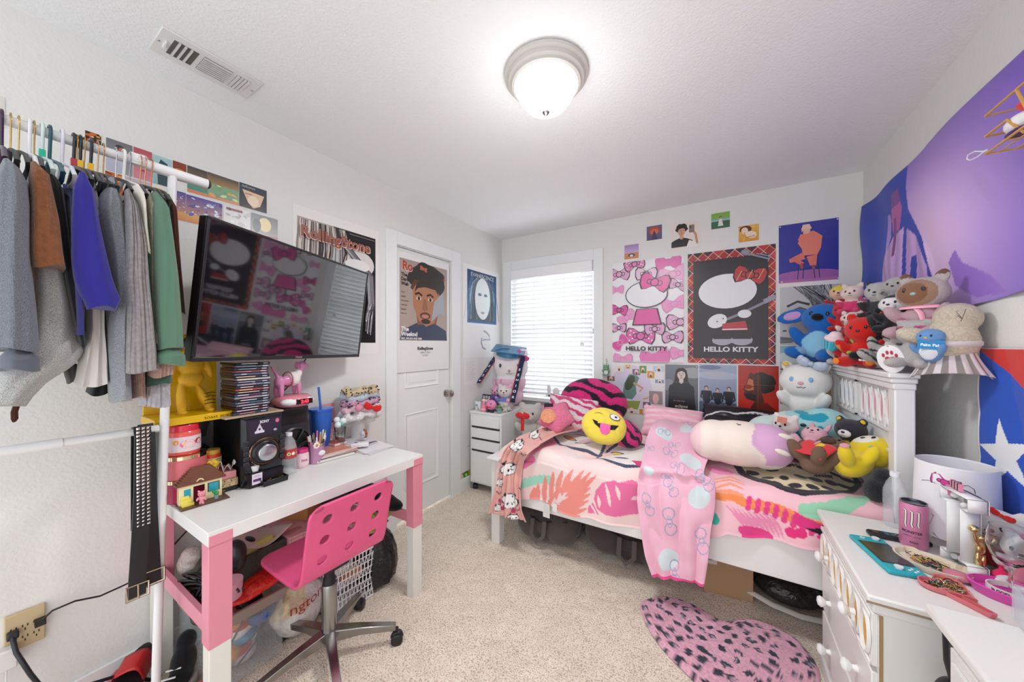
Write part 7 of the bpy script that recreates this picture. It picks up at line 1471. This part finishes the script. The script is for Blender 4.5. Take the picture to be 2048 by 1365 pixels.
p=n(1893,1180); t=tray('trinket_tray','coral pink heart shaped dish of earrings near the dresser corner',(p.x,p.y,p.z),.7,heart(.055),'#dd7a80','',.014); jewel(t,60,.038,.036,['#d9b46a','#c8c4c0','#8a6a3c','#e8d9b0','#5a8c9c'],.009)
p=n(1958,1215); t=thing('trinket_tray','coral pink arrow shaped dish running right from the heart dish','tray',(p.x-.02,p.y-.005,p.z),rz=-.9); B('gloss','#d9747c').rings([[(x*q,y*q,z) for x,y in((-.05,-.012),(.045,-.008),(.05,0),(.045,.008),(-.05,.012))] for q,z in((.9,0),(1,.012),(.85,.012),(.8,.004))],sm=False).done('dish',t)
p=n(2010,1195); t=thing('round_dish','bright pink translucent oval dish with a white wristband','dish',(p.x+.02,p.y,p.z),rz=-.2); b=B('gloss','#d94fae'); b.M=T((0,0,0),(0,0,0),(1.25,.85,1)); b.lathe([(.001,0),(.058,0),(.066,.024),(.062,.026),(.054,.006),(.001,.006)],48); b.done('dish',t)
wb=thing('wristband','white rubber wristband with black words inside the pink dish','wristband',(p.x+.022,p.y,p.z+.012),rz=-.2); b=B('satin','#efeeee'); b.M=T((0,0,0),(0,0,0),(1.15,.78,1)); b.lathe([(.045,0),(.045,.014),(.043,.014),(.043,0),(.045,0)],48,caps=False); b.M=Matrix()
a=Art(b,.13,.014,lambda u,v,d:V((1.15*(.0455+d)*math.cos(-2.9+2.6*u),.78*(.0455+d)*math.sin(-2.9+2.6*u),.014*v))); a.text('In GOD, I put my trust in',.5,.25,.055,'#3a3a3e',True,.5); b.done('band',wb)
# trophy, wine glass, toys at the back
tp=thing('trophy_figure','small gold trophy figure of a player on the nightstand','trophy',(.640,1.545,NZ+.001),rz=-2.5,s=.92)
B('metal','#dcc88c').lathe([(.001,0),(.024,0),(.024,.006),(.014,.012),(.016,.018),(.010,.024),(.001,.026)],28).done('base',tp)
blob('player',[((.008,0,.05),(.008,.008,.028),(0,.15,0)),((-.008,0,.05),(.008,.008,.028),(0,-.15,0)),((0,0,.092),(.014,.010,.022)),((0,0,.125),(.009,.010,.011)),((-.022,0,.105),(.016,.005,.006),(0,-.3,0)),((.018,0,.125),(.006,.006,.024),(0,.3,0)),((.024,0,.155),(.012,.012,.012)),((-.04,0,.115),(.011,.011,.011))],'metal','#e0cc92',tp,.0028,2)
wg=thing('wine_glass','stemmed clear wine glass at the right edge','glass',at(2022,1185,z=NZ+.001)*0+V((.660,1.468,NZ+.001)))
B('glass','#f4f6f8').lathe([(.001,0),(.034,0),(.033,.002),(.006,.006),(.004,.02),(.004,.075),(.012,.085),(.034,.105),(.042,.135),(.040,.165),(.036,.185),(.035,.185),(.038,.165),(.040,.135),(.032,.107),(.01,.088),(.001,.087)],40,caps=False).done('bowl_and_stem',wg)
wh=plush('plush_toy','white plush with a red plush bow beside the lamp shade',(.705,1.625,NZ+.002),rz=-.7,s=.19,fur='#e9e4e0',ear='bear',nose='#7a5a50',belly='#c83a44',head=1.15,vox=.026); ribbon(wh,(.10,-.2,.93),.13,'#d8201f',rot=(.3,.4,0))
wh=plush('plush_toy','white plush with a pink plush bow at the right edge',(.722,1.535,NZ+.002),rz=-.7,s=.155,fur='#f0eef0',ear='bear',nose='#7a5a50',belly='#e88aa4',head=1.15,vox=.028); ribbon(wh,(.10,-.2,.93),.16,'#ee84ba',rot=(.3,.4,0))
pb=B('plush','#e8306a'); pb.M=T(n(2003,1168),(0,0,0),.8); pb.lathe([(.001,0),(.02,.002),(.026,.018),(.018,.038),(.006,.05),(.005,.062),(.010,.066),(.001,.07)],24); o=pb.done('drawstring_pouch'); tag(o,'tiny crimson gathered pouch in front of the wine glass','pouch')
bk_=thing('book','slim dark spined book lying behind the trophy','book',(.715,1.38,NZ+.001),rz=.25); B('print','#5a6a4c').box(-.05,.05,-.10,.10,.0,.014).done('cover',bk_,bev=.001); B('print','#b8504a').box(-.0515,-.05,-.10,.10,.001,.013).done('spine',bk_)
mk_=thing('makeup_tube','grey makeup tube lying at the right edge','tube',(.73,1.30,NZ+.012),rz=.4); B('satin','#5a5c62').tube([(0,-.04,0),(0,.03,0)],.011,14).done('tube_body',mk_); B('satin','#d8875a').tube([(0,.03,0),(0,.05,0)],.011,14).done('cap',mk_)
bs_=B('clear','#dfe4ea'); X_,Y_,Z_=.53,.99,.7405; w,dpt,h=.10,.10,.07; P_=at(2015,1240,z=.741)
for x0,x1,y0,y1,z0,z1 in((0,.10,0,.1,0,.003),(0,.003,0,.1,.003,h),(.097,.10,0,.1,.003,h),(.003,.097,0,.003,.003,h),(.003,.097,.097,.1,.003,h)): bs_.box(x0,x1,y0,y1,z0,z1)
o=bs_.done('acrylic_box'); o.location=(P_.x+.0,P_.y-.09,.741); o.rotation_euler=(0,0,-.1); tag(o,'clear acrylic box on the dresser corner','box')
# headphones hanging between the two pieces
hp=thing('headphones','black over ear headphones hanging between nightstand and dresser','headphones',(.47,1.215,.50),rz=.2)
b=B('gloss','#17171b'); b.M=T((0,0,0),(PI/2-.1,0,.35)); b.lathe([(.001,-.02),(.035,-.02),(.04,-.01),(.04,.008),(.03,.02),(.001,.02)],32); b.lathe([(.012,.0205),(.014,.022),(.016,.0205)],24,c='#5c5c60',caps=False); b.done('ear_cup',hp); b=B('satin','#1b1b1f'); b.tube([(0,.0,.035),(-.01,.0,.08),(0,.02,.13),(.04,.03,.16),(.09,.03,.13),(.1,.03,.06)],.009,8,flat=1.5); b.done('headband_arc',hp)
# hanging gold wire basket
bs=thing('wire_basket','gold wire basket hung on the right wall at the upper edge','basket',(XR,1.42,1.94)); r_=.0035
def bl_(P,rr=r_): return [V(p)-V((XR,1.42,1.94)) for p in P]
b=B('satin','#c99a50'); xo,xw,ya,yb,z0,z1=.663,.776,1.577,1.16,1.883,1.995
b.tube(bl_([(xo,ya,z1),(xo,yb,z1+.0),(xw,yb,z1),(xw,ya,z1)]),r_,6,loop=True)
zm=1.925; b.tube(bl_([(xo,ya,z0),(xo,yb,z0),(xw,yb,z0),(xw,ya,z0)]),r_,6,loop=True); b.tube(bl_([(xo,ya,zm+.01),(xo,1.49,zm+.01),(xo+.02,1.47,z0)]),r_,6); b.tube(bl_([(xo,1.455,z1),(xo,1.40,z0)]),r_,6)
for x in(.69,.72,.75): b.tube(bl_([(x,ya,z0),(x,yb,z0)]),.002,5)
for y in(1.5,1.42,1.34,1.26): b.tube(bl_([(xo,y,z0),(xw,y,z0)]),.002,5)
for x,y in((xw,ya),(xw,yb),(xo,yb)): b.tube(bl_([(x,y,z0),(x,y,z1)]),r_,6)
b.tube(bl_([(xo,ya,zm+.01),(xw,ya,zm+.01)]),r_,6); b.done('wire_frame',bs)
b=B('satin','#e9e7ea').tube([at(x,y,X=.66) for x,y in((1974,300),(1966,303),(1950,303),(1936,310),(1934,318),(1940,321),(1955,314),(1966,305),(1972,302))],.002,6); o=b.done('charger_cable'); tag(o,'looped white cable tied to the corner of the wire basket','cable')
fs=thing('folded_socks','white and purple folded fuzzy socks in the wire basket','socks',(.70,1.50,1.889)); B('plush','#efecee').ell((0,0,.035),(.035,.045,.026)).done('white_sock',fs); b=B('plush','#5a2a68'); b.ell((0,-.005,.010),(.034,.05,.009)); b.done('purple_cuff',fs); B('plush','#e0302c').ell((.005,-.02,.07),(.028,.04,.016),rot=(.5,0,0)).done('red_trim',fs)
for y,z,h,l in((1.42,1.886,.10,'white labelled pump bottle in the wire basket'),(1.34,1.886,.13,'taller white bottle behind the pump bottle in the basket')):
    t=thing('lotion_bottle',l,'bottle',(.72,y,z)); B('satin','#ecebee').lathe([(.001,0),(.028,0),(.029,h*.75),(.018,h*.85),(.001,h*.86)],24).done('bottle_body',t); B('satin','#f4f4f5').lathe([(.001,h*.86),(.017,h*.86),(.017,h),(.001,h)],20).done('cap',t); B('print','#7a8a90').lathe([(.0296,h*.2),(.0296,h*.55)],24,caps=False).done('label',t)
# ---------------------------------------------------------------- under the desk
bn=thing('storage_bin','clear plastic storage bin with a taupe rim under the desk','storage bin',(-1.77,.60,0)); NO=Matrix.Translation((1.77,-.60,0))
b=nb('film','#e3e8ea'); xa,xb,ya,yb,h=-1.94,-1.60,.495,.735,.28
for x0,x1,y0,y1,z0,z1 in((xa,xb,ya,yb,.014,.018),(xa,xa+.003,ya,yb,.018,h),(xb-.003,xb,ya,yb,.018,h),(xa+.003,xb-.003,ya,ya+.003,.018,h),(xa+.003,xb-.003,yb-.003,yb,.018,h)): b.box(x0,x1,y0,y1,z0,z1)
b.done('tub',bn)
b=nb('satin','#9a8880'); 
for x0,x1,y0,y1 in((xb-.004,xb+.012,ya-.01,yb+.01),(xa-.01,xa+.004,ya-.01,yb+.01),(xa,xb,ya-.012,ya+.004),(xa,xb,yb-.004,yb+.012)): b.box(x0,x1,y0,y1,h-.035,h+.008)
b.done('rim',bn,bev=.004)
cols_=['#d8d2cc','#c8402e','#3a5a9c','#e8a04a','#e6e2de','#2a2a30','#4a8ab0','#d97a9a','#e9e6e2','#efefec']
r=random.Random(11)
for i in range(16):
    c=cols_[i%10]; x=r.uniform(xb-.14,xb-.065); y=r.uniform(ya+.06,yb-.06); z=.05+.19*(i/16); s_=r.uniform(.045,.06)
    o=blob('bundle',[((0,0,0),(s_,s_*1.0,s_*.7)),((s_*.6,0,.01),(s_*.6,s_*.7,s_*.5)),((-s_*.5,s_*.4,0),(s_*.7,s_*.5,s_*.55))],'bagplastic' if i%3==0 else 'fabric',c,None,.01,3); o.location=(x,y,z)
    tag(o,'bundle of odds and ends inside the clear bin','bundle','things packed inside the clear storage bin')
w_=B('satin','#33384a').tube([(-1.63,.50,.10),(-1.608,.55,.16),(-1.608,.60,.24),(-1.608,.66,.22),(-1.608,.64,.12),(-1.62,.58,.06)],.004,6).done('wire'); tag(w_,'dark wire looped against the front of the clear bin','wire')
o=blob('red_bag',[((0,0,0),(.09,.10,.025)),((.04,.06,.02),(.06,.07,.03)),((-.02,-.08,.0),(.07,.05,.02)),((0,.12,.035),(.05,.05,.03))],'bagplastic','#d8261c',None,.008,2); o.location=(-1.68,.62,.315); tag(o,'bright red bag lying over the bin rim','bag')
fb_=thing('fabric_basket','dark grey woven basket full of odds and ends on the bin','basket',(-1.80,.66,.315)); b=B('knit','#46423f')
for x0,x1,y0,y1,z0,z1 in((-.12,.12,-.12,.13,0,.008),(-.12,-.11,-.12,.13,.008,.13),(.11,.12,-.12,.13,.008,.13),(-.11,.11,-.12,-.11,.008,.13),(-.11,.11,.12,.13,.008,.13)): b.box(x0,x1,y0,y1,z0,z1)
b.done('basket_wall',fb_,bev=.003)
def stuffed(name,label,cat,loc,els,k,c,vox=.009,rot=(0,0,0),sm=2):
    o=blob(name,els,k,c,None,vox,sm); o.location=loc; o.rotation_euler=rot; return tag(o,label,cat)
stuffed('black_cloth','crumpled black cloth in the grey woven basket','cloth',(-1.79,.62,.44),[((0,0,0),(.06,.05,.04)),((.03,.03,.02),(.04,.05,.03)),((-.03,-.03,.02),(.05,.03,.03))],'fabric','#1d1c20')
b=B('paper','#c9c46a').box(-.03,.03,-.06,.06,0,.028).done('yellow_box',bev=.001); b.location=(-1.73,.69,.43); b.rotation_euler=(.1,-.35,.1); tag(b,'pale yellow paper box poking out of the woven basket','box')
b=B('satin','#2a8ab4').box(-.004,.004,-.05,.05,0,.012); b.box(-.03,.03,-.004,.004,.0,.01); o=b.done('blue_toy'); o.location=(-1.70,.585,.44); tag(o,'bright blue plastic toy in the woven basket','toy')
st_=B('fabric','#cdb5b2'); st_.grid(lambda u,v:(-1.86+.17*v,.58+.24*u,.475+.03*math.sin(u*5+v*2)),16,8); o=st_.done('pale_cloth',sol=.004); tag(o,'pale pink cloth strip lying across the woven basket','cloth')
pkb=thing('pink_box','large pink plank patterned paper box under the desk','box',(-1.80,.96,.28)); b=B('print','#e2a3ad'); b.box(-.14,.14,-.17,.18,0,.17); o=b.done('carton',pkb,bev=.002)
b=B('print'); a=Art(b,.28,.35,lambda u,v,d:V((-.14+.28*u,-.17+.35*v,.1705+d)))
for i in range(8):
    for j in range(4): a.rect(i/8+.004,(j+(i%2)*.4)/4.4,i/8+.121,(j+(i%2)*.4)/4.4+.22,['#d9959f','#e0a2a8','#cf8b95','#e6adb3'][(i*3+j)%4])
a=Art(b,.35,.17,lambda u,v,d:V((.1405+d,-.17+.35*u,.17*v)))
for i in range(7): a.line([(i/7+.03,.35),(i/7+.03,1)],.006,'#b8707c')
for j in range(4): a.line([(0,.4+j*.18),(1,.4+j*.18)],.006,'#b8707c'); a.ell(.1+j*.23,.5+(j%2)*.3,.018,'#3a2a30')
a.rect(.55,.7,.72,.9,'#6a4a9c'); b.done('plank_print',pkb)
bb2=B('matte','#b08a60').box(-.15,.13,-.17,-.03,0,.279).done('cardboard_box'); bb2.location=(-1.81,.96,0); tag(bb2,'plain cardboard box under the pink box','box')
bb2=B('matte','#b37e4c').box(-.07,.07,-.09,.09,0,.07).done('cardboard_box',bev=.001); bb2.location=(-1.85,.96,.452); bb2.rotation_euler=(0,0,.5); tag(bb2,'small brown cardboard box on top of the pink box','box')
for y,l in((1.075,'black rolled case lying on the pink box under the desk'),(1.20,'second black case behind the chair back under the desk')):
    t=B('satin','#26272b').tube([(-1.86,y-.03,.49),(-1.70,y,.50)],.045,16).done('case',bev=.004); tag(t,l,'case')
# perforated white basket
pw_=thing('mesh_basket','white perforated metal basket standing behind the chair','basket',(-1.70,1.052,.012)); b=B('satin','#e9e8ea')
def mesh_panel(P,Q,h,nx,ny):
    P,Q=V(P),V(Q); 
    for i in range(nx+1): 
        a=P.lerp(Q,i/nx); a2=P.lerp(Q,min(1,max(0,(i+2.2)/nx))); b.tube([a,a2+V((0,0,h if i+2.2<=nx else h*(nx-i)/2.2))],.0022,4)
        a2=P.lerp(Q,max(0,(i-2.2)/nx)); b.tube([a,a2+V((0,0,h if i>=2.2 else h*i/2.2))],.0022,4)
    for j in range(ny+1): z=V((0,0,h*j/ny)); b.tube([P+z,Q+z],.0022 if 0<j<ny else .005,4)
mesh_panel((.12,-.11,0),(.14,.10,0),.25,11,8); mesh_panel((-.10,-.11,0),(.12,-.11,0),.25,10,8)
b.box(-.10,.12,-.11,.10,0,.004); b.box(-.10,-.097,-.11,.10,.004,.25); b.box(-.10,.13,.097,.10,.004,.25); b.done('mesh_wall',pw_)
for i,(x,y,z,c) in enumerate(((-1.70,1.02,.08,'#c8b8cc'),(-1.66,1.08,.13,'#d99a7a'),(-1.72,1.00,.19,'#8a9ab8'),(-1.66,1.01,.2,'#e6e0e2'))): stuffed('folded_cloth',['lilac cloth inside the white mesh basket','tan cloth inside the white mesh basket','blue grey cloth inside the white mesh basket','off white cloth inside the white mesh basket'][i],'cloth',(x,y,z),[((0,0,0),(.055,.06,.035)),((.02,.02,.01),(.05,.04,.035))],'fabric',c,.012)
# shopping bag with red lettering
sb=thing('shopping_bag','crumpled white plastic shopping bag with dark red lettering','bag',(-1.66,.83,.0)); blob('bag_body',[((0,0,.09),(.07,.10,.09)),((-.02,.06,.12),(.06,.07,.08)),((.0,-.06,.13),(.05,.06,.07)),((-.03,0,.19),(.05,.08,.05))],'bagplastic','#e6e2de',sb,.009,2,lambda p:'#e6d7b0' if p.z>.13 and p.y<.02 else None)
b=B('matte','#a8302c'); a=Art(b,.19,.08,lambda u,v,d:V((.074-.9*(u-.5)**2*.16+d+.0,-.09+.19*u,.115+.08*v+.03*u)),.0002); a.text('ngton',.5,.2,.24,'#a8302c',False,.5); a=Art(b,.1,.04,lambda u,v,d:V((.082+d,-.06+.1*u,.05+.04*v))); a.text('am',.4,.2,.2,'#a8302c'); b.done('lettering',sb)
# trash bag, green scaly plush, jacket
tb=thing('trash_bag','shiny black trash bag tied at the top under the far desk end','trash bag',(-1.63,1.225,.0)); 
b=B('bagplastic','#151518'); R=[]
for i,(z,r_) in enumerate(((.008,.055),(.03,.085),(.10,.10),(.18,.095),(.25,.075),(.29,.045),(.305,.03),(.32,.04),(.335,.055))):
    R.append([(r_*(1+.07*math.sin(9*a+z*20)+.05*math.sin(16*a))*math.cos(a),r_*1.15*(1+.07*math.sin(8*a+1)+.05*math.sin(15*a-z*9))*math.sin(a),z) for a in [2*PI*q/60 for q in range(60)]])
b.rings(R); b.done('bag_body',tb)
gp=thing('plush_toy','lime green scaly plush toy on the black trash bag','plush toy',(-1.60,1.19,.375)); cf=lambda p:'#6f8c34' if math.sin(p.y*190+p.z*120)*math.sin(p.z*190-p.y*90)<-.15 else None
blob('body',[((0,-.03,.0),(.055,.055,.06)),((-.01,.07,.02),(.045,.05,.045)),((-.02,.02,-.01),(.05,.06,.04))],'plush','#a3bc52',gp,.0045,3,cf); 
stuffed('black_jacket','black jacket bundled over the far side rail of the desk','jacket',(-1.64,1.26,.455),[((0,0,0),(.13,.055,.035)),((-.10,-.01,.02),(.09,.06,.045)),((.08,.0,-.012),(.09,.05,.03)),((-.18,-.02,.0),(.08,.06,.06))],'fabric','#17171b',.01)
# cables and bags hanging over the near side rail
cc=B('satin','#201c1c'); r=random.Random(8)
for i in range(14):
    cx,cy,cz=-1.70+r.uniform(-.03,.03),.475+r.uniform(-.01,.02),.385+r.uniform(-.03,.03); ra,rb=r.uniform(.05,.09),r.uniform(.03,.05); tl=r.uniform(-.5,.5)
    cc.tube([(cx+ra*math.cos(a)*math.cos(tl)-rb*math.sin(a)*math.sin(tl),cy+.02*math.sin(a*2),cz+ra*.5*math.cos(a)*math.sin(tl)+rb*math.sin(a)) for a in np.linspace(0,2*PI,17)[:-1]],.0038,6,loop=True)
cc.tube([(-1.68,.46,.36),(-1.60,.45,.34),(-1.50,.45,.37),(-1.43,.455,.36)],.012,8); cc.tube([(-1.62,.455,.40),(-1.52,.45,.36),(-1.44,.45,.33)],.01,8); o=cc.done('cable_coil'); tag(o,'tangled black cable coil resting on the near side rail','cable')
stuffed('plastic_bag','grey translucent plastic bag bundle beside the rack post','bag',(-1.83,.50,.44),[((0,0,0),(.055,.04,.05)),((.02,.0,.04),(.05,.035,.03))],'bagplastic','#b3a69e')
stuffed('black_pouch','black pouch standing behind the near desk leg','pouch',(-1.66,.58,.47),[((0,0,0),(.07,.04,.05)),((.03,.0,.035),(.045,.035,.05))],'satin','#1c1b1d')
lp_=B('print','#d79aac').lathe([(.001,0),(.04,0),(.043,.06),(.001,.06)],24); r=random.Random(4)
for i in range(26): a=r.uniform(0,6.3); lp_.ell((.042*math.cos(a),.042*math.sin(a),r.uniform(.008,.055)),(.005,.005,.005),'#2c2228',n=6)
lp_.M=Matrix(); o=lp_.done('leopard_tin'); o.location=(-1.55,.53,.39); tag(o,'pink leopard spotted tin behind the near desk leg','tin')
# shoes by the wall
def slide(label,loc,rz,c='#b5201f',c2='#1c1c1f',rot=None):
    t=thing('sandal',label,'sandal',loc,rz=rz,rot=rot); O=[(.045*math.sin(a)*(1-.18*math.cos(a)),.12*math.cos(a)) for a in [2*PI*i/32 for i in range(32)]]
    B('satin',c2).prism(O,0,.022).done('sole',t,bev=.004); b=B('satin',c); b.grid(lambda u,v:(-.046+.092*u,-.01+.075*v,.02+.045*math.sin(PI*u)),14,5); b.done('strap',t,sol=.005); return t
slide('red and black slide sandal tilted against the wall',(-1.84,.33,.10),.0,rot=(.3,.5,1.1)); slide('red strappy sandal lying nearest the outlet cord',(-1.82,.22,.012),.6,c2='#b5201f'); slide('red sandal under the tilted slide',(-1.88,.31,.035),1.2,c='#c42a26',c2='#a81c1c')
bo=thing('sneaker','black high top shoe with white laces and a red bag beneath','shoe',(-1.72,.41,.02),rz=.6); blob('shoe_upper',[((0,0,.04),(.04,.10,.03)),((0,.06,.09),(.035,.045,.07)),((0,.07,.16),(.03,.035,.04))],'fabric','#1a1a1d',bo,.007,2); B('satin','#e9e4df').prism([(.045*math.sin(a),.115*math.cos(a)) for a in [2*PI*i/28 for i in range(28)]],0,.022).done('rubber_sole',bo,bev=.004)
b=B('fabric','#e6e2de'); 
for i in range(5): b.tube([(-.022,-.03+i*.022,.068+i*.014),(.022,-.02+i*.022,.072+i*.014)],.003,5)
b.done('lace',bo)
stuffed('red_pouch','red cloth bag with black edging beside the black shoe','bag',(-1.62,.44,.055),[((0,0,0),(.06,.035,.05)),((.02,.03,.0),(.04,.04,.05))],'fabric','#a81e22')
stuffed('cream_fleece','crumpled cream fleece on the floor at the bottom edge','cloth',(-1.66,.33,.03),[((0,0,0),(.07,.05,.025)),((.04,.02,.005),(.05,.05,.025))],'fur','#cbbfae')
# ---------------------------------------------------------------- under the bed
def duffel(label,x0,x1,y0,y1,h,c):
    t=thing('duffel_bag',label,'bag',((x0+x1)/2,(y0+y1)/2,0)); w,d_=(x1-x0)/2,(y1-y0)/2
    blob('bag_body',[((sx*w*.5,sy*d_*.4,h*.45),(w*.52,d_*.6,h*.46)) for sx in(-1,1) for sy in(-1,1)]+[((0,0,h*.5),(w*.7,d_*.9,h*.5)),((0,0,h*.2),(w*.95,d_*.9,h*.2))],'fabric',c,t,.014,3)
    b=B('fabric','#5d5654')
    for i in(0,): b.rings([[(-.055,-d_*1.0,.19+q*.0) for q in(0,)]+[(-.03,-d_*1.0,.19)]+[(-.03,-d_*1.02-.003,.19)]+[(-.055,-d_*1.02-.003,.19)],[(-.055,-d_*1.03-.012,.10),(-.03,-d_*1.03-.012,.10),(-.03,-d_*1.05-.016,.10),(-.055,-d_*1.05-.016,.10)],[(0,-d_*1.03-.02,.05),(.0,-d_*1.03-.02,.075),(0,-d_*1.05-.024,.075),(0,-d_*1.05-.024,.05)],[(.055,-d_*1.03-.012,.10),(.03,-d_*1.03-.012,.10),(.03,-d_*1.05-.016,.10),(.055,-d_*1.05-.016,.10)],[(.055,-d_*1.0,.19),(.03,-d_*1.0,.19),(.03,-d_*1.02-.003,.19),(.055,-d_*1.02-.003,.19)]],sm=False)
    b.done('handle',t); B('satin','#2a2727').tube([(-w*.8,-d_*.75,h*.75),(0,-d_*.93,h*.66),(w*.8,-d_*.75,h*.75)],.005,6).done('zip',t); return t
duffel('dark grey duffel bag under the foot end of the bed',-1.22,-.79,1.98,2.5,.25,'#57514e'); duffel('dark brown grey duffel bag under the middle of the bed',-.76,-.17,2.05,2.6,.26,'#4b4442')
cbx=thing('cardboard_box','flat cardboard box standing on edge under the bed','box',(.03,2.14,0),rz=.14); B('matte','#b08e6c').box(-.11,.11,-.03,.03,.005,.27).done('carton',cbx,bev=.002); b=B('paper','#d8d2cc').box(-.10,-.05,-.0312,-.0302,.16,.21); 
a=Art(b,.05,.04,lambda u,v,d:V((-.10+.05*u,-.0314-d,.17+.04*v))); a.line([(.1,.7),(.9,.7)],.08,'#4a4642'); a.line([(.1,.3),(.6,.3)],.08,'#4a4642'); b.done('shipping_label',cbx)
stuffed('clothes_bag','dark bag with a white trim under the head end of the bed','bag',(.30,2.25,.08),[((0,0,0),(.16,.13,.075)),((.10,.02,.02),(.10,.12,.07))],'bagplastic','#2a2a28',.014)
w_=B('fabric','#cfc9c0').tube([(.12,2.13,.06),(.22,2.115,.035),(.33,2.11,.025),(.43,2.12,.03)],.012,8,flat=.4).done('bag_trim'); w_.parent=bpy.data.objects['clothes_bag']; w_.matrix_parent_inverse=Matrix.Translation((-.30,-2.25,-.08))
# ---------------------------------------------------------------- heart shaped rug
O=[(1280,1212),(1290,1198),(1320,1192),(1352,1197),(1390,1212),(1425,1235),(1450,1245),(1500,1240),(1545,1252),(1590,1275),(1620,1305),(1637,1335),(1638,1365),(1600,1440),(1560,1470),(1490,1440),(1420,1390),(1370,1340),(1330,1300),(1298,1255)]
P=[at(x,y,z=.02) for x,y in O]; cx=sum(p.x for p in P)/len(P); cy=sum(p.y for p in P)/len(P)
# smooth the outline
def smooth(P,n=6):
    out=[]; m=len(P)
    for i in range(m):
        p0,p1,p2,p3=P[i-1],P[i],P[(i+1)%m],P[(i+2)%m]
        for q in range(n): t=q/n; out.append(.5*((2*p1)+(p2-p0)*t+(2*p0-5*p1+4*p2-p3)*t*t+(3*p1-p0-3*p2+p3)*t*t*t))
    return out
S_=smooth([V((p.x,p.y,0)) for p in P]); m=len(S_); vs=[];fs=[];NR=64; XX=[];YY=[]
for i in range(NR+1):
    t=i/NR
    for p in S_:
        x=cx+(p.x-cx)*t; y=cy+(p.y-cy)*t; z=.006+.020*(1-max(0,t-.93)/.07*.8)+.0035*mnoise.noise(V((x*90,y*90,1)))+.004*mnoise.noise(V((x*30,y*30,1)))
        vs.append((x-cx,y-cy,z if t<1 else .004)); XX.append(x); YY.append(y)
for i in range(NR):
    for j in range(m): a=i*m+j; b_=i*m+(j+1)%m; fs.append((a,a+m,b_+m,b_) if i else (a,a+m,b_+m))
X=np.array(XX);Yy=np.array(YY); C=np.tile(np.array(lin('#f0b4ca')),(len(X),1)); r=random.Random(21); pts=[]
for _ in range(4000):
    q=(r.uniform(-.4,.4)+cx,r.uniform(-.45,.35)+cy)
    if all(math.hypot(q[0]-w[0],q[1]-w[1])>.043 for w in pts): pts.append(q)
nz=np.array([mnoise.noise(V((x*160,y*160,0))) for x,y in zip(XX,YY)])
for q in pts:
    k=r.uniform(.7,1.15); ro=r.uniform(0,3); g=r.choice((0,0,1)); d_=np.hypot((X-q[0])*math.cos(ro)+(Yy-q[1])*math.sin(ro),(-(X-q[0])*math.sin(ro)+(Yy-q[1])*math.cos(ro))*1.5)/(.0215*k)+nz*.35
    an=np.arctan2(Yy-q[1],X-q[0]); gap=np.abs(((an-ro*2+PI)%(2*PI))-PI)<.8
    C[(d_<1)&~((d_<.45)&(g==1))&~(gap&(g==1))]=lin('#2b3140'); C[(d_<.4)&(g==1)]=lin('#8a93a6')
me=bpy.data.meshes.new('heart_rug'); me.from_pydata(vs,[],fs); me.materials.append(mat('fur')); ca=me.color_attributes.new('Col','FLOAT_COLOR','POINT'); ca.data.foreach_set('color',np.hstack([C,np.ones((len(C),1))]).astype(np.float32).ravel()); me.polygons.foreach_set('use_smooth',[True]*len(fs)); me.update()
rg=bpy.data.objects.new('heart_rug',me); COL.objects.link(rg); rg.location=(cx,cy,.004); tag(rg,'pink heart shaped rug with dark leopard spots on the carpet','rug')
kc=plush('plush_keychain','small green plush keychain hanging from the photo collage poster',(-.855,2.985,1.055),rz=.1,s=.10,fur='#6fa487',ear='bear',muz='#a8d070',belly='#e0e4dc',vox=.04); B('satin','#6a8a6c').tube([(.0,0,.9),(.05,0,1.15),(-.05,0,1.35),(0,0,1.5),(.08,0,1.3),(0,0,.95)],.02,6).done('key_loop',kc)
